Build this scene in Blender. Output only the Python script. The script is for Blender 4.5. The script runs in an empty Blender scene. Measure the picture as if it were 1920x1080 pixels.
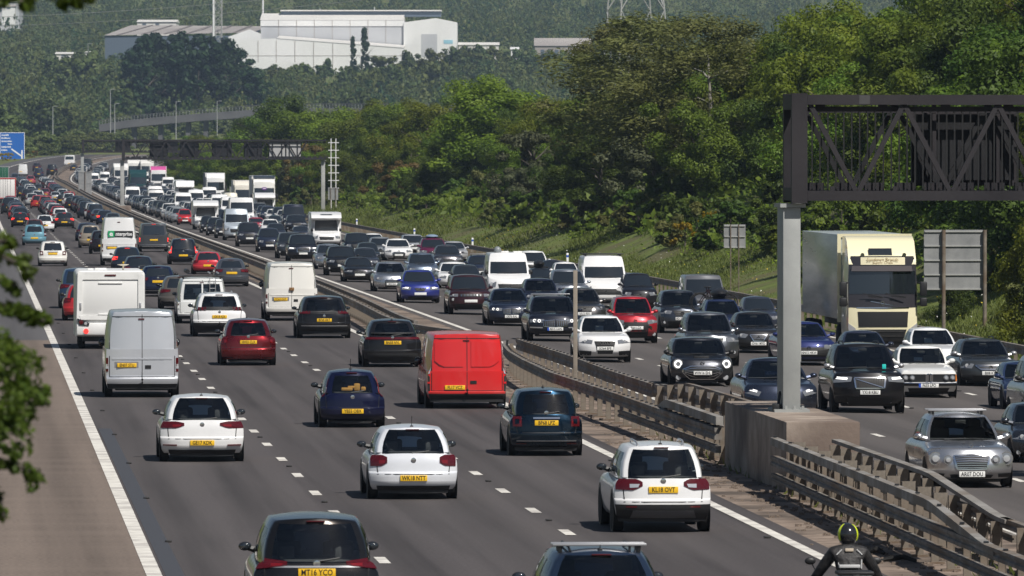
import bpy, bmesh, math, random
import numpy as np
from mathutils import Vector, Matrix, Euler

SC = bpy.context.scene
COL = SC.collection
R = math.radians
# ------------------------------------------------------------------ camera, sky, sun, exposure
CAMZ, F = 6.84, 16000.0                     # eye height above the road, focal length in pixels of a 1920 frame
PITCH = math.atan((540 - 270) / F)
cam = bpy.data.objects.new('camera', bpy.data.cameras.new('camera'))
COL.objects.link(cam)
cam.location = (0, 0, CAMZ)
cam.rotation_euler = (math.pi / 2 - PITCH, 0, 0)
cam.data.sensor_width = 36.0
cam.data.lens = F / 1920 * 36.0
cam.data.clip_start, cam.data.clip_end = 1.0, 20000
cam.data.dof.use_dof = True
cam.data.dof.focus_distance = 230
cam.data.dof.aperture_fstop = 12
SC.camera = cam

SUN_EL, SUN_AZ = R(51), R(146)              # azimuth clockwise from +Y (the way the camera looks)
W = bpy.data.worlds.new('World'); SC.world = W; W.use_nodes = True
nt = W.node_tree
sky = nt.nodes.new('ShaderNodeTexSky'); sky.sky_type = 'NISHITA'; sky.sun_disc = False
sky.sun_elevation, sky.sun_rotation = SUN_EL, SUN_AZ
nt.links.new(sky.outputs[0], nt.nodes['Background'].inputs[0])
nt.nodes['Background'].inputs[1].default_value = 0.05
sd = bpy.data.lights.new('sun', 'SUN'); sd.energy = 5.0; sd.angle = R(0.5); sd.color = (1, 0.955, 0.89)
sun = bpy.data.objects.new('sun', sd); COL.objects.link(sun)
sdir = Vector((math.cos(SUN_EL) * math.sin(SUN_AZ), math.cos(SUN_EL) * math.cos(SUN_AZ), math.sin(SUN_EL)))
sun.rotation_euler = sdir.to_track_quat('Z', 'Y').to_euler()
sun.location = (60, -60, 120)
SC.view_settings.view_transform = 'Standard'
SC.view_settings.look = 'None'
SC.view_settings.exposure = 0.03
SC.view_settings.gamma = 1.0
SC.cycles.max_bounces = 6
SC.cycles.transparent_max_bounces = 12
SC.cycles.volume_bounces = 0
HAZE = 0.00008

# ------------------------------------------------------------------ helpers
def tag(o, label=None, cat=None, group=None, kind=None):
    if label: o['label'] = label
    if cat: o['category'] = cat
    if group: o['group'] = group
    if kind: o['kind'] = kind
    return o

def empty(name, loc=(0, 0, 0), rz=0.0):
    o = bpy.data.objects.new(name, None); COL.objects.link(o)
    o.location = loc; o.rotation_euler = (0, 0, rz); o.empty_display_size = 0.3
    return o

def place(o, loc, rz=0.0, sc=(1, 1, 1)):
    o.location = loc; o.rotation_euler = (0, 0, rz); o.scale = sc
    return o

class MB:
    def __init__(s): s.v = []; s.f = []
    def grid(s, fn, us, vs, flip=False, skip=None):
        b, n = len(s.v), len(us)
        for v in vs:
            for u in us: s.v.append(tuple(fn(u, v)))
        for j in range(len(vs) - 1):
            for i in range(n - 1):
                if skip and skip(0.5 * (us[i] + us[i + 1]), 0.5 * (vs[j] + vs[j + 1])): continue
                q = (b + j * n + i, b + j * n + i + 1, b + (j + 1) * n + i + 1, b + (j + 1) * n + i)
                s.f.append(q[::-1] if flip else q)
        return s
    def box(s, x0, x1, y0, y1, z0, z1, ch=0.0):
        b = len(s.v)
        if ch <= 0:
            s.v += [(x, y, z) for z in (z0, z1) for y in (y0, y1) for x in (x0, x1)]
            s.f += [tuple(b + k for k in q) for q in ((0, 2, 3, 1), (4, 5, 7, 6), (0, 1, 5, 4), (2, 6, 7, 3), (0, 4, 6, 2), (1, 3, 7, 5))]
        else:
            bm = bmesh.new(); bmesh.ops.create_cube(bm, size=1)
            for v in bm.verts:
                v.co = Vector(((x0 + x1) / 2 + v.co.x * (x1 - x0), (y0 + y1) / 2 + v.co.y * (y1 - y0), (z0 + z1) / 2 + v.co.z * (z1 - z0)))
            bmesh.ops.bevel(bm, geom=bm.edges[:], offset=ch, segments=2, affect='EDGES', profile=0.5)
            bm.verts.index_update()
            s.v += [tuple(v.co) for v in bm.verts]
            s.f += [tuple(b + v.index for v in f.verts) for f in bm.faces]
            bm.free()
        return s
    def prism(s, poly, axis, a0, a1):
        """poly: list of 2-D points; axis 'x' -> (y,z), 'y' -> (x,z), 'z' -> (x,y)"""
        b, n = len(s.v), len(poly)
        for a in (a0, a1):
            for p, q in poly:
                s.v.append({'x': (a, p, q), 'y': (p, a, q), 'z': (p, q, a)}[axis])
        s.f.append(tuple(range(b, b + n))); s.f.append(tuple(range(b + 2 * n - 1, b + n - 1, -1)))
        for i in range(n):
            j = (i + 1) % n
            s.f.append((b + j, b + i, b + n + i, b + n + j))
        return s
    def tube(s, pts, rad, n=6, cap=True):
        pts = [Vector(p) for p in pts]
        rad = rad if isinstance(rad, (list, tuple)) else [rad] * len(pts)
        b = len(s.v)
        for i, p in enumerate(pts):
            d = (pts[min(i + 1, len(pts) - 1)] - pts[max(i - 1, 0)]).normalized()
            a = d.orthogonal().normalized() if abs(d.z) > 0.95 or abs(d.z) < 1e-6 and False else d.cross(Vector((0, 0, 1)))
            a = a.normalized() if a.length > 1e-5 else Vector((1, 0, 0))
            c = d.cross(a)
            for k in range(n):
                t = 2 * math.pi * k / n
                s.v.append(tuple(p + (a * math.cos(t) + c * math.sin(t)) * rad[i]))
        for i in range(len(pts) - 1):
            for k in range(n):
                l = (k + 1) % n
                s.f.append((b + i * n + k, b + i * n + l, b + (i + 1) * n + l, b + (i + 1) * n + k))
        if cap:
            s.f.append(tuple(range(b + n - 1, b - 1, -1)))
            e = b + (len(pts) - 1) * n
            s.f.append(tuple(range(e, e + n)))
        return s
    def lathe(s, prof, c, axis='x', n=20):
        """prof: (along, radius) pairs"""
        b = len(s.v)
        for a, r in prof:
            for k in range(n):
                t = 2 * math.pi * k / n
                p, q = r * math.cos(t), r * math.sin(t)
                o = {'x': (a, p, q), 'y': (p, a, q), 'z': (p, q, a)}[axis]
                s.v.append((c[0] + o[0], c[1] + o[1], c[2] + o[2]))
        for i in range(len(prof) - 1):
            for k in range(n):
                l = (k + 1) % n
                s.f.append((b + i * n + k, b + i * n + l, b + (i + 1) * n + l, b + (i + 1) * n + k))
        s.f.append(tuple(range(b, b + n))); e = b + (len(prof) - 1) * n
        s.f.append(tuple(range(e + n - 1, e - 1, -1)))
        return s
    def ball(s, c, r, nu=12, nv=8):
        def fn(u, v): return (c[0] + r[0] * math.sin(v) * math.cos(u), c[1] + r[1] * math.sin(v) * math.sin(u), c[2] + r[2] * math.cos(v))
        return s.grid(fn, [2 * math.pi * i / nu for i in range(nu + 1)], [math.pi * j / nv for j in range(nv + 1)], flip=True)
    def build(s, name, m, parent=None, smooth=True, merge=True, angle=38):
        me = bpy.data.meshes.new(name)
        me.from_pydata(s.v, [], s.f)
        if merge:
            bm = bmesh.new(); bm.from_mesh(me)
            bmesh.ops.remove_doubles(bm, verts=bm.verts, dist=2e-4)
            bmesh.ops.recalc_face_normals(bm, faces=bm.faces)
            bm.to_mesh(me); bm.free()
        if smooth:
            me.shade_smooth()
            me.set_sharp_from_angle(angle=R(angle))
        if m: me.materials.append(m)
        o = bpy.data.objects.new(name, me); COL.objects.link(o)
        if parent is not None: o.parent = parent
        return o

def np_mesh(name, verts, faces, m, parent=None):
    """quads from numpy arrays"""
    me = bpy.data.meshes.new(name)
    nv, nf, k = len(verts), len(faces), faces.shape[1]
    me.vertices.add(nv); me.vertices.foreach_set('co', np.asarray(verts, np.float32).ravel())
    me.loops.add(nf * k); me.loops.foreach_set('vertex_index', np.asarray(faces, np.int32).ravel())
    me.polygons.add(nf); me.polygons.foreach_set('loop_start', np.arange(0, nf * k, k, dtype=np.int32))
    me.update(calc_edges=True); me.validate()
    me.materials.append(m)
    o = bpy.data.objects.new(name, me); COL.objects.link(o)
    if parent is not None: o.parent = parent
    return o

# ------------------------------------------------------------------ materials
MATS = {}
def principled(name, col, rough=0.5, metal=0.0, coat=0.0, spec=0.5, emit=None, es=0.0):
    if name in MATS: return MATS[name]
    m = bpy.data.materials.new(name); m.use_nodes = True
    b = m.node_tree.nodes['Principled BSDF']
    b.inputs['Base Color'].default_value = (*col, 1)
    b.inputs['Roughness'].default_value = rough
    b.inputs['Metallic'].default_value = metal
    b.inputs['Coat Weight'].default_value = coat
    b.inputs['Coat Roughness'].default_value = 0.04
    b.inputs['Specular IOR Level'].default_value = spec
    if emit:
        b.inputs['Emission Color'].default_value = (*emit, 1); b.inputs['Emission Strength'].default_value = es
    MATS[name] = m
    return m

def noisy(name, c1, c2, scale=4.0, rough=0.8, detail=6, stretch=(1, 1, 1), coord='Object', bump=0.0, bscale=None, c3=None, s3=0.3, spec=0.3, thr=(0.35, 0.68), metal=0.0):
    if name in MATS: return MATS[name]
    m = principled(name, c1, rough, metal, spec=spec)
    t = m.node_tree; N, L = t.nodes, t.links
    b = N['Principled BSDF']
    tc = N.new('ShaderNodeTexCoord'); mp = N.new('ShaderNodeMapping')
    mp.inputs['Scale'].default_value = stretch
    L.new(tc.outputs[coord], mp.inputs[0])
    nz = N.new('ShaderNodeTexNoise'); nz.inputs['Scale'].default_value = scale; nz.inputs['Detail'].default_value = detail
    nz.inputs['Roughness'].default_value = 0.65
    L.new(mp.outputs[0], nz.inputs['Vector'])
    rp = N.new('ShaderNodeValToRGB')
    rp.color_ramp.elements[0].position, rp.color_ramp.elements[1].position = thr
    rp.color_ramp.elements[0].color, rp.color_ramp.elements[1].color = (*c1, 1), (*c2, 1)
    L.new(nz.outputs[0], rp.inputs[0])
    out = rp.outputs[0]
    if c3:
        n2 = N.new('ShaderNodeTexNoise'); n2.inputs['Scale'].default_value = s3; n2.inputs['Detail'].default_value = 4
        L.new(mp.outputs[0], n2.inputs['Vector'])
        r2 = N.new('ShaderNodeValToRGB'); r2.color_ramp.elements[0].position = 0.45; r2.color_ramp.elements[1].position = 0.62
        L.new(n2.outputs[0], r2.inputs[0])
        mx = N.new('ShaderNodeMix'); mx.data_type = 'RGBA'
        L.new(r2.outputs[0], mx.inputs[0]); L.new(out, mx.inputs[6]); mx.inputs[7].default_value = (*c3, 1)
        out = mx.outputs[2]
    L.new(out, b.inputs['Base Color'])
    if bump:
        bp = N.new('ShaderNodeBump'); bp.inputs['Strength'].default_value = bump; bp.inputs['Distance'].default_value = 0.03
        n3 = N.new('ShaderNodeTexNoise'); n3.inputs['Scale'].default_value = bscale or scale * 5; n3.inputs['Detail'].default_value = 3
        L.new(tc.outputs[coord], n3.inputs['Vector']); L.new(n3.outputs[0], bp.inputs['Height']); L.new(bp.outputs[0], b.inputs['Normal'])
    return m

def paint(col, metal=0.25, rough=0.32):
    k = 'paint_%.3f_%.3f_%.3f' % col + ('_metallic' if metal >= .5 else '')
    if k in MATS: return MATS[k]
    if metal >= .5: metal, rough, col = .88, .25, tuple(min(.8, c * 1.3) for c in col)
    m = principled(k, col, rough, metal if (max(col) > .1 or metal > .8) else metal * .5, coat=0.8, spec=.5 if max(col) > .1 else .12)
    t = m.node_tree; N, L = t.nodes, t.links; b = N['Principled BSDF']
    # road film: a little dust, more on the lower body
    tc = N.new('ShaderNodeTexCoord'); sp = N.new('ShaderNodeSeparateXYZ'); L.new(tc.outputs['Object'], sp.inputs[0])
    nz = N.new('ShaderNodeTexNoise'); nz.inputs['Scale'].default_value = 3.5; nz.inputs['Detail'].default_value = 6
    L.new(tc.outputs['Object'], nz.inputs['Vector'])
    mr = N.new('ShaderNodeMapRange'); mr.inputs[1].default_value = 0.15; mr.inputs[2].default_value = 0.75; mr.inputs[3].default_value = 0.42; mr.inputs[4].default_value = 0.06
    L.new(sp.outputs[2], mr.inputs[0])
    mu = N.new('ShaderNodeMath'); mu.operation = 'MULTIPLY'; lum = max(col); mr.inputs[3].default_value = .42 if lum > .1 else .10; mr.inputs[4].default_value = .06 if lum > .1 else .015
    L.new(mr.outputs[0], mu.inputs[0]); L.new(nz.outputs[0], mu.inputs[1])
    mx = N.new('ShaderNodeMix'); mx.data_type = 'RGBA'; L.new(mu.outputs[0], mx.inputs[0])
    mx.inputs[6].default_value = (*col, 1); mx.inputs[7].default_value = (0.16, 0.135, 0.11, 1)
    L.new(mx.outputs[2], b.inputs['Base Color'])
    rr = N.new('ShaderNodeMapRange'); rr.inputs[3].default_value = rough - 0.06; rr.inputs[4].default_value = rough + 0.14
    L.new(nz.outputs[0], rr.inputs[0]); L.new(rr.outputs[0], b.inputs['Roughness'])
    return m

def glass_clear():
    if 'car_glass' in MATS: return MATS['car_glass']
    m = bpy.data.materials.new('car_glass'); m.use_nodes = True; MATS['car_glass'] = m
    t = m.node_tree; N, L = t.nodes, t.links
    N.remove(N['Principled BSDF'])
    gl = N.new('ShaderNodeBsdfGlossy'); gl.inputs['Roughness'].default_value = 0.03; gl.inputs['Color'].default_value = (0.9, 0.93, 0.95, 1)
    tr = N.new('ShaderNodeBsdfTransparent'); tr.inputs['Color'].default_value = (0.90, 0.95, 0.93, 1)
    fr = N.new('ShaderNodeFresnel'); fr.inputs['IOR'].default_value = 1.75
    mx = N.new('ShaderNodeMixShader')
    L.new(fr.outputs[0], mx.inputs[0]); L.new(tr.outputs[0], mx.inputs[1]); L.new(gl.outputs[0], mx.inputs[2])
    L.new(mx.outputs[0], N['Material Output'].inputs[0])
    return m

GLASS = glass_clear()
GLASSD = principled('dark_glass', (0.014, 0.018, 0.022), 0.05, spec=0.6); GLASSD.node_tree.nodes['Principled BSDF'].inputs['IOR'].default_value = 1.85
BLACK = principled('black_plastic', (0.012, 0.012, 0.013), 0.5)
TRIM = noisy('grey_trim', (0.02, 0.02, 0.021), (0.045, 0.043, 0.04), 6, 0.6)
REDB = principled('tail_red_bright', (0.17, 0.005, 0.008), 0.12, coat=0.6)
RUBBER = noisy('tyre_rubber', (0.012, 0.012, 0.012), (0.03, 0.028, 0.026), 9, 0.85)
RIM = principled('alloy_rim', (0.35, 0.35, 0.36), 0.35, 0.8)
CHROME = principled('chrome', (0.75, 0.75, 0.76), 0.15, 1.0)
SILVERP = principled('silver_trim', (0.45, 0.45, 0.46), 0.35, 0.6)
RED = principled('tail_red', (0.075, 0.003, 0.005), 0.15, coat=0.6)
REDLIT = principled('tail_red_lit', (0.5, 0.01, 0.01), 0.2, emit=(1, 0.05, 0.04), es=1.6)
CLEARL = principled('lamp_clear', (0.55, 0.56, 0.58), 0.12, 0.4, coat=0.5)
HEAD = principled('headlamp_lens', (0.22, 0.23, 0.25), 0.08, 0.3, coat=1.0)
HEADW = principled('headlamp_bright', (0.8, 0.8, 0.82), 0.15, 0.2, emit=(1, 0.97, 0.9), es=1.2)
AMBER = principled('amber_lens', (0.75, 0.22, 0.02), 0.2, coat=0.5)
YPL = principled('plate_yellow', (0.80, 0.48, 0.02), 0.4)
WPL = principled('plate_white', (0.78, 0.78, 0.76), 0.4)
INK = principled('plate_ink', (0.01, 0.01, 0.01), 0.5)
SEATM = principled('seat_fabric', (0.05, 0.05, 0.053), 0.9)
WHITEP = principled('white_lettering', (0.8, 0.8, 0.8), 0.5)
BLUEP = principled('plate_blue', (0.02, 0.08, 0.45), 0.4)

# ------------------------------------------------------------------ the road's course
def sm(a, b, x):
    t = min(1, max(0, (x - a) / (b - a))); return t * t * (3 - 2 * t)
def zc(Y):
    return -0.62 * sm(250, 850, Y) + 0.62 * sm(1000, 1450, Y) + 4.3 * sm(1450, 2050, Y)
def XL(Y):
    s = 0
    if Y > 1500: s = 0.9e-4 * (min(Y, 2000) - 1500) ** 2 + (0.09 * (Y - 2000) if Y > 2000 else 0)
    return -5.59 - 0.0637 * (Y - 135) + s
HD = math.atan(0.0637)                      # heading of the straight
def bankH(Y): return float(np.interp(Y, [0, 150, 350, 600, 800, 1000, 1200, 1500], [6.5, 6.5, 6.5, 5.8, 4.6, 3.0, 1.0, 0]))
HILL = ([0, 2050, 2400, 2600, 2800, 3000, 3200, 4000, 5000, 6200], [0, 0, 2, 8, 16, 24, 31, 60, 115, 185])
def gz(o, Y):
    z = zc(Y) + float(np.interp(Y, *HILL))
    if o > 15: z -= 0.02 * (min(o, 30) - 15)
    if o > 31: z += bankH(Y) * sm(31.0, 50, o)
    if o < -4: z -= 0.15
    return z
def at(px, y):
    """the point of the ground seen at a pixel of the photograph -> X, Y, Z, offset"""
    d = Vector(((px - 960) / F, (540 - y) / F, -1)); d.rotate(cam.rotation_euler)
    def under(Y):
        X = d.x / d.y * Y; o = X - XL(Y); return CAMZ + d.z / d.y * Y - gz(min(o, 30.9), Y)
    Y0 = 60.0; Y1 = 4000.0; step = 12.0; Y = Y0
    while Y < 4000:
        if under(Y) < 0: Y0, Y1 = max(Y - step, 60), Y; break
        Y += step
    for _ in range(26):
        m = (Y0 + Y1) / 2
        if under(m) < 0: Y1 = m
        else: Y0 = m
    Y = Y1; X = d.x / d.y * Y; o = X - XL(Y)
    return X, Y, gz(min(o, 30.9), Y), o
def lift(px, y, Y):
    """point seen at a pixel, at a given distance"""
    d = Vector(((px - 960) / F, (540 - y) / F, -1)); d.rotate(cam.rotation_euler)
    t = Y / d.y
    return d.x * t, Y, CAMZ + d.z * t
def W2(o, Y, z=0.0): return (XL(Y) + o, Y, gz(o, Y) + z)

# ------------------------------------------------------------------ ground, roads, markings
def strip(name, o0, o1, Ys, dz, m, no=1, kind='structure'):
    mb = MB()
    os_ = [o0 + (o1 - o0) * i / no for i in range(no + 1)]
    mb.grid(lambda o, Y: (XL(Y) + o, Y, (zc(Y) - (0.02 * (min(o, 30) - 15) if o > 15 else 0)) + dz), os_, Ys)
    ob = mb.build(name, m, smooth=False, merge=False)
    uv = ob.data.uv_layers.new(name='road')
    for lp in ob.data.loops:
        co = ob.data.vertices[lp.vertex_index].co
        uv.data[lp.index].uv = (co.x - XL(co.y), co.y)
    return tag(ob, kind=kind)
YS = [-1500, -700, -200] + list(np.arange(10, 1400, 26)) + list(np.arange(1410, 2460, 20))

def road_mat(name, a, b, dirt, wear=0.3, cross=0):
    m = principled(name, a, 0.85, spec=0.25)
    t = m.node_tree; N, L = t.nodes, t.links; bs = N['Principled BSDF']
    uv = N.new('ShaderNodeUVMap'); uv.uv_map = 'road'
    def nz(sx, sy, sc, det):
        mp = N.new('ShaderNodeMapping'); mp.inputs['Scale'].default_value = (sx, sy, 1); L.new(uv.outputs[0], mp.inputs[0])
        n = N.new('ShaderNodeTexNoise'); n.inputs['Scale'].default_value = sc; n.inputs['Detail'].default_value = det; L.new(mp.outputs[0], n.inputs['Vector']); return n.outputs[0]
    fine = nz(1, 1, 14, 4); streak = nz(1, 0.012, 1.6, 5); patch = nz(1, 0.12, 0.35, 3) if not cross else nz(.10, 1, 0.55, 5)
    rp = N.new('ShaderNodeValToRGB'); L.new(fine, rp.inputs[0])
    rp.color_ramp.elements[0].position, rp.color_ramp.elements[1].position = 0.3, 0.72
    rp.color_ramp.elements[0].color, rp.color_ramp.elements[1].color = (*a, 1), (*b, 1)
    m1 = N.new('ShaderNodeMix'); m1.data_type = 'RGBA'
    r1 = N.new('ShaderNodeMapRange'); r1.inputs[1].default_value = 0.44; r1.inputs[2].default_value = 0.66; r1.inputs[3].default_value = 0; r1.inputs[4].default_value = wear
    L.new(streak, r1.inputs[0]); L.new(r1.outputs[0], m1.inputs[0]); L.new(rp.outputs[0], m1.inputs[6]); m1.inputs[7].default_value = (a[0] * 0.5, a[1] * 0.5, a[2] * 0.5, 1)
    m2 = N.new('ShaderNodeMix'); m2.data_type = 'RGBA'
    r2 = N.new('ShaderNodeMapRange'); r2.inputs[1].default_value = 0.4; r2.inputs[2].default_value = 0.7; r2.inputs[3].default_value = 0; r2.inputs[4].default_value = 0.55
    L.new(patch, r2.inputs[0]); L.new(r2.outputs[0], m2.inputs[0]); L.new(m1.outputs[2], m2.inputs[6]); m2.inputs[7].default_value = (*dirt, 1)
    sx = N.new('ShaderNodeSeparateXYZ'); L.new(uv.outputs[0], sx.inputs[0])
    ph = N.new('ShaderNodeMath'); ph.operation = 'MULTIPLY_ADD'; ph.inputs[1].default_value = 6.2832 / 1.86; ph.inputs[2].default_value = 2.6; L.new(sx.outputs[0], ph.inputs[0])
    sn = N.new('ShaderNodeMath'); sn.operation = 'SINE'; L.new(ph.outputs[0], sn.inputs[0])
    tk = N.new('ShaderNodeMapRange'); tk.inputs[1].default_value = -1; tk.inputs[2].default_value = 1; tk.inputs[3].default_value = .86; tk.inputs[4].default_value = 1.07; L.new(sn.outputs[0], tk.inputs[0])
    vm = N.new('ShaderNodeVectorMath'); vm.operation = 'SCALE'; L.new(m2.outputs[2], vm.inputs[0]); L.new(tk.outputs[0], vm.inputs['Scale'])
    L.new(vm.outputs[0], bs.inputs['Base Color'])
    bp = N.new('ShaderNodeBump'); bp.inputs['Strength'].default_value = 0.25; bp.inputs['Distance'].default_value = 0.01
    L.new(fine, bp.inputs['Height']); L.new(bp.outputs[0], bs.inputs['Normal'])
    return m
ASPH = road_mat('asphalt', (0.060, 0.053, 0.053), (0.100, 0.089, 0.088), (0.097, 0.087, 0.084), .6)
ASPH2 = road_mat('asphalt_oncoming', (0.076, 0.068, 0.065), (0.120, 0.108, 0.103), (0.112, 0.100, 0.094))
SHOULD = road_mat('shoulder_tarmac', (0.118, 0.093, 0.076), (0.228, 0.182, 0.150), (0.195, 0.155, 0.127), 0.40, 1)
SHOULDF = road_mat('shoulder_tarmac_dark', (0.085, 0.082, 0.084), (0.12, 0.115, 0.115), (0.10, 0.095, 0.095))
DUST = noisy('median_dust', (0.150, 0.112, 0.088), (0.33, 0.262, 0.210), 1.6, 0.95, 8, bump=0.5, bscale=6, c3=(0.085, 0.068, 0.056), s3=0.5)
PAINTW = noisy('road_paint', (0.62, 0.59, 0.53), (0.82, 0.79, 0.72), 2.5, 0.6, 7, c3=(0.50, 0.47, 0.43), s3=1.2)
SEAL = principled('joint_sealant', (0.055, 0.055, 0.06), 0.6)

Yn = [y for y in YS if y < 296] + [298]; Yf = [298] + [y for y in YS if y > 300]
strip('hard_shoulder', -3.5, 0.05, Yn, 0.0, SHOULD)
strip('hard_shoulder_dark', -3.5, 0.05, Yf, 0.0, SHOULDF)
strip('left_carriageway', 0.05, 11.55, YS, 0.0, ASPH)
strip('median_strip', 11.55, 15.0, YS, 0.0, DUST)
strip('right_carriageway', 15.0, 30.0, YS, 0.0, ASPH2, 3)

def marking(name, o, w, Ys, m=PAINTW, dz=0.008): return strip(name, o - w / 2, o + w / 2, Ys, dz, m)
marking('edge_line', -.07, 0.25, YS)
marking('edge_line', 11.1, 0.22, YS)
marking('edge_line', 15.42, 0.22, YS)
marking('edge_line', 28.9, 0.2, YS)
marking('joint_seal_strip', 0.26, 0.30, [100, 150, 172, 190, 205], SEAL, 0.004)
def dashes(name, o, phase, w=0.19, ln=2.1, step=9.0, y1=1500):
    mb = MB(); k = 0
    while True:
        Y = phase + k * step; k += 1
        if Y > y1: break
        if Y < 60: continue
        a, b = W2(o, Y), W2(o, Y + ln); n = len(mb.v)
        mb.v += [(a[0] - w / 2, a[1], a[2] + 0.008), (a[0] + w / 2, a[1], a[2] + 0.008), (b[0] + w / 2, b[1], b[2] + 0.008), (b[0] - w / 2, b[1], b[2] + 0.008)]
        mb.f.append((n, n + 1, n + 2, n + 3))
    return tag(mb.build(name, PAINTW, smooth=False, merge=False), kind='structure')
dashes('lane_dashes', 3.78, at(590, 929)[1] % 9)
dashes('lane_dashes', 7.52, at(1000, 962)[1] % 9)
RX = [18.55, 21.85, 25.2]
dashes('lane_dashes', RX[0], at(1587, 796)[1] % 9, 0.16)
dashes('lane_dashes', RX[1], at(1706, 765)[1] % 9, 0.16)
dashes('lane_dashes', RX[2], at(1817, 741)[1] % 9, 0.16)

# one sheet of ground from here to beyond the farthest hill
def ground_sheet():
    os_ = [-2200, -1400, -800, -400, -200, -120, -70, -40, -20, -10, -6, -4, -3.6, 0, 11, 15, 25, 30, 31, 32.5, 34, 36, 38, 40, 42, 44, 46, 48, 50, 56, 64, 80, 110, 160, 240, 400, 800, 1400, 2200]
    Ys = [-1600, -800, -300, -100, -40, 10, 60] + list(np.arange(100, 1500, 20)) + list(np.arange(1510, 2500, 25)) + list(np.arange(2550, 6250, 100))
    rng = random.Random(4)
    def fn(o, Y):
        road = -3.7 < o < 30.5 and Y < 2460
        z = gz(o, Y) - (0.12 if road else 0.0)
        if o > 33: z += rng.uniform(-0.25, 0.25)
        return (XL(Y) + o, Y, z)
    mb = MB().grid(fn, os_, Ys)
    m = noisy('rough_grass', (0.060, 0.092, 0.016), (0.160, 0.190, 0.044), 0.8, 0.95, 9, bump=0.6, bscale=2.0, c3=(0.105, 0.100, 0.042), s3=0.16)
    return tag(mb.build('ground', m, merge=False, angle=80), kind='structure')
ground_sheet()
# ------------------------------------------------------------------ vehicles
def li(x, pts): return float(np.interp(x, [p[0] for p in pts], [p[1] for p in pts]))
def pathpt(pts, a):
    """point at fraction a (by x span) of a polyline"""
    x0, x1 = pts[0][0], pts[-1][0]
    if len(pts) == 1: return pts[0]
    x = x0 + (x1 - x0) * a
    xs = [p[0] for p in pts]
    if x1 < x0: return x, float(np.interp(-x, [-q for q in xs], [p[1] for p in pts]))
    return x, float(np.interp(x, xs, [p[1] for p in pts]))

#          L     belt  cowl  hood  nose  zu   yt0   yr1   c0    c1    g0    g1   wheel deck
KINDS = {
 'hatchback': (4.15, .650, .665, .60, .52, .19, .12, .60, 1.08, 1.90, .885, .66, .315, None),
 'suv':       (4.50, .630, .650, .62, .57, .25, .12, .55, 1.20, 1.95, .895, .70, .355, None),
 'saloon':    (4.70, .665, .675, .61, .53, .18, .62, 1.35, 1.35, 2.15, .88, .62, .325, .68),
 'coupe':     (4.70, .660, .675, .60, .53, .17, .70, 1.45, 1.50, 2.15, .88, .62, .32, .69),
 'estate':    (4.75, .640, .655, .59, .52, .18, .10, .65, 1.35, 2.10, .885, .65, .325, None),
 'mpv':       (4.35, .600, .610, .55, .47, .20, .08, .42, .95, 1.85, .90, .71, .32, None),
 'van':       (5.20, .560, .570, .48, .42, .26, .03, .10, .75, 1.45, .985, .86, .34, None),
 'mpvvan':    (4.95, .580, .590, .52, .45, .24, .04, .16, .95, 1.65, .97, .84, .34, None),
 'cab':       (2.30, .420, .420, .40, .38, .34, .03, .04, .03, .16, .985, .95, .50, None),
}
NAMES = {'hatchback': 'hatchback', 'suv': 'suv', 'saloon': 'saloon_car', 'coupe': 'coupe', 'estate': 'estate_car', 'mpv': 'people_carrier', 'van': 'panel_van', 'mpvvan': 'passenger_van', 'cab': 'lorry'}
CATS = {'van': 'van', 'mpvvan': 'van', 'cab': 'lorry'}

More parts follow.
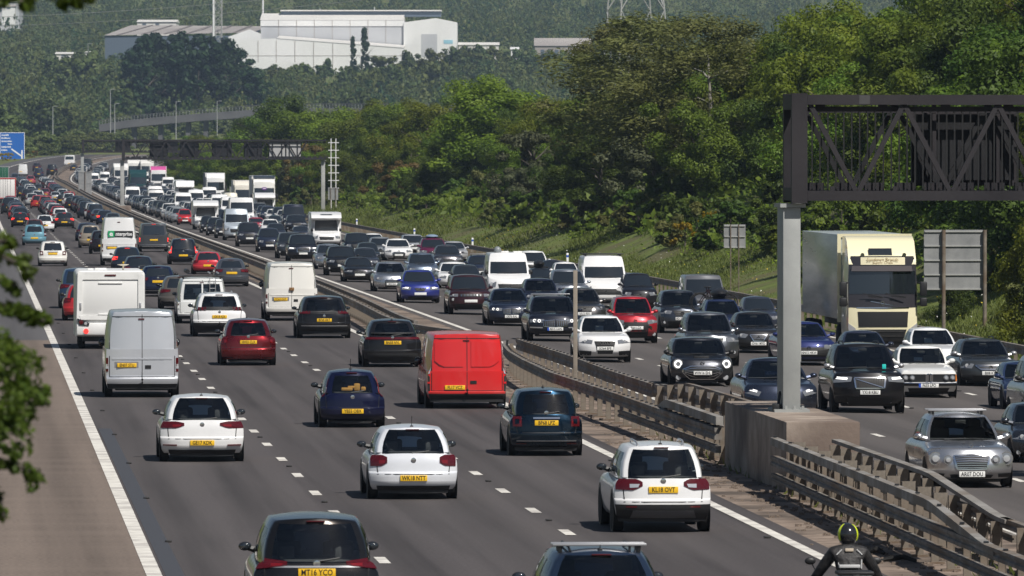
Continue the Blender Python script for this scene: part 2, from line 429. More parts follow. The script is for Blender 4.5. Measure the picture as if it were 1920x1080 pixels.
class Car:
    """the shape functions of one vehicle; local y runs forward from the rear bumper, x to the right of someone behind it"""
    def __init__(s, kind, W, H, **k):
        (s.L, belt, cowl, hood, nose, s.zu, s.yt0, s.yr1, c0, c1, g0, g1, s.r, deck) = KINDS[kind]
        for q in ('L', 'zu', 'yt0', 'yr1', 'r'):
            if q in k: setattr(s, q, k[q])
        belt, cowl, hood, nose = k.get('belt', belt), k.get('cowl', cowl), k.get('hood', hood), k.get('nose', nose)
        c0, c1, g0, g1 = k.get('c0', c0), k.get('c1', c1), k.get('g0', g0), k.get('g1', g1)
        s.kind, s.W, s.H = kind, W, H
        L = s.L
        s.yc0, s.yc1 = L - c0, L - c1
        s.top = [(0, (deck or belt) * H), (max(s.yt0, .15), (deck or belt) * H), (s.yt0 + .25, belt * H), (s.yc0 - .1, cowl * H), (s.yc0 + .05, cowl * H * .985), (L - .35, hood * H), (L - .12, (hood * .55 + nose * .45) * H), (L, nose * H)]
        s.Wg0, s.Wg1 = g0 * W / 2, g1 * W / 2
        van_ = kind in ('van', 'mpvvan', 'cab')
        s.rp = k.get('rp', [(0, .16), (.10, .07), (.22, .01), (.44, 0), (.47, .008), (.50, .058), (.8, .075), (1, .11)] if not van_ else [(0, .10), (.12, .02), (.22, 0), (.25, .0), (.28, .03), (1, .03)])
        s.fp = k.get('fp', [(0, .18), (.15, .04), (.3, 0), (.55, .01), (.8, .06), (1, .15)])
        s.rc, s.fc = k.get('rc', .25 if not van_ else .10), k.get('fc', .34)
        s.prof = k.get('prof', [(0, .93), (.1, .965), (.25, .99), (.5, 1), (.85, .995), (1, .985)] if van_ else [(0, .90), (.1, .955), (.3, .985), (.5, 1), (.70, .995), (.80, .98), (.88, .955), (.94, .925), (1, .880)])
        s.drop = k.get('drop', .035 if not van_ else .0)
        s.crown = k.get('crown', .05)
        s.bow = k.get('bow', .20)
        s.rbow = k.get('rbow', .05 if not van_ else 0)
        s.hr = k.get('hr', .86 if van_ else .82)                # where the side of the cabin starts to turn into the roof
    def ends(s, y):
        a = max(0, 1 - y / .55); b = max(0, (y - (s.L - .75)) / .75)
        return 1 - .05 * a * a - s.__dict__.get('ft', .09) * b * b
    def Wh(s, v, y): return s.W / 2 * li(v, s.prof) * s.ends(y)
    def tub(s, u, t, v):
        au = abs(u)
        yr = li(v, s.rp) + s.rc * au ** 4
        yf = s.L - li(v, s.fp) - s.fc * au ** 3.2
        y = yr + (yf - yr) * t
        zt = li(y, s.top)
        z = s.zu + v * (zt - s.zu) - (s.drop * au ** 3 * (v - .8) / .2 if v > .8 else 0)
        return (u * s.Wh(v, y), y, z)
    def ghw(s, h):
        w = s.Wg0 + (s.Wg1 - s.Wg0) * h + (.025 if s.kind in ('van', 'mpvvan', 'cab') else .045) * math.sin(math.pi * h)
        if h > s.hr: w -= .07 * ((h - s.hr) / (1 - s.hr)) ** 2
        return w
    def roofz(s, y):
        ym = (s.yr1 + s.yc1) / 2 + .15; return s.H - s.crown * ((y - ym) / ((s.yc1 - s.yr1) / 2)) ** 2 * .6
    def gh(s, u, t, h):
        au = abs(u)
        yr = s.yt0 + (s.yr1 - s.yt0) * h + (.10 * au ** 4 if s.kind in ('van', 'mpvvan', 'cab') else .17 * au ** 3) + s.rbow * au * au
        yf = s.yc0 + (s.yc1 - s.yc0) * h - s.bow * au * au
        y = yr + (yf - yr) * t
        zb = li(y, s.top) - .02
        hz = h if h <= s.hr else s.hr + (1 - s.hr) * math.sin((h - s.hr) / (1 - s.hr) * math.pi / 2)
        z = zb + (s.roofz(min(max(y, s.yr1), s.yc1)) - zb) * hz + ((.03 if s.kind in ('van', 'mpvvan', 'cab') else .045) * (1 - u * u) * max(0, h - .9) / .1)
        q = 1 - .10 * max(0, (.35 - t) / .35) ** 2 - .05 * max(0, (t - .6) / .4) ** 2
        return (u * s.ghw(h) * q, y, z)
    def face(s, end, x, z):
        """a point of the front or rear of the vehicle at x, z"""
        t = 0.0 if end == 'rear' else 1.0
        y0 = .06 if end == 'rear' else s.L - .12
        zt = li(y0, s.top)
        zlim = li(s.yt0 if end == 'rear' else s.yc0, s.top) - .015
        if z <= zt + .002 or (z < zlim):
            v = min(1, max(0, (z - s.zu) / (zt - s.zu)))
            u = min(1, max(-1, x / s.Wh(v, y0)))
            p = s.tub(u, t, v)
            return (p[0], p[1], z)
        zb = zlim
        h = min(1, max(0, (z - zb) / (s.H - zb)))
        q = .90 if end == 'rear' else .95
        u = min(1, max(-1, x / (s.ghw(h) * q)))
        p = s.gh(u, t, h)
        return (p[0], p[1], z)
    def patch(s, mb, end, top, bot, off=.008, nx=8, nz=3, mir=1):
        """a raised panel that follows the face; top and bot are (x as a share of the half width, z) polylines"""
        sg = -1 if end == 'rear' else 1
        b = len(mb.v); hw = s.W / 2
        def P(a, c, o):
            tx, tz = pathpt(top, a); bx, bz = pathpt(bot, a)
            x, z = (tx + (bx - tx) * c) * hw * mir, tz + (bz - tz) * c
            p = s.face(end, x, z)
            k = abs(x / hw); sx = (1 if x > 0 else -1) * max(0, k - .6) * 1.2
            return (p[0] + sx * o, p[1] + sg * o, p[2])
        A = [i / nx for i in range(nx + 1)]; C = [j / nz for j in range(nz + 1)]
        mb.grid(lambda a, c: P(a, c, off), A, C)
        ring = [(a, 0) for a in A] + [(1, c) for c in C[1:]] + [(a, 1) for a in A[::-1][1:]] + [(0, c) for c in C[::-1][1:]]
        n = len(mb.v)
        for a, c in ring: mb.v.append(P(a, c, off)); mb.v.append(P(a, c, -.03))
        for i in range(len(ring) - 1):
            q = n + 2 * i; mb.f.append((q, q + 1, q + 3, q + 2))
        return mb

def tyre_mb(r, w, n=20):
    return MB().lathe([(-w / 2, r * .62), (-w / 2, r * .9), (-w / 2 + .02, r * .975), (-w * .3, r), (w * .3, r), (w / 2 - .02, r * .975), (w / 2, r * .9), (w / 2, r * .62)], (0, 0, 0), 'x', n)
def rim_mb(r, w, n=20):
    mb = MB().lathe([(-w / 2 + .012, r * .63), (-w / 2 + .03, r * .3), (w / 2 - .03, r * .3), (w / 2 - .012, r * .63)], (0, 0, 0), 'x', n)
    for k in range(5):
        a = 2 * math.pi * k / 5; c, s_ = math.cos(a), math.sin(a); t = .035
        for sd_ in (-1, 1):
            x = sd_ * (w / 2 - .006); b = len(mb.v)
            for rr, tt in ((r * .1, t), (r * .6, t * .7)):
                for sg in (-1, 1): mb.v.append((x, rr * c - sg * tt * s_, rr * s_ + sg * tt * c))
            mb.f.append((b, b + 1, b + 3, b + 2))
    return mb
WCACHE = {}
def wheel(parent, x, y, r, w, lod):
    k = (round(r, 2), round(w, 2), lod)
    if k not in WCACHE:
        t = tyre_mb(r, w, 20 if lod < 2 else 12).build('wheel', RUBBER, None)
        q = rim_mb(r, w).build('rim', RIM, t) if lod < 2 else None
        WCACHE[k] = (t, q); first = True
    else: first = False
    t, q = WCACHE[k]
    if not first:
        t = t.copy(); COL.objects.link(t)
        if q: q = q.copy(); COL.objects.link(q); q.parent = t
    t.parent = parent; t.location = (x, y, r)
    return t

def text(s, parent, loc, size, rot, m, sx=1.0, name='lettering', ext=.001, bold=0):
    c = bpy.data.curves.new(name, 'FONT'); c.body = s; c.size = size; c.align_x = 'CENTER'; c.align_y = 'CENTER'
    c.extrude = ext; c.resolution_u = 2; c.offset = bold
    c.materials.append(m)
    o = bpy.data.objects.new(name, c); COL.objects.link(o)
    o.parent = parent; o.location = loc; o.rotation_euler = rot; o.scale = (sx, 1, 1)
    return o

# rear and front designs: z in shares of the height, x in shares of the half width
REAR = {
 'golf': dict(lamp=([(.42, .605), (.60, .63), (.95, .625)], [(.42, .565), (.6, .525), (.95, .525)]), plate=.30, win=(.88, .02, .95), badge=(0, .58), low=(.78, .19, .09), refl=(.60, .90, .275, .255)),
 'polo': dict(lamp=([(.58, .60), (.68, .63), (.92, .625)], [(.58, .52), (.70, .475), (.92, .47)]), plate=.305, win=(.87, .02, .94), badge=(0, .555), low=(.80, .195, .09), seams=1),
 'vitara': dict(lamp=([(.42, .59), (.52, .625), (.93, .625)], [(.42, .545), (.60, .495), (.93, .50)]), plate=.50, win=(.88, .03, .90), badge=(0, .60), low=(.95, .33, .13), lowgrey=1, refl=(.55, .75, .315, .295), centre=1, white=1),
 'mini500': dict(lamp=([(.66, .61), (.88, .61)], [(.66, .455), (.88, .455)]), plate=.51, win=(.78, .06, .88), badge=(0, .66), low=(.85, .15, .08), strip=.235, bar=.585, refl=(.55, .8, .20, .185), ring=1),
 'corsa': dict(lamp=([(.80, .88), (.90, .86)], [(.86, .56), (.96, .56)]), plate=.30, win=(.78, .06, .86), badge=(0, .55), low=(.6, .12, .08)),
 'civic': dict(lamp=([(.0, .665), (.96, .65)], [(.0, .595), (.96, .60)]), band=1, plate=.53, win=(.80, .1, .88), low=(.85, .30, .10), badge=(0, .63), spoiler=.735),
 'old206': dict(lamp=([(.72, .66), (.97, .655)], [(.80, .47), (.97, .46)]), plate=.52, win=(.80, .06, .87), badge=(0, .64), low=(.7, .12, .08), crease=.40, refl=(.55, .95, .185, .165)),
 'claw': dict(lamp=([(.50, .695), (.94, .69)], [(.50, .615), (.94, .62)]), claws=1, plate=.47, win=(.84, .0, .88), low=(.97, .33, .09), band2=(.0, .50, .70, .62), badge=(0, .58)),
 'lion': dict(lamp=([(.52, .665), (.94, .66)], [(.52, .60), (.94, .60)]), claws=1, plate=.445, win=(.84, .05, .88), low=(.92, .30, .09), chromestrip=.30, band2=(.0, .5, .665, .60), badge=(0, .545)),
 'suv': dict(lamp=([(.48, .61), (.94, .625)], [(.50, .55), (.94, .50)]), plate=.46, win=(.82, .06, .87), badge=(0, .58), low=(.90, .25, .10), strip=.25),
 'smax': dict(lamp=([(.46, .645), (.94, .675)], [(.46, .612), (.94, .575)]), plate=.55, win=(.86, .03, .90), badge=(0, .625), low=(.8, .22, .09), strip=.60),
 'hatch': dict(lamp=([(.60, .64), (.95, .65)], [(.66, .53), (.95, .50)]), plate=.40, win=(.87, .03, .93), badge=(0, .59), low=(.8, .17, .08)),
 'tall': dict(lamp=([(.78, .72), (.96, .70)], [(.80, .45), (.97, .45)]), plate=.36, win=(.80, .06, .87), badge=(0, .53), low=(.7, .14, .08)),
 'saloon': dict(lamp=([(.50, .64), (.95, .645)], [(.55, .54), (.95, .52)]), plate=.50, win=(.80, .08, .86), badge=(0, .62), low=(.8, .17, .09), chromestrip=.20),
 'van': dict(lamp=([(.90, .46), (1, .46)], [(.90, .30), (1, .30)]), plate=.375, low=(.97, .16, .10), doors=1, win=None),
 'redvan': dict(clear=1, corner=1, lamp=([(.90, .83), (1, .80)], [(.91, .47), (1, .46)]), plate=.285, platex=-.30, low=(.99, .20, .09), doors=1, win=None),
 'vanwin': dict(lamp=([(.91, .72), (1, .70)], [(.91, .42), (1, .42)]), plate=.27, platex=-.1, low=(.97, .17, .10), doors=1, win=(.86, .12, .80), split=1),
 'bus': dict(lamp=([(.90, .50), (1, .50)], [(.90, .36), (1, .36)]), plate=.42, low=(.95, .17, .10), win=(.84, .06, .84), strip=.19),
}
FRONT = {
 'estateM': dict(rounds=[(-.80, .42, .125), (-.55, .405, .085)], grille=([(-.42, .455), (0, .475), (.42, .455)], [(-.36, .285), (0, .275), (.36, .285)]), slats=6, chromeg=1, plate=.20, intake=(.50, .185, .14), fog=(.62, .92, .20, .15), star=1),
 'xc': dict(strip=.15, lamp=([(.48, .545), (.94, .565)], [(.52, .475), (.94, .455)]), grille=([(-.43, .525), (.43, .525)], [(-.40, .385), (.40, .385)]), slats=0, vert=12, chromeg=1, slash=1, plate=.315, intake=(.62, .24, .13), drl=1),
 'mini': dict(rounds=[(-.74, .475, .145)], grille=([(-.62, .355), (-.36, .425), (.36, .425), (.62, .355)], [(-.62, .30), (-.40, .155), (.40, .155), (.62, .30)]), slats=4, chromeg=1, plate=.285, fograound=(.72, .19, .075), ringwhite=1, scoop=1, badge=(0, .50), intake=(.5, .12, .07)),
 'audi': dict(lamp=([(.46, .50), (.94, .535)], [(.50, .42), (.94, .435)]), grille=([(-.40, .475), (.40, .475)], [(-.28, .195), (.28, .195)]), slats=5, plate=.315, fog=(.52, .92, .255, .155), rings4=.435),
 'bmwsuv': dict(lamp=([(.42, .515), (.90, .525)], [(.44, .425), (.90, .44)]), kidney=(.50, .49, .34), plate=.29, intake=(.60, .25, .16), strip=.165, fogbar=(.70, .32), ringsx=1),
 'bmwsal': dict(lamp=([(.42, .50), (.92, .525)], [(.44, .42), (.92, .44)]), kidney=(.42, .49, .36), plate=.27, intake=(.66, .22, .10), ringsx=1),
 'bmw6': dict(band=(.90, .485, .325), rounds=[(-.80, .41, .075), (-.58, .41, .075)], kidney=(.13, .49, .325), amber=1, bumper=(.99, .30, .245, BLACK), plate=.255, intake=(.7, .20, .12), rub=.31),
 'asx': dict(lamp=([(.50, .505), (.96, .55)], [(.56, .42), (.96, .46)]), grille=([(-.62, .47), (.62, .47)], [(-.52, .15), (.52, .15)]), slats=3, plate=.345, fogr=(.80, .20, .06), badge=(0, .51), ccut=1),
 'seat': dict(lamp=([(.42, .48), (.92, .55)], [(.55, .39), (.94, .42)]), grille=([(-.36, .465), (.36, .465)], [(-.20, .31), (.20, .31)]), slats=3, chromeg=1, plate=.25, intake=(.70, .18, .08), badge=(0, .40)),
 'leon': dict(lamp=([(.46, .50), (.95, .545)], [(.52, .41), (.92, .42)]), grille=([(-.30, .475), (.30, .475)], [(-.20, .38), (.20, .38)]), slats=2, plate=.295, intake=(.62, .21, .09), badge=(0, .43), drl=1),
 'ds': dict(lamp=([(.50, .50), (.94, .56)], [(.56, .40), (.94, .43)]), grille=([(-.44, .37), (-.34, .41), (.34, .41), (.44, .37)], [(-.40, .18), (-.3, .15), (.3, .15), (.40, .18)]), slats=3, plate=.275, fogr=(.78, .17, .05), badge=(0, .46), chromeg=1),
 'jeep': dict(lamp=([(.58, .545), (.94, .555)], [(.60, .47), (.94, .475)]), grille=([(-.52, .545), (.52, .545)], [(-.52, .475), (.52, .475)]), vert=7, plate=.36, intake=(.74, .29, .16), strip=.13, fogr=(.80, .40, .055)),
 'tesla': dict(lamp=([(.55, .47), (.92, .57)], [(.62, .39), (.95, .45)]), plate=.20, intake=(.72, .12, .07), badge=(0, .49), drl=1),
 'vwbig': dict(lamp=([(.55, .50), (.95, .53)], [(.55, .40), (.95, .42)]), grille=([(-.94, .44), (.94, .44)], [(-.8, .22), (.8, .22)]), slats=6, plate=.315, badge=(0, .43), intake=(.8, .15, .08), strip=.09),
 'vwest': dict(lamp=([(.55, .50), (.95, .545)], [(.64, .40), (.95, .41)]), grille=([(-.52, .465), (.52, .465)], [(-.36, .385), (.36, .385)]), slats=2, chromeg=1, plate=.30, intake=(.62, .23, .11), badge=(0, .425), fog=(.66, .9, .2, .15)),
 'suv': dict(lamp=([(.46, .545), (.95, .575)], [(.54, .465), (.95, .475)]), grille=([(-.42, .55), (.42, .55)], [(-.32, .42), (.32, .42)]), slats=3, plate=.36, intake=(.66, .30, .16), badge=(0, .49), fogr=(.78, .27, .05), drl=0),
 'hatch': dict(lamp=([(.48, .50), (.95, .555)], [(.56, .41), (.95, .43)]), grille=([(-.40, .46), (.40, .46)], [(-.30, .37), (.30, .37)]), slats=2, plate=.29, intake=(.62, .23, .10), badge=(0, .43), fogr=(.80, .20, .05)),
 'saloon': dict(lamp=([(.48, .50), (.95, .54)], [(.54, .42), (.95, .44)]), grille=([(-.40, .47), (.40, .47)], [(-.30, .34), (.30, .34)]), slats=3, plate=.28, intake=(.62, .21, .10), badge=(0, .42)),
 'van': dict(lamp=([(.60, .415), (.97, .43)], [(.66, .31), (.97, .30)]), grille=([(-.55, .37), (.55, .37)], [(-.5, .26), (.5, .26)]), slats=3, plate=.19, intake=(.7, .15, .10), badge=(0, .32)),
 'mvan': dict(lamp=([(.60, .47), (.97, .49)], [(.66, .37), (.97, .37)]), grille=([(-.55, .45), (.55, .45)], [(-.5, .36), (.5, .36)]), slats=3, plate=.27, intake=(.7, .22, .12), badge=(0, .40)),
}

def disc(mb, c, r, end, off=.012, n=20, ri=None):
    """a disc or ring facing along the vehicle"""
    sg = -1 if end == 'rear' else 1
    b = len(mb.v); y = c[1] + sg * off
    if ri is None:
        for k in range(n):
            a = 2 * math.pi * k / n; mb.v += [(c[0] + r * math.cos(a), y, c[2] + r * math.sin(a)), (c[0] + r * math.cos(a), y - sg * .06, c[2] + r * math.sin(a))]
        mb.v.append((c[0], y + sg * r * .12, c[2]))
        for k in range(n):
            l = (k + 1) % n; mb.f += [(b + 2 * k, b + 2 * l, b + 2 * n), (b + 2 * k, b + 2 * k + 1, b + 2 * l + 1, b + 2 * l)]
    else:
        for k in range(n):
            a = 2 * math.pi * k / n
            for rr, dy in ((r, 0), (ri, 0), (r, -.03), (ri, -.03)): mb.v.append((c[0] + rr * math.cos(a), y + sg * dy, c[2] + rr * math.sin(a)))
        for k in range(n):
            l = (k + 1) % n; p, q = b + 4 * k, b + 4 * l
            mb.f += [(p, q, q + 1, p + 1), (p, p + 2, q + 2, q), (p + 1, q + 1, q + 3, p + 3)]
    return mb

def build_vehicle(root, kind, W, H, col, end, lod, style=None, plate=None, lit=False, **k):
    """builds one vehicle's parts under root. end: the end the camera sees. lod 0 near, 1 middle, 2 far"""
    s = Car(kind, W, H, **k)
    L, hw = s.L, W / 2
    vanlike = kind in ('van', 'mpvvan', 'cab')
    PM = paint(col, k.get('metal', .25))
    us = [-1, -.98, -.95, -.9, -.83, -.75, -.63, -.5, -.25, 0, .25, .5, .63, .75, .83, .9, .95, .98, 1] if lod < 2 else [-1, -.92, -.6, 0, .6, .92, 1]
    vs = [0, .1, .22, .25, .28, .34, .44, .47, .5, .56, .7, .8, .88, .94, 1] if lod < 2 else [0, .2, .5, .8, 1]
    ts = sorted(set([0, .02, .06, .12] + [i / 14 for i in range(2, 13)] + [.88, .93, .97, 1])) if lod < 2 else [0, .05, .2, .5, .7, .85, .95, 1]
    b = MB()
    b.grid(lambda u, v: s.tub(u, 0, v), us, vs)
    b.grid(lambda u, v: s.tub(u, 1, v), us, vs)
    for sd_ in (-1, 1): b.grid(lambda t, v: s.tub(sd_, t, v), ts, vs)
    b.grid(lambda u, t: s.tub(u, t, 1), us, ts)
    b.grid(lambda u, t: s.tub(u, t, 0), [-1, 1], ts)
    # the cabin, with real window openings where it is near enough to see through
    rwin = (REAR.get(style) or REAR['hatch'])['win'] if end == 'rear' else ((.80, .07, .88) if not vanlike else None)
    wsh = k.get('ws_h', .90)
    rw = rwin or (0, 0, 0)
    if kind == 'cab': sides = [(.62, .93)]
    elif vanlike and not k.get('sidewin'): sides = [(.70 if kind == 'van' else .68, .93)]
    elif kind == 'mpvvan': sides = [(.08, .36), (.39, .66), (.69, .93)]
    else: sides = [(.10, .30), (.33, .62), (.65, .95)] if kind in ('estate', 'suv', 'mpv') else ([(.12, .52), (.56, .95)])
    sh = (.07, k.get('side_h', .80 if not vanlike else min(.80, wsh)))
    wu = .92
    def openside(t, h): return sh[0] < h < sh[1] and any(a < t < c for a, c in sides)
    def openfront(u, h): return abs(u) < wu and .04 < h < wsh
    def openrear(u, h): return rwin is not None and abs(u) < rw[0] and rw[1] < h < rw[2]
    def merge(*a): return sorted(set(round(x, 4) for q in a for x in q))
    hb = [0, .07, .3, .55, .8, s.hr, .93, .97, 1] if lod < 2 else [0, .07, .5, .8, s.hr, .95, 1]
    hS = merge(hb, [sh[1]]); hF = merge(hb, [.04, wsh]); hR = merge(hb, [rw[1], rw[2]])
    tS = merge([0, .05, .5, .97, 1], [x for q in sides for x in q], [.2, .45, .75, .85])
    uF = merge([-1, -.97, -.7, -.35, 0, .35, .7, .97, 1], [-wu, wu]); uR = merge([-1, -.97, -.6, -.3, 0, .3, .6, .97, 1], [-rw[0], rw[0]])
    for sd_ in (-1, 1): b.grid(lambda t, h: s.gh(sd_, t, h), tS, hS, skip=openside)
    b.grid(lambda u, h: s.gh(u, 1, h), uF, hF, skip=openfront)
    b.grid(lambda u, h: s.gh(u, 0, h), uR, hR, skip=openrear)
    b.grid(lambda u, t: s.gh(u, t, 1), us, [0, .1, .3, .5, .7, .9, 1])
    body = b.build('body', PM, root, angle=50)
    gm = GLASS if lod == 0 and not k.get('darkglass') else GLASSD
    def pane(name, fn, A, B): return MB().grid(fn, A, B).build(name, gm, root)
    pane('windscreen', lambda u, h: s.gh(u, 1, h), [-wu + 2 * wu * i / 8 for i in range(9)], [.04 + (wsh - .04) * i / 5 for i in range(6)])
    for sd_ in (-1, 1):
        for a, c in sides:
            o_ = pane('side_window', lambda t, h: s.gh(sd_, t, h), [a + (c - a) * i / 4 for i in range(5)], [sh[0] + (sh[1] - sh[0]) * i / 4 for i in range(5)])
            if gm is GLASS and vanlike: o_.data.materials[0] = GLASSD
        if lod < 2 and not vanlike:
            for (a, c), (a2, c2) in zip(sides, sides[1:]):
                MB().grid(lambda t, h: (lambda q: (q[0] + sd_ * .004, q[1], q[2]))(s.gh(sd_, t, h)), [c - .002, (c + a2) / 2, a2 + .002], [sh[0] + (sh[1] - sh[0]) * i / 4 for i in range(5)]).build('window_pillar', BLACK, root)
    if rwin:
        rg = pane('rear_window', lambda u, h: s.gh(u, 0, h), [-rw[0] + 2 * rw[0] * i / 8 for i in range(9)], [rw[1] + (rw[2] - rw[1]) * i / 4 for i in range(5)])
    # cabin furniture
    if lod == 0:
        ya, yb = s.yt0 + .18, s.yc0 - .3
        zb = li((ya + yb) / 2, s.top)
        MB().grid(lambda x, y: (x, y, li(y, s.top) + .012), [-s.Wg0 * .93, 0, s.Wg0 * .93], [ya, (ya + yb) / 2, yb]).build('cabin_trim', SEATM, root)
        for x in (-hw * .42, hw * .42):
            MB().box(x - .22, x + .22, s.yc1 - .75, s.yc1 - .58, zb - .05, zb + .22, .05).box(x - .13, x + .13, s.yc1 - .74, s.yc1 - .64, zb + .2, zb + .38, .04).build('seat', SEATM, root)
        if not vanlike and kind not in ('coupe',):
            for x in (-hw * .45, hw * .45):
                MB().box(x - .12, x + .12, s.yt0 + .75, s.yt0 + .84, zb, zb + .19, .035).build('headrest', SEATM, root)
        if end == 'front':
            MB().box(-.11, .11, s.yc1 + .02, s.yc1 + .05, s.H - .17, s.H - .10, .012).build('rear_view_mirror', BLACK, root)
    # wheels
    ww = .2 if not vanlike else .22
    if kind == 'cab': ww = .3
    axles = k.get('axles', (s.r + .42 if not vanlike else 1.0, L - s.r - .52))
    if kind == 'cab': axles = (L - 1.15,)
    for y in axles:
        for sd_ in (-1, 1):
            wheel(root, sd_ * (hw - ww / 2 + .004), y, s.r, ww, lod)
    if lod == 0:
        for sd_ in (-1, 1):
            for y in axles:
                MB().lathe([(-.006, s.r * 1.14), (.0, s.r * 1.14)], (sd_ * (hw * .994), y, s.r), 'x', 24).build('wheel_arch', BLACK, root)
    # mirrors
    ym = s.yc0 - (.32 if kind != 'cab' else -.05)
    zm = li(ym, s.top) + .075
    if kind == 'cab': ym, zm = L + .12, H * .60
    for sd_ in (-1, 1):
        if kind == 'cab':
            mb = MB().box(sd_ * (hw + .14) - .11, sd_ * (hw + .14) + .11, ym - .06, ym + .06, zm - .40, zm + .12, .04).box(sd_ * (hw + .14) - .11, sd_ * (hw + .14) + .11, ym - .06, ym + .06, zm - .72, zm - .45, .04)
            mb.tube([(sd_ * hw * .95, ym - .15, zm - .66), (sd_ * (hw + .14), ym, zm - .6)], .03).tube([(sd_ * hw * .95, ym - .15, zm + .1), (sd_ * (hw + .14), ym, zm + .05)], .03)
        else:
            big = 1.35 if kind == 'van' else 1.0
            x = sd_ * (hw * .965 + .045 * big)
            mb = MB().ball((x, ym, zm), (.095 * (1 if big == 1 else .95), .085, .065 * big * big), 12, 7)
            mb.tube([(sd_ * s.Wg0 * .93, ym + .02, zm - .06), (x - sd_ * .03, ym, zm - .02)], [.05, .042], 6)
        mm = PM if (kind not in ('van', 'cab') and not k.get('blackmirror') and end == 'front') else BLACK
        if k.get('mirrorm'): mm = k['mirrorm']
        mo = mb.build('door_mirror', mm, root)
        if lod == 0 and end == 'rear' and kind != 'cab':
            MB().ball((x, ym - .07, zm), (.082, .022, .054), 10, 5).build('mirror_glass', GLASSD, mo)
    # ---------------- the end the camera sees
    def zz(pts): return [(x, z * H) for x, z in pts]
    def add(name, m, top, bot, off=.008, nx=8, nz=3, mir=(1,), parent=root):
        out = []
        for g in mir:
            mb = MB(); s.patch(mb, end, zz(top), zz(bot), off, nx, nz, g); out.append(mb.build(name, m, parent))
        return out
    def seam(x0, z0, x1, z1, w=.009):
        if lod > 0: return
        if abs(x1 - x0) > abs(z1 - z0): seams_mb and s.patch(seams_mb, end, zz([(x0, z0 + w / 2), (x1, z1 + w / 2)]), zz([(x0, z0 - w / 2), (x1, z1 - w / 2)]), .0035, 8, 1)
        else: s.patch(seams_mb, end, zz([(x0 - w, z0), (x0 + w, z0)]), zz([(x1 - w, z1), (x1 + w, z1)]), .0035, 1, 6)
    seams_mb = MB()
    sg = -1 if end == 'rear' else 1
    rot = (math.pi / 2, 0, 0) if end == 'rear' else (math.pi / 2, 0, math.pi)
    def plate_at(xn, zf, pl):
        z = zf * H; x = xn * hw
        y = min(s.face(end, x + q, z + w_)[1] for q in (-.25, 0, .25) for w_ in (-.05, .05)) if end == 'rear' else max(s.face(end, x + q, z + w_)[1] for q in (-.25, 0, .25) for w_ in (-.05, .05))
        if end == 'rear': mbx = MB().box(x - .26, x + .26, y - .022, y + .03, z - .056, z + .056, .006)
        else: mbx = MB().box(x - .26, x + .26, y - .03, y + .022, z - .056, z + .056, .006)
        po = mbx.build('number_plate', YPL if end == 'rear' else WPL, root)
        if pl: text(pl, po, (x, y + sg * .0235, z - .002), .118, rot, INK, .78, 'plate_lettering', .0008, .002)
        if pl and k.get('euro'): MB().box(x + (.262 if end == 'front' else -.262) - .03, x + (.262 if end == 'front' else -.262) + .03, y + sg * .0225 - .003, y + sg * .0225 + .003, z - .055, z + .055).build('plate_band', BLUEP, po)
    if end == 'rear':
        d = REAR[style or 'hatch']
        lm = CLEARL if d.get('clear') else (REDLIT if lit else RED)
        if d.get('corner'): add('bumper_corner', TRIM, [(.91, .43), (1, .46)], [(.90, .09), (1, .09)], .010, 3, 4, (1, -1))
        if d.get('band'):
            add('tail_light', lm, [(-.96, d['lamp'][0][1][1]), (.96, d['lamp'][0][1][1])], [(-.96, d['lamp'][1][1][1]), (.96, d['lamp'][1][1][1])], .012, 16)
        else:
            lamps = add('tail_light', lm, d['lamp'][0], d['lamp'][1], .014, 8, 4, (1, -1))
            if lod < 2:
                t0, t1 = d['lamp'][0], d['lamp'][1]
                for g, lo in zip((1, -1), lamps):
                    if d.get('claws'):
                        for q in (.2, .5, .8):
                            xq = t0[0][0] + (t0[-1][0] - t0[0][0]) * q
                            add('lamp_rib', BLACK, [(xq - .02, t0[0][1]), (xq + .02, t0[0][1])], [(xq - .06, t1[0][1]), (xq - .02, t1[0][1])], .019, 1, 2, (g,), lo)
                    else:
                        za, zb_ = pathpt(t0, .6)[1], pathpt(t1, .6)[1]
                        tallp = (za - zb_) * H > .3
                        if tallp: add('reverse_lens', CLEARL if lm is not CLEARL else REDB, [(t0[0][0] * .5 + t1[0][0] * .5 + .01, zb_ + (za - zb_) * .55), (.97, zb_ + (za - zb_) * .55)], [(t1[0][0] + .01, zb_ + (za - zb_) * .28), (.97, zb_ + (za - zb_) * .28)], .018, 3, 2, (g,), lo)
                        else: add('reverse_lens', CLEARL if d.get('white') else REDB, [(pathpt(t0, .12)[0], zb_ + (za - zb_) * .55), (pathpt(t0, .5)[0], zb_ + (za - zb_) * .55)], [(pathpt(t0, .18)[0], zb_ + (za - zb_) * .25), (pathpt(t0, .5)[0], zb_ + (za - zb_) * .2)], .018, 4, 2, (g,), lo)
                    if d.get('ring'):
                        add('lamp_centre', PM, [(.72, .57), (.82, .57)], [(.72, .495), (.82, .495)], .02, 3, 2, (g,), lo)
        if 'low' in d:
            x, a, c = d['low']
            add('lower_bumper', BLACK if not d.get('lowgrey') else BLACK, [(-x, a), (x, a)], [(-x * .93, c), (x * .93, c)], .017, 28, 8)
            if d.get('lowgrey'): add('skid_panel', principled('skid_grey', (.10, .10, .105), .5), [(-.62, a - .07), (.62, a - .07)], [(-.66, c + .04), (.66, c + .04)], .030, 16, 4)
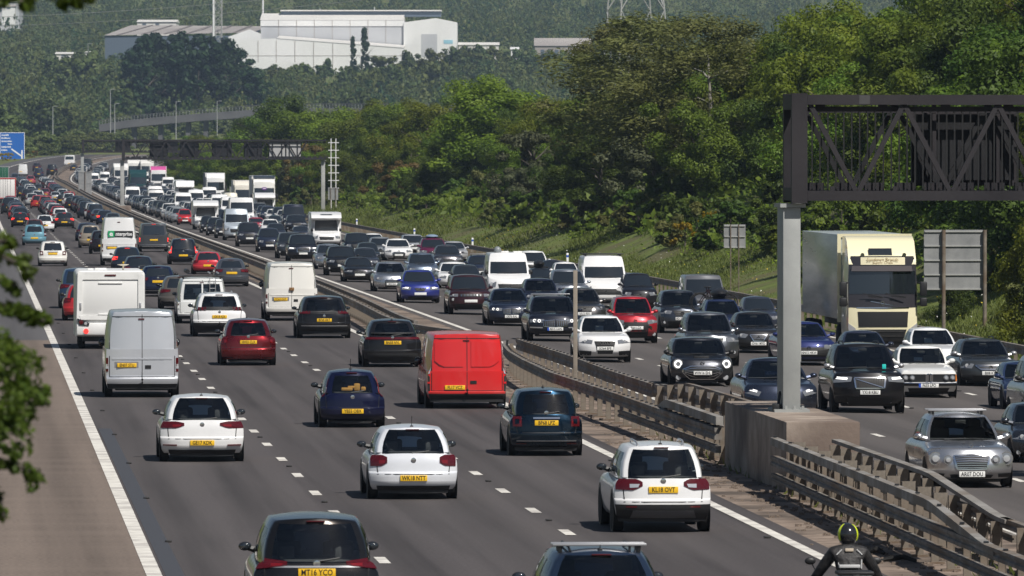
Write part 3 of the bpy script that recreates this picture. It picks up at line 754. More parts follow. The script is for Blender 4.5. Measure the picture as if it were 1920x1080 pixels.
        if lod < 2:
            if d.get('band2'): 
                _, x, a, c = d['band2']; add('tailgate_band', BLACK, [(-x, a), (x, a)], [(-x, c), (x, c)], .010, 8, 1)
            if d.get('refl'):
                x0, x1, a, c = d['refl']; add('reflector', RED, [(x0, a), (x1, a)], [(x0, c), (x1, c)], .026, 3, 1, (1, -1))
            if d.get('strip'): add('bumper_strip', SILVERP, [(-.8, d['strip'] + .008), (.8, d['strip'] + .008)], [(-.8, d['strip'] - .008), (.8, d['strip'] - .008)], .012, 10, 1)
            if d.get('chromestrip'): add('bumper_strip', SILVERP, [(-.85, d['chromestrip'] + .012), (.85, d['chromestrip'] + .012)], [(-.85, d['chromestrip'] - .012), (.85, d['chromestrip'] - .012)], .012, 10, 1)
            if d.get('bar'): add('tailgate_handle', CHROME, [(-.36, d['bar'] + .014), (.36, d['bar'] + .014)], [(-.36, d['bar'] - .014), (.36, d['bar'] - .014)], .03, 6, 1)
            if d.get('centre'): add('fog_lamp', RED, [(-.09, .225), (.09, .225)], [(-.08, .175), (.08, .175)], .02, 2, 1)
            if d.get('crease'): add('bumper_trim', paint(tuple(c * .55 for c in col)), [(-.95, d['crease'] + .008), (.95, d['crease'] + .008)], [(-.95, d['crease'] - .008), (.95, d['crease'] - .008)], .006, 10, 1)
            if d.get('spoiler'): add('spoiler', BLACK, [(-.72, d['spoiler'] + .012), (.72, d['spoiler'] + .012)], [(-.72, d['spoiler'] - .012), (.72, d['spoiler'] - .012)], .06, 8, 1)
            if d.get('badge') and not k.get('nobadge'):
                x, z = d['badge']; p = s.face('rear', x * hw, z * H)
                disc(MB(), p, .05, 'rear', .012).build('badge', CHROME, root)
            # wiper, high brake light, exhaust
            if rwin and kind not in ('saloon', 'coupe') and not d.get('split'):
                p0, p1 = s.gh(-.05, 0, rw[1] + .03), s.gh(.45, 0, rw[1] + .12)
                MB().tube([(p0[0], p0[1] - .03, p0[2]), (p1[0], p1[1] - .025, p1[2])], .012, 5).build('rear_wiper', BLACK, root)
            if not d.get('doors'):
                zt = .955
                p = s.gh(0, 0, .93); MB().box(-.13, .13, p[1] - .035, p[1] + .03, p[2] + .0, p[2] + .018, .006).build('brake_light', lm, root)
            # panel gaps
            if d.get('doors'):
                seam(0, .96, 0, .20); seam(-.86, .24, .86, .24)
                for g in (-1, 1): seam(g * .87, .92, g * .87, .24)
                seam(-.84, .935, .84, .935)
                for g in (-1, 1):
                    add('door_hinge', PM, [(g * .90, .66), (g * .97, .66)], [(g * .90, .635), (g * .97, .635)], .025, 1, 1)
                    add('door_hinge', PM, [(g * .90, .36), (g * .97, .36)], [(g * .90, .335), (g * .97, .335)], .025, 1, 1)
                add('door_handle', BLACK, [(.08, .375), (.24, .375)], [(.08, .335), (.24, .335)], .016, 2, 1)
                add('brake_light', RED, [(-.10, .915), (.06, .915)], [(-.10, .90), (.06, .90)], .02, 2, 1)
                if style == 'van':
                    add('door_moulding', PM, [(-.80, .455), (.80, .455)], [(-.80, .44), (.80, .44)], .016, 6, 1)
                    add('plate_recess', principled('recess_grey', (.20, .20, .21), .5), [(-.74, .415), (-.10, .415)], [(-.74, .345), (-.10, .345)], .006, 6, 2)
                if style == 'redvan':
                    for g in (-1, 1): add('door_panel', PM, [(g * .10, .90), (g * .80, .88)], [(g * .10, .56), (g * .62, .56), (g * .80, .64)], .018, 6, 3)
            else:
                w_ = .80
                zg = .36 if not d.get('crease') else .41
                seam(-w_, zg, w_, zg)
                if kind not in ('saloon', 'coupe'):
                    for g in (-1, 1): seam(g * .80, (d['lamp'][1][0][1] + .0), g * .78, zg)
                else: seam(-.85, .66, .85, .66)
            if k.get('exhaust'):
                MB().lathe([(-.12, .03), (.02, .032), (.02, .024)], (-hw * .55, .10, s.zu + .02), 'y', 10).build('exhaust_pipe', SILVERP, root)
        if d.get('split') and lod < 2: add('door_pillar', PM, [(-.03, .90), (.03, .90)], [(-.03, .55), (.03, .55)], .012, 1, 3)
        if plate is not False: plate_at(k.get('platex', d.get('platex', -.41 if d.get('doors') and style == 'van' else 0)), d['plate'], plate if lod == 0 else None)
        # rear underbody: axle beam and silencer in the dark
        MB().box(-hw * .72, hw * .72, .35, .75, s.zu - .07, s.zu + .05, .02).build('underbody', BLACK, root)
    else:
        d = FRONT[style or 'hatch']
        lampm = HEAD
        if 'band' in d:
            x, a, c = d['band']; add('front_band', BLACK, [(-x, a), (x, a)], [(-x, c), (x, c)], .006, 12, 2)
        if 'lamp' in d:
            lamps = add('headlight', lampm, d['lamp'][0], d['lamp'][1], .010, 8, 4, (1, -1))
            t0, t1 = d['lamp']
            for g, lo in zip((1, -1), lamps):
                if d.get('ringsx') and lod < 2:
                    for q in (.38, .70):
                        xq, za = pathpt(t0, q); zb_ = pathpt(t1, q)[1]; zc_ = (za + zb_) / 2
                        p = s.face('front', g * xq * hw, zc_ * H); rr = (za - zb_) * H * .42
                        disc(MB(), p, rr, 'front', .035, 18, rr * .62).build('lamp_ring', HEADW, lo)
                elif d.get('drl') or k.get('lit'):
                    zA = pathpt(t0, .5)[1]; zB = pathpt(t1, .5)[1]
                    add('lamp', HEADW, [(pathpt(t0, .25)[0], zA - (zA - zB) * .25), (pathpt(t0, .85)[0], pathpt(t0, .85)[1] - (zA - zB) * .15)], [(pathpt(t0, .3)[0], zA - (zA - zB) * .6), (pathpt(t0, .85)[0], pathpt(t0, .85)[1] - (zA - zB) * .55)], .018, 4, 1, (g,), lo)
                elif lod < 2:
                    xq, za = pathpt(t0, .55); zb_ = pathpt(t1, .55)[1]
                    p = s.face('front', g * xq * hw, (za + zb_) / 2 * H); rr = (za - zb_) * H * .36
                    disc(MB(), p, rr, 'front', .022, 16).build('lamp', CLEARL, lo)
        for x, z, r in d.get('rounds', []):
            for g in (1, -1):
                p = s.face('front', g * x * hw, z * H)
                p = (p[0], p[1] + .02, p[2])
                lo = disc(MB(), p, r * .95, 'front', .02, 22).build('headlight', HEAD, root)
                if not d.get('ringwhite'): disc(MB(), (p[0], p[1] + .035, p[2]), r * .55, 'front', .02, 18).build('lamp', CLEARL, lo)
                disc(MB(), p, r * 1.08, 'front', .018, 22, r * .93).build('lamp_bezel', CHROME if not d.get('band') else BLACK, lo)
                if d.get('ringwhite'): disc(MB(), p, r * .8, 'front', .05, 20, r * .45).build('lamp_ring', HEADW, lo)
        def bars(top, bot, n, m, parent, vert=False, th=.012):
            for i in range(n):
                q = (i + .5) / n
                if vert:
                    xa, za = pathpt(top, q); xb, zb_ = pathpt(bot, q)
                    s.patch(bmb, end, zz([(xa - th, za - .008), (xa + th, za - .008)]), zz([(xb - th, zb_ + .008), (xb + th, zb_ + .008)]), .022, 1, 3)
                else:
                    zl = lambda a: pathpt(top, a)[1] + (pathpt(bot, a)[1] - pathpt(top, a)[1]) * q
                    xl = lambda a: pathpt(top, a)[0] + (pathpt(bot, a)[0] - pathpt(top, a)[0]) * q
                    P = [(xl(a), zl(a)) for a in (.04, .27, .5, .73, .96)]
                    s.patch(bmb, end, zz([(x, z + .005) for x, z in P]), zz([(x, z - .005) for x, z in P]), .020, 6, 1)
        if 'grille' in d:
            go = add('grille', BLACK, d['grille'][0], d['grille'][1], .010, 10, 4)[0]
            if lod < 2:
                bmb = MB()
                if d.get('slats'): bars(d['grille'][0], d['grille'][1], d['slats'], CHROME, go)
                if d.get('vert'): bars(d['grille'][0], d['grille'][1], d['vert'], CHROME, go, True)
                if bmb.v: bmb.build('grille_slats', TRIM if d.get('slash') else CHROME if d.get('chromeg') or d.get('vert') else TRIM, go)
                if d.get('chromeg'):
                    fm = MB(); t0, t1 = d['grille']; e = .018
                    s.patch(fm, end, zz([(x, z + e) for x, z in t0]), zz(t0), .024, 10, 1)
                    s.patch(fm, end, zz(t1), zz([(x, z - e) for x, z in t1]), .024, 10, 1)
                    for q in (0, -1):
                        g = -1 if q == 0 else 1; w_ = .022
                        s.patch(fm, end, zz([(t0[q][0] - w_, t0[q][1]), (t0[q][0] + w_, t0[q][1])]), zz([(t1[q][0] - w_, t1[q][1]), (t1[q][0] + w_, t1[q][1])]), .024, 1, 4)
                    fm.build('grille_frame', CHROME, go)
                if d.get('slash'):
                    sm_ = MB(); s.patch(sm_, end, zz([(-.36, .395), (.38, .52)]), zz([(-.36, .383), (.38, .508)]), .03, 10, 1); sm_.build('grille_bar', CHROME, go)
        if 'kidney' in d:
            wd, a, c = d['kidney']
            for g in (1, -1):
                ko = add('grille', BLACK, [(.02, a), (wd, a - .02)], [(.03, c), (wd * .9, c + .01)], .014, 5, 3, (g,))[0]
                if lod < 2:
                    bmb = MB()
                    for i in range(6):
                        q = (i + .5) / 6; x = .02 + (wd - .02) * q
                        s.patch(bmb, end, zz([(x - .006, a - .02), (x + .006, a - .02)]), zz([(x - .006, c + .02), (x + .006, c + .02)]), .022, 1, 3, g)
                    s.patch(bmb, end, zz([(.02, a + .012), (wd, a - .008)]), zz([(.02, a), (wd, a - .02)]), .024, 5, 1, g)
                    s.patch(bmb, end, zz([(.03, c), (wd * .9, c + .01)]), zz([(.03, c - .01), (wd * .9, c)]), .024, 5, 1, g)
                    bmb.build('grille_slats', CHROME, ko)
        if 'intake' in d:
            x, a, c = d['intake']; add('lower_intake', BLACK, [(-x, a), (x, a)], [(-x * .9, c), (x * .9, c)], .008, 10, 2)
        if 'bumper' in d:
            x, a, c, m_ = d['bumper']; add('bumper', m_, [(-x, a), (x, a)], [(-x, c), (x, c)], .03, 12, 1)
            add('bumper_strip', CHROME, [(-x, a + .012), (x, a + .012)], [(-x, a), (x, a)], .034, 12, 1)
        if lod < 2:
            if 'fog' in d:
                x0, x1, a, c = d['fog']; add('fog_intake', BLACK, [(x0, a), (x1, a + .01)], [(x0, c), (x1, c)], .008, 4, 2, (1, -1))
            if 'fogr' in d or 'fograound' in d:
                x, z, r = d.get('fogr') or d['fograound']
                for g in (1, -1):
                    p = s.face('front', g * x * hw, z * H); fo = disc(MB(), p, r, 'front', .02, 16).build('fog_lamp', CLEARL, root)
                    disc(MB(), p, r * 1.35, 'front', .014, 16, r * .95).build('fog_bezel', BLACK, fo)
            if 'fogbar' in d:
                x, z = d['fogbar']; add('bumper_blade', SILVERP, [(x - .22, z + .012), (x + .2, z + .02)], [(x - .2, z - .012), (x + .2, z - .008)], .014, 4, 1, (1, -1))
            if d.get('strip'): add('bumper_strip', SILVERP, [(-.6, d['strip'] + .012), (.6, d['strip'] + .012)], [(-.55, d['strip'] - .012), (.55, d['strip'] - .012)], .016, 10, 1)
            if d.get('amber'):
                add('indicator', AMBER, [(.90, .475), (.985, .475)], [(.90, .34), (.985, .34)], .012, 2, 2, (1, -1))
            if d.get('rings4'):
                for i in range(4):
                    p = s.face('front', (i - 1.5) * .075, d['rings4'] * H); disc(MB(), p, .052, 'front', .045, 18, .04).build('badge', CHROME, root)
            elif d.get('badge'):
                x, z = d['badge']; p = s.face('front', x * hw, z * H)
                disc(MB(), p, .06, 'front', .04, 18, .045).build('badge', CHROME, root)
            if d.get('star'):
                p = s.tub(0, 1, 1); MB().tube([(0, p[1] - .05, p[2] - .02), (0, p[1] - .05, p[2] + .03)], .006, 5).build('badge', CHROME, root)
                pp = (0, p[1] - .05, p[2] + .065); disc(MB(), pp, .04, 'front', .0, 16, .032).build('badge', CHROME, root)
            if d.get('scoop'):
                y0 = L - .55; MB().box(-.22, .22, y0 - .06, y0 + .06, li(y0, s.top) - .02, li(y0, s.top) + .03, .012).build('bonnet_scoop', BLACK, root)
            if d.get('ccut'): add('front_blade', CHROME, [(.50, .41), (.70, .38)], [(.52, .37), (.74, .30)], .02, 3, 2, (1, -1))
            # bonnet shut lines and wipers
            for g in (1, -1):
                p0 = s.gh(g * .55, 1, .05); p1 = s.gh(g * .05 - .1, 1, .09)
                MB().tube([(p0[0], p0[1] + .02, p0[2] + .01), (p1[0], p1[1] + .02, p1[2] + .012)], .01, 5).build('wiper', BLACK, root)
        if plate is not False: plate_at(k.get('platex', 0), d['plate'], plate if lod == 0 else None)
        MB().box(-hw * .72, hw * .72, L - .9, L - .4, s.zu - .07, s.zu + .05, .02).build('underbody', BLACK, root)
    if seams_mb.v: seams_mb.build('panel_gap', BLACK, body)
    # roof furniture
    if k.get('rails'):
        for g in (-1, 1):
            n = 8; pts = []
            for i in range(n + 1):
                t = .06 + .80 * i / n; p = s.gh(g * .80, t, 1); pts.append((p[0], p[1], p[2] + (.055 if 0 < i < n else .0)))
            MB().tube(pts, .018, 6).build('roof_rail', k.get('railm', SILVERP), root)
    if k.get('bars'):
        for q in k.get('barpos', (.30, .72)):
            p = s.gh(0, q, 1); z = H + .08; w = s.Wg1 * 1.05
            ro = MB().box(-w, w, p[1] - .045, p[1] + .045, z - .018, z + .018, .012).build('roof_bar', k.get('barm', SILVERP), root)
            for g in (-1, 1): MB().tube([(g * s.Wg1 * .86, p[1], H - .09), (g * s.Wg1 * .88, p[1], z - .01)], .028, 6).build('roof_bar_foot', BLACK, ro)
    if k.get('aerial'):
        p = s.gh(0, k.get('aerial_t', .12), 1); MB().tube([(0, p[1], p[2] - .01), (0, p[1] - .08, p[2] + k['aerial'])], .007, 5).box(-.03, .03, p[1] - .05, p[1] + .05, p[2] - .02, p[2] + .02, .01).build('aerial', BLACK, root)
    if k.get('roofbox'):
        p = s.gh(0, .5, 1)
        mb = MB().ball((k.get('boxx', 0), p[1], H + k.get('boxz', .22)), (s.Wg1 * .62, .95, k.get('boxh', .18)), 20, 10)
        MB.build(mb, 'roof_box', k.get('boxm', BLACK), root)
        MB().box(-s.Wg1, s.Wg1, p[1] - .5, p[1] - .44, H + .03, H + .08).box(-s.Wg1, s.Wg1, p[1] + .44, p[1] + .5, H + .03, H + .08).build('roof_bar', BLACK, root)
    if k.get('hitch'):
        MB().tube([(0, .12, .42), (0, -.06, .40), (0, -.08, .48)], .025, 6).ball((0, -.08, .5), (.03, .03, .03), 8, 6).build('tow_ball', BLACK, root)
    return s

GROUPS = {}
def vehicle(end, kind, xl, xr, yroof, yb, col, label, **k):
    """one vehicle, put on the road where its nearest tyres stand"""
    cx = (xl + xr) / 2
    X, Y, Z, o = at(cx, yb)
    if 'spot' in k: X, Y, Z = W2(*k.pop('spot'))
    sc = F / Y
    W = k.pop('W', (xr - xl) / sc); H = k.pop('H', (yb - yroof) / sc - .03)
    lod = k.pop('lod', 0 if sc > 47 else (1 if sc > 21 else 2))
    heading = -math.atan(((XL(Y + 5) - XL(Y - 5)) / 10)) + k.pop('turn', 0)
    root = empty(k.pop('name', NAMES[kind]))
    style = k.pop('style', None)
    if kind == 'van' and 'r' not in k: k['r'] = .34
    r = k.get('r', KINDS[kind][12]); L = k.get('L', KINDS[kind][0])
    near = (r + .42 if kind not in ('van', 'mpvvan') else 1.0) if end == 'rear' else (r + .52)
    if kind == 'cab': near = 1.15
    near -= r * .55
    rz = heading if end == 'rear' else heading + math.pi
    f = Vector((-math.sin(heading), math.cos(heading), 0))
    base = Vector((X, Y, Z)) - f * near if end == 'rear' else Vector((X, Y, Z)) + f * (L - near)
    place(root, base, rz)
    tag(root, label, k.pop('cat', CATS.get(kind, 'car')), k.pop('group', ('vehicles driving away on the near carriageway' if end == 'rear' else 'oncoming vehicles queueing on the far carriageway')))
    s = build_vehicle(root, kind, W, H, col, end, lod, style, k.pop('plate', None), k.pop('lit', False), **k)
    return root, s
WHITE = (.76, .76, .76); CREAMW = (.77, .755, .71); SILV = (.46, .47, .49); GREY = (.16, .165, .175); DGREY = (.045, .047, .052)
NAVY = (.006, .011, .034); BLUE = (.003, .005, .028); BLK = (.008, .008, .010); DBLUE = (.014, .024, .045); REDC = (.45, .012, .014); DRED = (.22, .012, .018); TEAL = (.005, .017, .032)
MAROON = (.030, .008, .012); BEIGE = (.30, .255, .20); LBLUE = (.13, .30, .38); CREAM = (.80, .72, .47); TAUPE = (.095, .085, .078); SKYS = (.50, .56, .62); GREEN = (.01, .06, .035)
PANELM = noisy('motorhome_panel', (.70, .70, .685), (.80, .80, .785), 2.0, 0.35, 5, spec=.5)
PANELG = principled('motorhome_grey_panel', (.70, .70, .69), .4)

def place_root(name, end, cx, yb, label, cat, near, L, group=None):
    X, Y, Z, o = at(cx, yb)
    heading = -math.atan(((XL(Y + 5) - XL(Y - 5)) / 10))
    f = Vector((-math.sin(heading), math.cos(heading), 0))
    root = empty(name)
    b = Vector((X, Y, Z)) - f * near if end == 'rear' else Vector((X, Y, Z)) + f * (L - near)
    place(root, b, heading if end == 'rear' else heading + math.pi)
    tag(root, label, cat, group or ('vehicles driving away on the near carriageway' if end == 'rear' else 'oncoming vehicles queueing on the far carriageway'))
    return root, F / Y

def rounded_box(W, L, z0, z1, r=.12):
    """a coachbuilt body with rounded corners, y from 0 to L"""
    def ring(k): return k
    mb = MB()
    poly = []
    for cx_, cz, a0 in ((W / 2 - r, z1 - r, 0), (-W / 2 + r, z1 - r, 90)):
        for i in range(5): a = R(a0 + 90 * i / 4); poly.append((cx_ + r * math.cos(a), cz + r * math.sin(a)))
    poly += [(-W / 2, z0), (W / 2, z0)]
    cx, cz = 0, (z0 + z1) / 2
    prof = [(0, .90), (.03, .955), (.09, .985), (.18, 1), (L - .18, 1), (L - .06, .98), (L, .93)]
    b = len(mb.v); n = len(poly)
    for y, q in prof:
        for p in poly: mb.v.append((p[0] * q, y, cz + (p[1] - cz) * (q * .6 + .4 if q < 1 else 1)))
    for i in range(len(prof) - 1):
        for k in range(n):
            l = (k + 1) % n; mb.f.append((b + i * n + k, b + i * n + l, b + (i + 1) * n + l, b + (i + 1) * n + k))
    mb.f.append(tuple(range(b, b + n))); e = b + (len(prof) - 1) * n; mb.f.append(tuple(range(e + n - 1, e - 1, -1)))
    return mb

def rear_motorhome(cx, W, yb, H, label):
    root, sc = place_root('motorhome', 'rear', cx, yb, label, 'motorhome', 1.0, 6)
    rounded_box(W, 5.6, .42, H, .16).build('body', PANELM, root)
    hw = W / 2
    # moulded rear panel: bright raised frame round a flat recess, deep bumper
    fr = MB()
    for g in (-1, 1): fr.prism([(g * hw * .97, .9), (g * hw * .80, 1.05), (g * hw * .80, H - .12), (g * hw * .94, H - .12)][::g], 'y', -.07, .02)
    fr.prism([(-hw * .94, H - .05), (-hw * .92, H - .30), (hw * .92, H - .30), (hw * .94, H - .05)], 'y', -.06, .02)
    fr.prism([(-hw * .9, 1.12), (-hw * .84, .98), (hw * .84, .98), (hw * .9, 1.12)], 'y', -.08, .02)
    fr.build('rear_frame', PANELM, root, smooth=False)
    MB().box(-hw * .80, hw * .80, -.025, .02, 1.12, H - .30, .008).build('rear_panel', PANELG, root)
    bm = MB().box(-hw * .98, hw * .98, -.12, .1, .46, .88, .07); bm.build('bumper', PANELM, root)
    for g in (-1, 1):
        t = MB().prism([(g * hw * .95, 1.03), (g * hw * .60, .86), (g * hw * .62, .78), (g * hw * .90, .80)][::-g], 'y', -.15, .0).build('tail_light', GLASSD, root)
        disc(MB(), (g * hw * .84, -.15, .90), .075, 'rear', .012).build('lamp', RED, t)
        disc(MB(), (g * hw * .71, -.15, .855), .05, 'rear', .012).build('lamp', CLEARL, t)
        disc(MB(), (g * hw * .70, -.12, .60), .085, 'rear', .02).build('reflector', REDLIT, root)  # reflector discs are given a glow of their own by emission
        MB().box(g * hw * .86 - .035, g * hw * .86 + .035, -.10, 0, 1.30, 1.55, .02).build('grab_handle', SILVERP, root)
    MB().box(-.19, .19, -.09, 0, H - .18, H - .13, .01).build('brake_light', RED, root)
    MB().box(-.40, .40, -.06, 0, H - .44, H - .39, .012).build('rear_rail', PANELM, root)
    MB().box(-.40, .40, -.09, 0, 1.13, 1.18, .012).build('rear_rail', PANELM, root)
    po = MB().box(hw * .05, hw * .05 + .52, -.14, -.1, .74, .85).build('number_plate', YPL, root)
    MB().tube([(.45, 1.2, H - .02), (.45, 1.2, H + .16)], .03).lathe([(0, .02), (.05, .20), (.06, .20)], (.45, 1.2, H + .13), 'z', 20).build('satellite_dish', principled('dish_cream', (.75, .68, .55), .5), root)
    MB().box(-.5, -.1, 1, 1.5, H - .02, H + .07, .02).box(-.75, -.55, 1.2, 1.5, H - .02, H + .06, .02).build('roof_vent', PANELM, root)
    for g in (-1, 1): wheel(root, g * (hw - .22), 1.1, .34, .21, 1); wheel(root, g * (hw - .22), 4.6, .34, .21, 1)
    MB().box(-hw * .8, hw * .8, .2, 5.2, .25, .44).build('chassis', BLACK, root)
    # cab in front
    cab = MB()
    c = Car('van', 2.0, 2.2, L=2.4)
    cab.box(-.98, .98, 5.4, 7.0, .35, 1.15, .1).build('cab', PANELM, root)
    return root

def front_motorhome(cx, W, yb, H, label, aclass=False, skylight=False, lod=1, col=WHITE):
    """coachbuilt motorhome from the front: van cab under a bed over the cab, or an integrated front"""
    root, sc = place_root('motorhome', 'front', cx, yb, label, 'motorhome', .7, 6.6)
    PM = paint(col, 0.0); hw = W / 2
    if aclass:
        s = Car('van', W, H, L=6.6, c0=.35, c1=.75, belt=.46, cowl=.46, hood=.42, nose=.36, g0=.985, g1=.93)
        build_vehicle(root, 'van', W, H, col, 'front', max(lod, 1), 'van', False, L=6.6, c0=.35, c1=.75, belt=.46, cowl=.46, hood=.42, nose=.36, g0=.985, g1=.93, ws_h=.72)
        return root
    rounded_box(W, 4.9, .45, H, .12).build('body', PM, root)
    build_vehicle(root, 'van', 1.98, min(2.0, H * .8), col, 'front', max(lod, 1), 'van', False, L=6.6)
    # bed over the cab
    z0, z1 = min(1.98, H * .78), H - .03
    mb = MB(); hw2 = hw * .97
    pts = [(4.7, z0 - .05), (5.75, z0 - .02), (6.05, z0 + .12), (5.95, z0 + .3), (5.4, z1 - .02), (4.7, z1 + .02)]
    mb.prism(pts[::-1], 'x', -hw2, hw2); mb.build('overcab', PM, root, angle=30)
    if skylight:
        mb = MB(); a, b = Vector((0, 5.88, z0 + .37)), Vector((0, 5.55, z1 - .10))
        mb.v += [(-.42, a.y + .03, a.z), (.42, a.y + .03, a.z), (.42, b.y + .03, b.z), (-.42, b.y + .03, b.z)]; mb.f.append((0, 1, 2, 3))
        mb.build('overcab_window', GLASSD, root, merge=False)
    for g in (-1, 1): wheel(root, g * (hw - .2), 1.6, .34, .22, 2)
    return root

def front_lorry(cx, W, yb, H, label, col, trailer=None, trailerL=10, deflector=True, dcol=None, lod=1, visor=True, grille=None, sign=None, emblem=None, near_detail=False, trH=None, name='lorry'):
    root, sc = place_root(name, 'front', cx, yb, label, 'lorry', 1.0, 2.35)
    PM = paint(col, 0.0); hw = W / 2
    hc = H * (.84 if deflector else 1.0)
    s = build_vehicle(root, 'cab', W, hc, col, 'front', max(lod, 0), 'van', False, L=2.35, ws_h=.66, belt=.475, cowl=.475, hood=.47, nose=.46, darkglass=1, fp=[(0, .10), (.15, .02), (.3, 0), (.6, 0), (.8, .01), (1, .03)], fc=.16, ft=.04, side_h=.6, c1=.20, drop=.0, bow=.16) if not near_detail else None
    if near_detail:
        s = Car('cab', W, hc, L=2.35, belt=.475, cowl=.475, hood=.47, nose=.46, fp=[(0, .12), (.15, .03), (.3, 0), (.6, 0), (.8, .01), (1, .03)], fc=.16, ft=.04, c1=.22, drop=.0, bow=.16)
        us = [-1, -.97, -.9, -.75, -.5, -.25, 0, .25, .5, .75, .9, .97, 1]
        b = MB(); vs = [0, .1, .2, .3, .45, .6, .75, .9, 1]; ts = [0, .1, .3, .5, .7, .85, .95, 1]
        for t in (0, 1): b.grid(lambda u, v: s.tub(u, t, v), us, vs)
        for g in (-1, 1): b.grid(lambda t, v: s.tub(g, t, v), ts, vs)
        b.grid(lambda u, t: s.tub(u, t, 0), [-1, 1], ts)
        hs = [0, .1, .3, .5, .66, .8, .86, .93, .97, 1]
        b.grid(lambda u, h: s.gh(u, 1, h), us, hs); b.grid(lambda u, h: s.gh(u, 0, h), us, hs)
        for g in (-1, 1): b.grid(lambda t, h: s.gh(g, t, h), ts, hs)
        b.grid(lambda u, t: s.gh(u, t, 1), us, ts)
        b.build('body', PM, root, angle=45)
        def P(name, m, top, bot, off=.01, nx=10, nz=4, mir=(1,), par=root):
            o = None
            for g in mir: mb = MB(); s.patch(mb, 'front', top, bot, off, nx, nz, g); o = mb.build(name, m, par)
            return o
        H_ = H
        # dark mask round the screen, glass, sun visor, name board above
        P('screen_surround', principled('screen_mask', (.030, .028, .034), .35, coat=.3), [(-.93, .835 * H), (.93, .835 * H)], [(-.97, .40 * H), (.97, .40 * H)], .012, 14, 8)
        P('windscreen', GLASSD, [(-.90, .71 * H), (.90, .71 * H)], [(-.92, .515 * H), (.92, .515 * H)], .022, 12, 6)
        P('sun_visor', principled('visor_smoke', (.10, .09, .095), .3), [(-.78, .752 * H), (.82, .752 * H)], [(-.80, .708 * H), (.84, .708 * H)], .11, 10, 2)
        sb = P('name_board', principled('board_cream', (.78, .72, .50), .5), [(-.62, .826 * H), (.60, .826 * H)], [(-.62, .762 * H), (.60, .762 * H)], .03, 8, 2)
        p = s.face('front', 0, .82 * H); text('Sandown Brands', sb, (0, p[1] + .05, .806 * H), .16, (math.pi / 2, 0, math.pi), principled('board_brown', (.35, .25, .12), .6), 1.0, 'board_lettering')
        text('Supply Chain', sb, (0, p[1] + .05, .779 * H), .13, (math.pi / 2, 0, math.pi), MATS['board_brown'], 1.0, 'board_lettering')
        for g in (-.32, .32): MB().tube([((g - .3) * hw, s.L + .03, .485 * H), ((g + .1) * hw, s.L + .03, .50 * H)], .02, 5).tube([((g - .3) * hw, s.L + .035, .49 * H), ((g + .25) * hw, s.L + .02, .52 * H)], .012, 5).build('wiper', BLACK, root)
        P('nose_strip', CHROME, [(-.72, .402 * H), (.72, .402 * H)], [(-.72, .393 * H), (.72, .393 * H)], .03, 8, 1)
        go = P('upper_grille', BLACK, [(-.70, .365 * H), (.70, .365 * H)], [(-.68, .235 * H), (.68, .235 * H)], .014, 8, 4)
        P('lower_grille', BLACK, [(-.66, .215 * H), (.66, .215 * H)], [(-.5, .06 * H), (.5, .06 * H)], .014, 8, 4)
        for z in (.205, .165, .125): P('grille_bar', TRIM, [(-.60, z * H), (.60, z * H)], [(-.58, (z - .012) * H), (.58, (z - .012) * H)], .04, 8, 1)
        mb = MB(); s.patch(mb, 'front', [(-.30, .418 * H), (.34, .455 * H)], [(-.30, .414 * H), (.34, .451 * H)], .02, 8, 1); disc(mb, s.face('front', .02, .434 * H), .07, 'front', .025, 18, .05); mb.build('badge', CHROME, root)
        P('headlight', CLEARL, [(.76, .225 * H), (.95, .27 * H)], [(.70, .14 * H), (.90, .14 * H)], .016, 4, 4, (1, -1))
        P('roof_window', GLASSD, [(-.30, .925 * hc), (.42, .925 * hc)], [(-.26, .885 * hc), (.38, .885 * hc)], .05, 6, 2) if False else None
        for g in (-1, 1):
            x = g * (hw + .13)
            mb = MB().box(x - .12, x + .12, s.L - .05, s.L + .09, .50 * H, .62 * H, .04).box(x - .12, x + .12, s.L - .05, s.L + .09, .41 * H, .485 * H, .04)
            mb.tube([(g * hw * .97, s.L - .2, .61 * H), (x, s.L, .60 * H)], .035).tube([(g * hw * .97, s.L - .2, .43 * H), (x, s.L, .43 * H)], .035); mb.build('door_mirror', BLACK, root)
            MB().grid(lambda t, h: (lambda p: (p[0] + g * .006, p[1], p[2]))(s.gh(g, t, h)), [.5, .62, .75, .9], [.04, .25, .5]).build('side_window', GLASSD, root)
            wheel(root, g * (hw - .16), s.L - 1.1, .5, .3, 0)
        MB().box(-hw * .8, hw * .8, .3, 1.9, .3, .5).build('chassis', BLACK, root)
    if deflector:
        # wind deflector on the cab roof, swept up and back
        hd = H; mb = MB()
        pts = [(.0, hc - .35), (2.05, hc - .30), (2.0, hc - .12), (1.45, hc + (hd - hc) * .75), (.9, hd), (0.0, hd)]
        mb.prism(pts[::-1], 'x', -hw * .93, hw * .93)
        do = mb.build('roof_fairing', paint(dcol, 0.0) if dcol else PM, root, angle=50)
        if near_detail:
            mb = MB(); z0, z1 = hc - .12 + .1, hc + (hd - hc) * .35
            mb.v += [(-.28 * hw * 2 * .5, 1.99, hc - .05), (.36 * hw, 1.99, hc - .05), (.36 * hw, 1.76, hc + .24), (-.28 * hw, 1.76, hc + .24)]; mb.f.append((0, 1, 2, 3)); mb.build('roof_light_window', GLASSD, root, merge=False)
            for g in (-.6, .55): MB().lathe([(0, .03), (.2, .07)], (g * hw, 1.9, hc + .02), 'y', 12).build('air_horn', CHROME, root)
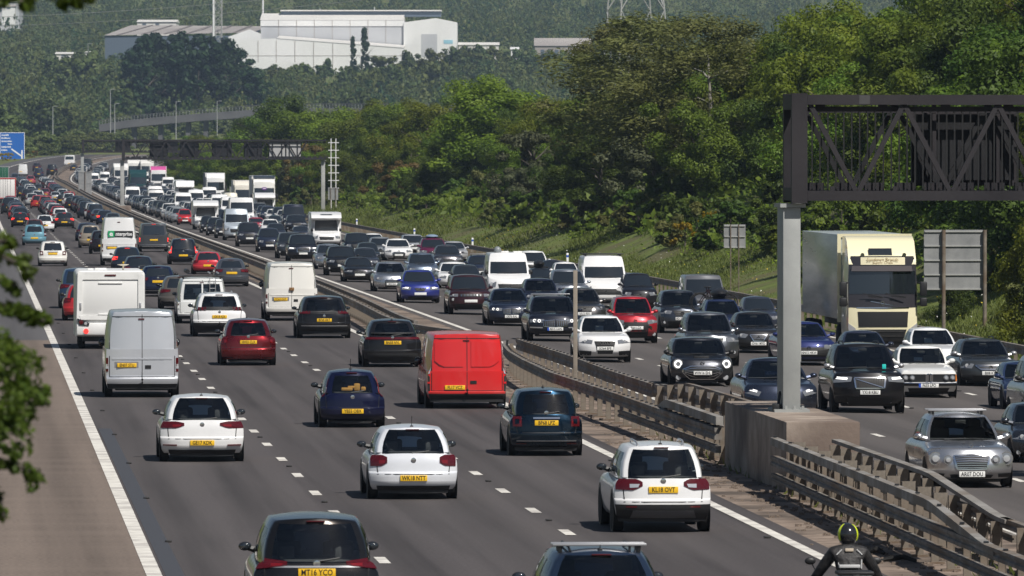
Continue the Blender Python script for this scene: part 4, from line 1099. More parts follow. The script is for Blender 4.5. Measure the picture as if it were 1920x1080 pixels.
    if emblem:
        p = (0, 2.0, hc - .02)
        mb = MB(); 
        def fn(a, r): return (r * .28 * math.cos(a), 2.43, hc * .80 + r * .16 * math.sin(a))
        mb.grid(fn, [2 * math.pi * i / 16 for i in range(17)], [.05, .6, 1.0]); mb.build('emblem', principled('emblem_purple', (.16, .04, .28), .5), root)
        MB().box(-.16, .16, 2.43, 2.445, hc * .80 - .03, hc * .80 + .05).build('emblem_mark', WHITEP, root)
    if trailer:
        tm = trailer
        h = trH or H
        to = MB().box(-hw, hw, -trailerL - .5, -.45, 1.15, h - .02, .02).build('trailer', tm, root, angle=30)
        e = MB()
        for g in (-1, 1): e.box(g * hw * .985 - .06, g * hw * .985 + .06, -.47, -.40, 1.05, h)
        e.box(-hw * .94, hw * .94, -.47, -.40, h - .12, h); e.build('trailer_frame', PM, root, smooth=False)
        for y in (-trailerL + .3, -trailerL + 1.5, -trailerL + 2.7, -1.2):
            for g in (-1, 1): wheel(root, g * (hw - .2), y, .48, .34, 2)
        MB().box(-hw * .4, hw * .4, -trailerL, 0, .8, 1.14).build('trailer_chassis', BLACK, root)
    return root

def rear_lorry(cx, W, yb, H, label, m, stripe=None, L=9):
    root, sc = place_root('lorry', 'rear', cx, yb, label, 'lorry', 1.2, L)
    hw = W / 2
    MB().box(-hw, hw, 0, L, 1.0, H, .03).build('trailer', m, root, angle=30)
    fr = MB()
    for g in (-1, 1): fr.box(g * (hw - .06) - .06, g * (hw - .06) + .06, -.03, 0.02, 1.0, H + .01)
    fr.box(-hw + .125, hw - .125, -.03, .02, H - .14, H + .01); fr.box(-hw + .125, hw - .125, -.03, .02, 1.0, 1.1)
    fr.build('door_frame', stripe or SILVERP, root, smooth=False)
    MB().box(-.015, .015, -.012, .01, 1.1, H - .14).build('door_seam', BLACK, root)
    for x in (-.5 * hw, -.2 * hw, .2 * hw, .5 * hw): MB().tube([(x, -.03, 1.1), (x, -.03, H - .15)], .02, 5).build('lock_rod', SILVERP, root)
    for g in (-1, 1):
        MB().box(g * hw * .8 - .2, g * hw * .8 + .2, -.02, .1, .75, .95).build('tail_light', RED, root)
        for y in (.9, 2.1): wheel(root, g * (hw - .2), y, .48, .34, 2)
    MB().box(-hw * .9, hw * .9, .1, .3, .45, .6).build('underrun_bar', BLACK, root)
    MB().box(-hw, hw, L + .2, L + 2, .6, H * .9, .1).build('cab', paint(WHITE, 0), root)
    return root

# ---------------------------------------------------------------- the motorcycle and its rider
def motorcycle(cx, yb):
    root, sc = place_root('motorcycle', 'rear', cx, yb, 'motorcycle with a silver top box being ridden beside the central barrier', 'motorcycle', .35, 2.1)
    for y in (.33, 1.78): 
        t = MB().lathe([(-.075, .20), (-.085, .27), (-.05, .315), (0, .325), (.05, .315), (.085, .27), (.075, .20)], (0, 0, 0), 'x', 24).build('wheel', RUBBER, root); t.location = (0, y, .325)
    MB().box(-.17, .17, .55, 1.35, .35, .80, .06).build('engine', TRIM, root)
    MB().box(-.15, .15, .15, 1.0, .74, .84, .04).build('saddle', SEATM, root)
    MB().ball((0, 1.2, .92), (.19, .32, .17), 16, 10).build('tank', paint(NAVY), root)
    MB().box(-.09, .09, -.05, .35, .62, .74, .03).build('tail_unit', BLACK, root)
    MB().box(-.10, .10, -.09, -.04, .66, .71, .01).build('tail_light', RED, root)
    MB().box(-.14, .14, -.12, -.09, .40, .60).build('number_plate', YPL, root)
    for g in (-1, 1):
        io = MB().tube([(g * .12, 0, .68), (g * .27, -.02, .68)], .018, 6).ball((g * .29, -.03, .68), (.04, .04, .03), 10, 6).build('indicator', AMBER, root)
    bx = MB().box(-.22, .22, -.20, .22, .86, 1.17, .03).build('top_box', principled('box_silver', (.52, .54, .56), .35, .5), root)
    MB().box(-.24, .24, -.21, .23, 1.17, 1.22, .015).build('box_lid', BLACK, bx)
    MB().box(-.05, .05, -.225, -.20, 1.05, 1.18, .008).build('box_latch', BLACK, bx)
    text('Du', bx, (.03, -.2025, 1.07), .13, (math.pi / 2, 0, 0), INK, 1, 'box_lettering')
    for g in (-1, 1): MB().tube([(g * .10, 1.55, .98), (g * .30, 1.42, 1.04), (g * .43, 1.30, 1.05)], .017, 7).build('handlebar', BLACK, root)
    for g in (-1, 1):
        MB().tube([(g * .32, 1.45, 1.05), (g * .42, 1.48, 1.25)], .009, 5).ball((g * .44, 1.48, 1.28), (.075, .03, .05), 14, 8).build('rear_view_mirror', BLACK, root)
    MB().tube([(.12, 1.8, .33), (.10, 1.55, 1.0)], .03).tube([(-.12, 1.8, .33), (-.10, 1.55, 1.0)], .03).build('fork', SILVERP, root)
    MB().lathe([(0, .05), (.7, .06), (.75, .05)], (.2, .1, .42), 'y', 12).build('exhaust_pipe', SILVERP, root)
    MB().box(-.2, .2, 1.55, 1.75, .85, 1.05, .08).build('headlamp_fairing', paint(NAVY), root)
    # the rider
    p = empty('person')
    place(p, root.location, root.rotation_euler[2]); tag(p, 'motorcycle rider in black jacket and black helmet with yellow stripes', 'person')
    leather = noisy('rider_leather', (.010, .010, .011), (.035, .032, .032), 14, .55, 5, bump=.4, bscale=18)
    V, E, S = [], [], []
    def node(co, r, par=None, ry=None):
        V.append(co); S.append((r, ry or r))
        if par is not None: E.append((par, len(V) - 1))
        return len(V) - 1
    pel = node((0, .62, .92), .175, None, .14)
    w = node((0, .66, 1.08), .17, pel, .125); ch = node((0, .74, 1.28), .205, w, .14); sh = node((0, .80, 1.43), .17, ch, .12); nk = node((0, .83, 1.52), .075, sh)
    node((0, .86, 1.60), .085, nk)
    for g in (-1, 1):
        a = node((g * .20, .80, 1.42), .095, sh); b = node((g * .34, .88, 1.22), .078, a); c = node((g * .43, .98, 1.07), .066, b); d = node((g * .435, 1.16, 1.05), .052, c); node((g * .43, 1.25, 1.06), .042, d)
        h = node((g * .14, .68, .88), .115, pel); k = node((g * .25, 1.10, .84), .082, h); m = node((g * .22, .98, .55), .068, k); n = node((g * .20, .88, .36), .05, m); node((g * .20, 1.04, .32), .042, n)
    me = bpy.data.meshes.new('body'); me.from_pydata(V, E, [])
    o = bpy.data.objects.new('body', me); COL.objects.link(o); o.parent = p
    md = o.modifiers.new('skin', 'SKIN'); o.modifiers.new('sub', 'SUBSURF').levels = 2; o.modifiers[-1].render_levels = 2
    for i, sk in enumerate(me.skin_vertices[0].data): sk.radius = S[i]; sk.use_root = (i == 0)
    me.materials.append(leather)
    # helmet
    hz = 1.66
    he = MB().ball((0, .87, hz), (.138, .168, .155), 28, 18).build('helmet', principled('helmet_shell', (.02, .02, .022), .18, .2, coat=1), p)
    for g in (-1, 1):
        mb = MB()
        mb.grid(lambda th, la: (g * .138 * 1.012 * math.sin(th) * math.sin(la), .87 - .168 * 1.012 * math.sin(th) * math.cos(la), hz + .155 * 1.012 * math.cos(th)), [.42 + 1.65 * i / 14 for i in range(15)], [R(54), R(64), R(76)])
        mb.build('helmet_stripe', principled('hi_vis_yellow', (.70, .82, .02), .4), he)
    jm = principled('reflective_grey', (.5, .5, .5), .5)
    ja = MB(); ja.box(-.06, .06, .61, .62, 1.435, 1.49); 
    def onback(x, z, t=.0): return (x, .60 + .35 * abs(x) ** 1.5 + max(0, z - 1.3) * .35 - t, z)
    def strap(pts, w_, m_, nm):
        mb = MB(); mb.tube([onback(*q) for q in pts], w_, 6); return mb.build(nm, m_, p)
    strap([(-.10, 1.47), (-.17, 1.40)], .008, jm, 'jacket_piping'); strap([(.10, 1.47), (.17, 1.40)], .008, jm, 'jacket_piping')
    strap([(-.15, 1.30), (-.14, 1.24)], .006, jm, 'jacket_piping'); strap([(.16, 1.34), (.155, 1.22)], .009, jm, 'jacket_piping')
    MB().box(-.055, .055, .655, .68, 1.445, 1.485, .004).build('jacket_patch', principled('patch_beige', (.5, .42, .33), .7), p)
    MB().box(-.15, .13, .50, .59, 1.235, 1.275, .006).build('jacket_band', jm, p)
    # gloved hands on the grips
    for g in (-1, 1):
        hv, hE, hS = [], [], []
        def hn(co, r, par=None):
            hv.append(co); hS.append((r, r)); 
            if par is not None: hE.append((par, len(hv) - 1))
            return len(hv) - 1
        q = hn((g * .425, 1.24, 1.065), .034); q2 = hn((g * .42, 1.29, 1.078), .034, q)
        for i, ln in enumerate((.9, 1.0, .95, .8)):
            x = g * (.392 + .020 * i); a = hn((x, 1.315, 1.08), .011, q2); b = hn((x, 1.345, 1.065 - .005 * i), .0105, a); c = hn((x, 1.335, 1.035), .010, b); hn((x, 1.305, 1.028 + .004 * (1 - ln)), .009, c)
        a = hn((g * .385, 1.27, 1.05), .012, q); hn((g * .375, 1.295, 1.03), .010, a)
        me = bpy.data.meshes.new('glove'); me.from_pydata(hv, hE, []); o = bpy.data.objects.new('glove', me); COL.objects.link(o); o.parent = p
        o.modifiers.new('skin', 'SKIN'); o.modifiers.new('sub', 'SUBSURF').levels = 1; o.modifiers[-1].render_levels = 1
        for i, sk in enumerate(me.skin_vertices[0].data): sk.radius = hS[i]; sk.use_root = (i == 0)
        me.materials.append(leather)
    return root
# ------------------------------------------------------------------ barriers
STEEL = noisy('barrier_steel', (.115, .105, .095), (.26, .245, .225), 2.2, .75, 8, c3=(.15, .115, .085), s3=.9, bump=.15, bscale=9)
POSTM = noisy('barrier_post_steel', (.13, .112, .092), (.25, .215, .175), 3.0, .8, 7, c3=(.14, .10, .07), s3=1.3)
CONC = noisy('stained_concrete', (.23, .185, .15), (.40, .335, .28), 1.3, .9, 9, c3=(.15, .115, .095), s3=.45, bump=.35, bscale=9)
BEAMG = noisy('box_beam_grey', (.20, .19, .175), (.32, .305, .285), 2.0, .7, 7, c3=(.17, .145, .12), s3=.8)
GALV = noisy('galvanised_steel', (.27, .28, .275), (.34, .35, .34), 1.2, .55, 6, spec=.4)
GALVD = noisy('weathered_galvanised_steel', (.30, .305, .30), (.40, .405, .39), 1.5, .6, 6)
GANTRY = noisy('gantry_dark_paint', (.015, .0135, .0165), (.024, .022, .0255), 1.5, .65, 6, c3=(.030, .027, .030), s3=.35, bump=.1, bscale=14)

SIGNB = noisy('sign_back_dark', (.012, .012, .014), (.022, .022, .024), 1.2, .6)

def samp(path, step):
    Ys, os_ = [p[0] for p in path], [p[1] for p in path]
    n = max(2, int((Ys[-1] - Ys[0]) / step)); out = []
    for i in range(n + 1):
        Y = Ys[0] + (Ys[-1] - Ys[0]) * i / n; out.append((Y, float(np.interp(Y, Ys, os_))))
    return out
def rail(name, path, z0, z1, d, step, parent, zf=None, m=STEEL, corr=True):
    """a beam along a path of (Y, offset); zf moves it up or down along the way"""
    pts = samp(path, step); mb = MB()
    h = z1 - z0
    prof = [(-d / 2, 0), (-d / 2, h * .30), (-d / 2 + .03, h * .42), (-d / 2 + .03, h * .58), (-d / 2, h * .70), (-d / 2, h), (d / 2, h), (d / 2, 0)] if corr else [(-d / 2, 0), (-d / 2, h), (d / 2, h), (d / 2, 0)]
    b, n = 0, len(prof)
    for Y, o in pts:
        dz = zf(Y) if zf else 0
        for p, q in prof: mb.v.append(W2(o + p, Y, z0 + q + dz))
    for i in range(len(pts) - 1):
        for k in range(n):
            l = (k + 1) % n; mb.f.append((i * n + k, (i + 1) * n + k, (i + 1) * n + l, i * n + l))
    mb.f.append(tuple(range(n))); e = (len(pts) - 1) * n; mb.f.append(tuple(range(e + n - 1, e - 1, -1)))
    # joint bolts along the top
    return mb.build(name, m, parent, smooth=False, merge=False)
_post = {}
def post(parent, Y, o, top, z0=0.0, w=.11, d=.07, foot=True):
    k = (round(top - z0, 2), w, d, foot)
    if k not in _post:
        h = top - z0
        mb = MB().prism([(-w / 2, 0), (-w / 2 * .8, h * .7), (-w / 2 * 1.25, h), (w / 2 * 1.25, h), (w / 2 * .8, h * .7), (w / 2, 0)], 'y', -.006, .006)
        mb.prism([(-w / 2 * 1.2, -d), (-w / 2 * 1.2, 0), (-w / 2 * 1.2 + .012, 0), (-w / 2 * 1.2 + .012, -d)], 'z', 0, h).prism([(w / 2 * 1.2 - .012, .0), (w / 2 * 1.2 - .012, d), (w / 2 * 1.2, d), (w / 2 * 1.2, 0)], 'z', 0, h)
        if foot: mb.box(-.15, .15, -.12, .12, 0, .035)
        _post[k] = mb.build('post', POSTM, parent, smooth=False); ob = _post[k]
    else:
        ob = _post[k].copy(); COL.objects.link(ob); ob.parent = parent
    ob.location = W2(o, Y, z0); ob.rotation_euler = (0, 0, HD)
    return ob
def posts_stuff(parent, Ys, path, top, w=.12):
    mb = MB(); A, B = [p[0] for p in path], [p[1] for p in path]
    for Y in Ys:
        o = float(np.interp(Y, A, B)); x, y, z = W2(o, Y)
        mb.box(x - w / 2, x + w / 2, y - .04, y + .04, z, z + top)
    ob = mb.build('posts', POSTM, parent, smooth=False, merge=False); ob['kind'] = 'stuff'
def bolts(parent, path, z, step, zf=None, dx=0):
    mb = MB()
    for Y, o in samp(path, step):
        x, y, zz_ = W2(o + dx, Y, z + (zf(Y) if zf else 0)); mb.box(x - .035, x + .035, y - .09, y + .09, zz_, zz_ + .022)
    mb.build('beam_bolts', BLACK, parent, smooth=False, merge=False)
def barrier(name, label):
    return tag(empty(name), label, 'barrier')

# the single barrier running away down the middle of the road
PF = [(292, 11.75), (302, 11.7), (330, 12.0), (370, 12.2), (600, 12.4), (1500, 12.4), (1900, 12.4)]
PW = [(252, 12.85), (256, 13.1), (262, 13.5), (268, 13.55), (275, 13.1), (282, 12.3), (288, 11.9), (292, 11.75)]
b1 = barrier('safety_barrier', 'long steel barrier running into the distance along the central strip')
rail('beam', PW[3:] + PF[1:], .52, .80, .16, 3.0, b1)
rail('rear_beam', [(y, o + .55) for y, o in PF], .52, .80, .14, 8.0, b1)
bolts(b1, PF[:5], .803, 3.2, dx=.03)
Yp = [269 + 2.0 * i for i in range(100)]
A_, B_ = [p[0] for p in PW[3:] + PF], [p[1] for p in PW[3:] + PF]
for Y in Yp: post(b1, Y, float(np.interp(Y, A_, B_)) + .2, .76)
posts_stuff(b1, [Yp[-1] + 2.4 * i for i in range(1, 440)], [(y, o + .2) for y, o in PF], .74)

# near-side branch: curls out round the lamp post and widens to the gantry plinth
PN = [(181.6, 12.95), (190, 12.85), (207, 12.72), (226, 12.45), (240, 12.6), (249, 12.8), (256, 13.1), (262, 13.5)]
b2 = barrier('safety_barrier', 'curving steel barrier nearest the near lanes, beyond the concrete plinth')
rail('beam', PN, .56, .82, .16, 1.5, b2, lambda Y: -.02)
bolts(b2, PN, .803, 1.25, dx=.04)
rail('lower_beam', [(181.6, 12.95), (206, 12.72)], .26, .42, .12, 2, b2)
rail('upper_beam', [(181.6, 12.98), (193.5, 12.9), (197.5, 12.95)], .86, 1.04, .16, .8, b2, lambda Y: -.26 * sm(193.5, 197.5, Y), corr=False, m=BEAMG)
rail('inner_beam', [(181.6, 13.35), (195, 13.3)], .62, .74, .1, 2, b2)
for i in range(33):
    Y = 182.4 + 2.4 * i; post(b2, Y, float(np.interp(Y, [p[0] for p in PN], [p[1] for p in PN])) + .17, .78)
for i in range(6):
    Y = 183.6 + 2.4 * i; post(b2, Y, 13.30, 1.0, w=.09)
b3 = barrier('safety_barrier', 'straight steel barrier beside the oncoming lanes, beyond the concrete plinth')
PR = [(182, 14.75), (200, 14.55), (215, 14.2), (228, 14.1), (243, 14.15), (264, 14.0)]
rail('beam', [(214, 14.2)] + PR[3:], .49, .82, .16, 2, b3)
rail('beam', PR[:3], .60, .82, .10, 2, b3)
rail('upper_beam', [(182, 14.7), (203, 14.5), (208, 14.4), (213, 14.3)], .98, 1.05, .12, 1, b3, lambda Y: -.2 * sm(206, 213, Y), corr=False)
bolts(b3, [(214, 14.2)] + PR[3:], .823, 1.3)
for i in range(21): Y = 215 + 2.4 * i; post(b3, Y, float(np.interp(Y, [p[0] for p in PR], [p[1] for p in PR])) + .15, .76)
for i in range(13): Y = 183 + 2.4 * i; post(b3, Y, float(np.interp(Y, [p[0] for p in PR], [p[1] for p in PR])) - .1, 1.02 - .2 * sm(206, 213, Y), w=.16)

# on this side of the plinth
b4 = barrier('safety_barrier', 'three-beam steel barrier on the near side of the plinth beside the motorcycle')
PL = [(88, 12.55), (130, 12.5), (167.2, 12.78)]
zk = lambda Y: -.34 * max(0, min(1, (138 - Y) / 8))
rail('upper_beam', [(128.5, 12.5), (167.2, 12.78)], .94, 1.09, .15, 1.0, b4, zk, corr=False, m=BEAMG)
rail('beam', PL, .55, .73, .16, 4, b4, lambda Y: .03 * (1 - sm(125, 140, Y)))
rail('lower_beam', PL, .25, .39, .12, 4, b4)
rail('inner_beam', [(140, 12.95), (167.2, 13.15)], .74, .86, .10, 4, b4)
bolts(b4, [(130, 12.5), (167, 12.78)], 1.103, 3.2, zk); bolts(b4, [(100, 12.5), (131, 12.5)], .762, 3.2)
for i in range(32):
    Y = 91 + 2.4 * i; post(b4, Y, float(np.interp(Y, [p[0] for p in PL], [p[1] for p in PL])) + .17, .92 if Y > 136 else .70)
for i in range(11):
    Y = 141.4 + 2.4 * i; post(b4, Y, 13.1, 1.06, w=.2, d=.12)
b5 = barrier('safety_barrier', 'steel barrier of closely set posts between the plinth and the silver estate car')
PQ = [(88, 13.95), (150, 13.9), (166.8, 13.95)]
zq = lambda Y: -.33 * max(0, min(1, (150 - Y) / 10))
rail('upper_beam', [(138.5, 13.9), (166.8, 13.95)], 1.0, 1.07, .17, 1.0, b5, zq, corr=False, m=BEAMG)
rail('beam', PQ, .58, .74, .12, 4, b5); rail('lower_beam', [(139, 14.05), (166.8, 14.1)], .34, .46, .1, 4, b5)
for i in range(14): Y = 139.5 + 2.0 * i; post(b5, Y, 13.8, 1.0 + zq(Y), w=.17, d=.1)
for i in range(21): Y = 90 + 2.3 * i; post(b5, Y, 13.8, .72, w=.17, d=.1)
# the verge barrier under the cutting
b6 = barrier('safety_barrier', 'steel verge barrier at the foot of the wooded cutting')
PV = [(140, 30.2), (1000, 30.2), (1450, 30.2)]
rail('beam', PV, .52, .80, .16, 12, b6)
for i in range(100): post(b6, 205 + 2.4 * i, 30.4, .74)
posts_stuff(b6, [205 + 2.4 * i for i in range(101, 330)], [(140, 30.4), (1450, 30.4)], .72)

# ------------------------------------------------------------------ the near gantry
def local(root): return root
pl = empty('gantry_plinth', W2(13.0 + .76, 174.2), HD)
tag(pl, 'long concrete plinth carrying the grey gantry leg in the central strip', 'plinth')
PLW, PLL, PLH = 1.46, 13.6, 1.39
mb = MB().box(-PLW / 2, PLW / 2, -PLL / 2, PLL / 2, -.1, PLH, .035); mb.build('block', CONC, pl, angle=30)
ga = empty('gantry', W2(13.72, 174.0), HD)
tag(ga, 'large dark steel sign gantry over the oncoming lanes', 'gantry')
def gantry(root, span, colH0, zb, zt, m, mcol, deep, bay, cw, cd, signs, rods=True, sx=.0):
    # legs
    for x in (0, span):
        lo = empty('leg'); lo.parent = root
        MB().box(x - cw / 2, x + cw / 2, -cd / 2, cd / 2, colH0 if x == 0 else -.4, zb - .14, .02).build('column', mcol, lo, angle=30)
        MB().box(x - cw / 2 - .06, x + cw / 2 + .10, -cd / 2 - .06, cd / 2 + .06, zb - .14, zb - .06).build('cap_plate', mcol, lo, smooth=False)
        if x == 0 and colH0 > 0:
            bp = MB().box(x - cw / 2 - .18, x + cw / 2 + .18, -cd / 2 - .12, cd / 2 + .12, colH0, colH0 + .06)
            for bx in (-.12, .05, .22): bp.box(x + bx - .025, x + bx + .025, -cd / 2 - .10, -cd / 2 - .05, colH0 + .06, colH0 + .13)
            bp.build('base_plate', mcol, lo, smooth=False)
    x0, x1 = -.02, span + .3
    y0, y1 = -deep / 2, deep / 2
    c = .20
    for y in (y0, y1):
        MB().box(x0 + .32, x1, y, y + c, zt - c, zt).build('top_chord', m, root, smooth=False)
        MB().box(x0 + .32, x1, y, y + c, zb, zb + c).build('bottom_chord', m, root, smooth=False)
        MB().box(x0, x0 + .317, y, y + .24, zb - .05, zt + .03).build('end_post', m, root, smooth=False)
    mb = MB().box(x0, x0 + .2, y0 + .245, y1 - .005, zt - .3, zt + .01).box(x0, x0 + .2, y0 + .245, y1 - .005, zb, zb + .26); mb.build('end_frame', m, root, smooth=False)
    n = int((x1 - x0 - .5) / bay)
    if rods:
        for x in (1.35, 7.2, 13.0):
            MB().box(x, x + .22, y0 - .004, y0 - .001, zt - c + .01, zt - .01).build('splice_plate', principled('splice_grey', (.055, .053, .055), .6), root, smooth=False)
        sb_ = MB()
        for x in np.arange(x0 + .8, x1, 1.28): sb_.box(x, x + .09, y0 + .2, y0 + .26, zb + c, zb + c + .09).box(x - .3, x - .1, y0 + .24, y0 + .26, zt - c - .05, zt - c)
        sb_.build('bracket', GANTRY, root, smooth=False, merge=False)
    k = 0
    for y in (y0 + .05, y1 + .05):
        bm_ = m if y < 0 else SIGNB  # rear-plane braces take a darker material, their shade put into the colour
        for i in range(n):
            xa = x0 + .38 + i * bay
            for p, q in (((xa, zt - c), (xa + bay / 2 - .03, zb + c)), ((xa + bay - .02, zt - c), (xa + bay / 2 + .03, zb + c))):
                if k > 95: continue
                k += 1
                w_ = .055
                MB().prism([(p[0] - w_, p[1]), (p[0] + w_, p[1]), (q[0] + w_, q[1]), (q[0] - w_, q[1])], 'y', y, y + .09).build('brace', bm_, root, smooth=False)
    dk = MB().box(x0 + .33, x1, y0 + .26, y1 - .06, zb + .08, zb + .14)
    for x in np.arange(x0 + .4, x1, .62): dk.box(x, x + .42, y1 - .05, y1 - .03, zb + .2, zb + .36)
    dk.build('walkway', m, root, smooth=False)
    MB().box(x0 + .33, x1, y1 - .14, y1 - .06, zt - .36, zt - .26).box(x0 + .33, x1, y0 + .3, y0 + .36, zt - .34, zt - .24).build('handrail', m, root, smooth=False)
    if rods:
        rb = MB()
        for x in np.arange(x0 + .4, x1 - .1, .163): rb.box(x - .015, x + .015, y1 - .16, y1 - .146, zb + .14, zt - .3)
        rb.build('railing', principled('railing_steel', (.012, .012, .013), .5), root, smooth=False, merge=False)
    for xa, xb, za, zb_, mm in signs:
        so = MB().box(xa, xb, y1 + .25, y1 + .55, za, zb_).build('message_sign', mm, root, smooth=False)
        MB().box(xa - .09, xb + .09, y1 + .5, y1 + .62, za - .12, zb_ + .14).build('sign_rim', m, so, smooth=False)
        MB().box(xa + .3, xa + .38, y1 + .12, y1 + .25, zb + .1, zt).box(xb - .38, xb - .3, y1 + .12, y1 + .25, zb + .1, zt).build('sign_bracket', m, so, smooth=False)
zb_, zt_ = 5.69, 7.84
gantry(ga, 21.5, PLH, zb_, zt_, GANTRY, GALV, 1.7, 1.92, .36, 1.25, [(2.75, 4.75, 6.1, 7.45, SIGNB), (6.3, 8.2, 6.2, 7.4, SIGNB), (9.8, 11.7, 6.2, 7.4, SIGNB)])
for dx, dz in ((-.26, 0), (-.30, .1)):
    pass
jb = MB().box(-.36, -.2, -.5, -.2, PLH, PLH + .16, .01).tube([(-.3, -.62, PLH + .03), (-.26, -.4, PLH + .1), (-.2, -.2, PLH + .4)], .03, 6); jb.build('cable_box', BLACK, ga)
MB().box(-.1, .30, .5, .6, PLH + 1.0, PLH + 2.4).build('cable_duct', GALVD, ga)

# far gantries
YG = 930
gf = empty('gantry', W2(13.75, YG), HD); tag(gf, 'distant dark gantry spanning the oncoming lanes with a pale sign at its right end', 'gantry')
PALE = principled('sign_back_pale', (.42, .42, .42), .6)
gantry(gf, 21.9, .75, 5.75, 7.95, GANTRY, GALVD, 1.7, 2.2, .42, .8, [(3.1, 4.9, 6.15, 7.5, SIGNB), (6.4, 8.3, 6.15, 7.5, SIGNB), (9.9, 11.9, 6.15, 7.5, SIGNB), (13.4, 15.2, 6.15, 7.5, SIGNB), (16.1, 17.8, 6.1, 7.6, PALE), (17.95, 19.5, 6.1, 7.6, PALE)], rods=False)
pf = empty('gantry_plinth', W2(13.75, YG), HD); tag(pf, 'small distant concrete plinth under the far gantry leg', 'plinth')
MB().box(-.9, .9, -4, 4, -.1, .74, .03).build('block', CONC, pf)
gg = empty('gantry', W2(13.75, 1256), HD); tag(gg, 'farthest gantry, thin and dark, with a pale leg seen over the traffic', 'gantry')
gantry(gg, 21.9, .5, 5.8, 7.7, GANTRY, GALV, 1.6, 2.4, .45, .8, [(5, 7, 6, 7.4, SIGNB), (12, 14, 6, 7.4, SIGNB)], rods=False)

# lamp-like post in the split of the barrier
X, Y, Z = W2(13.42, 231)
po = MB().box(-.058, .058, -.05, .05, 0, 3.42, .012).build('steel_post', noisy('post_tan', (.22, .19, .155), (.32, .28, .235), 2, .7)); po.location = (X, Y, Z); tag(po, 'tall square brown post standing between the two barriers', 'post')

# ladder-like antenna mast beside the far gantry
mo = empty('antenna_mast', W2(36.6, YG - 4), HD); tag(mo, 'white ladder-like mast beside the right leg of the distant gantry', 'mast')
for x in (-.26, .26): MB().tube([(x, 0, -1), (x, 0, 7.6)], .05, 6).build('mast_pole', WHITEP, mo)
for z in np.arange(2.2, 7.6, .82): MB().box(-.56, .62, -.03, .03, z, z + .07).build('mast_arm', WHITEP, mo, smooth=False)

# ------------------------------------------------------------------ signs
def sign_back(px0, px1, y0, y1, o, label, posts, mat_, rows=2, base=None, ys=None):
    cx = (px0 + px1) / 2; Yq = 300.0
    for _ in range(40): Yq = (XL(Yq) + o) / ((cx - 960) / F) if abs(cx - 960) > 1e9 else Yq
    # distance at which the offset line crosses this column of the picture
    lo, hi = 100, 3000
    for _ in range(60):
        mid = (lo + hi) / 2
        if (XL(mid) + o) * F / mid + 960 > cx: lo = mid
        else: hi = mid
    Yq = lo
    X0, _, z1 = lift(px0, y0, Yq); X1, _, z0 = lift(px1, y1, Yq)
    g0 = gz(o, Yq)
    root = empty('road_sign', ((X0 + X1) / 2, Yq, g0), HD); tag(root, label, 'sign')
    w = X1 - X0; z1 -= g0; z0 -= g0
    po = MB().box(-w / 2, w / 2, 0, .03, z0, z1, .008).build('panel', mat_, root, smooth=False)
    rb = MB()
    for i in range(rows + 1):
        z = z0 + .06 + (z1 - z0 - .12) * i / rows; rb.box(-w / 2 + .03, w / 2 - .03, -.05, -.002, z - .025, z + .025)
    rb.build('stiffener', GALVD, po, smooth=False)
    for x, r in posts: MB().tube([(x * w / 2, -.06 - r, -.6), (x * w / 2, -.06 - r, z1 + .0)], r, 10).build('post', POSTM, root)
    return root
SB = noisy('sign_back_grey', (.20, .205, .21), (.29, .295, .295), 1.4, .6)
sign_back(1357, 1398, 421, 466, 32.6, 'small grey sign back on two thin posts at the foot of the cutting', [(-.38, .025), (.36, .025)], SB, 2)
sign_back(1732, 1846, 431, 545, 33.2, 'big grey sign back on two posts beside the cream lorry', [(-.36, .075), (1.0, .075)], SB, 4)
sign_back(147, 172, 322, 365, 13.6, 'small distant grey sign back standing in the central strip', [(0, .06)], SB, 2)
sign_back(615, 634, 352, 375, 36.4, 'little grey sign back beside the distant gantry leg', [(-.5, .04), (.5, .04)], SB, 1)

# blue direction sign by the bend
Yb = 1900.0
bs = empty('direction_sign', (lift(23, 300, Yb)[0], Yb, gz(-8, Yb)), .02); tag(bs, 'blue direction sign with white writing at the left edge, by the bend', 'sign')
bw, bz0, bz1 = 5.55, lift(23, 300, Yb)[2] - gz(-8, Yb), lift(23, 248, Yb)[2] - gz(-8, Yb)
bp = MB().box(-bw / 2, bw / 2, 0, .1, bz0, bz1).build('panel', principled('sign_blue', (.012, .12, .46), .45), bs, smooth=False)
fr = MB()
for a in ((-bw / 2, bw / 2, bz1 - .13, bz1 - .02), (-bw / 2, bw / 2, bz0 + .02, bz0 + .13), (-bw / 2, -bw / 2 + .12, bz0 + .135, bz1 - .135), (bw / 2 - .12, bw / 2, bz0 + .135, bz1 - .135)): fr.box(a[0], a[1], -.02, -.002, a[2], a[3])
fr.build('sign_border', WHITEP, bp, smooth=False)
wr = MB(); rr = random.Random(9)
for x0, n, z in ((-2.4, 8, .90), (-2.4, 10, .79), (-2.4, 12, .68), (-1.0, 5, .58), (-2.4, 11, .47), (-2.4, 7, .36)):
    x = x0
    for i in range(n):
        w = rr.uniform(.14, .26); zz0 = bz0 + (bz1 - bz0) * z
        wr.box(x, x + w * .75, -.02, -.003, zz0 - .16, zz0 + rr.choice((.08, .08, .18))); x += w
wr.build('sign_writing', WHITEP, bp, smooth=False)
ar = MB().prism([(2.0, bz0 + .2), (2.0, bz0 + 2.2), (2.32, bz0 + 2.2), (2.32, bz0 + .2)][::-1], 'y', -.02, -.003)
ar.prism([(-.3, bz0 + 2.35), (-.1, bz0 + 2.6), (1.98, bz0 + 1.1), (1.98, bz0 + .75)][::-1], 'y', -.02, -.003); ar.build('sign_arrow', WHITEP, bp, smooth=False)
for x in (-1.8, 1.8): MB().tube([(x, .25, -1), (x, .25, bz1 - .3)], .1, 8).build('post', GALV, bs)

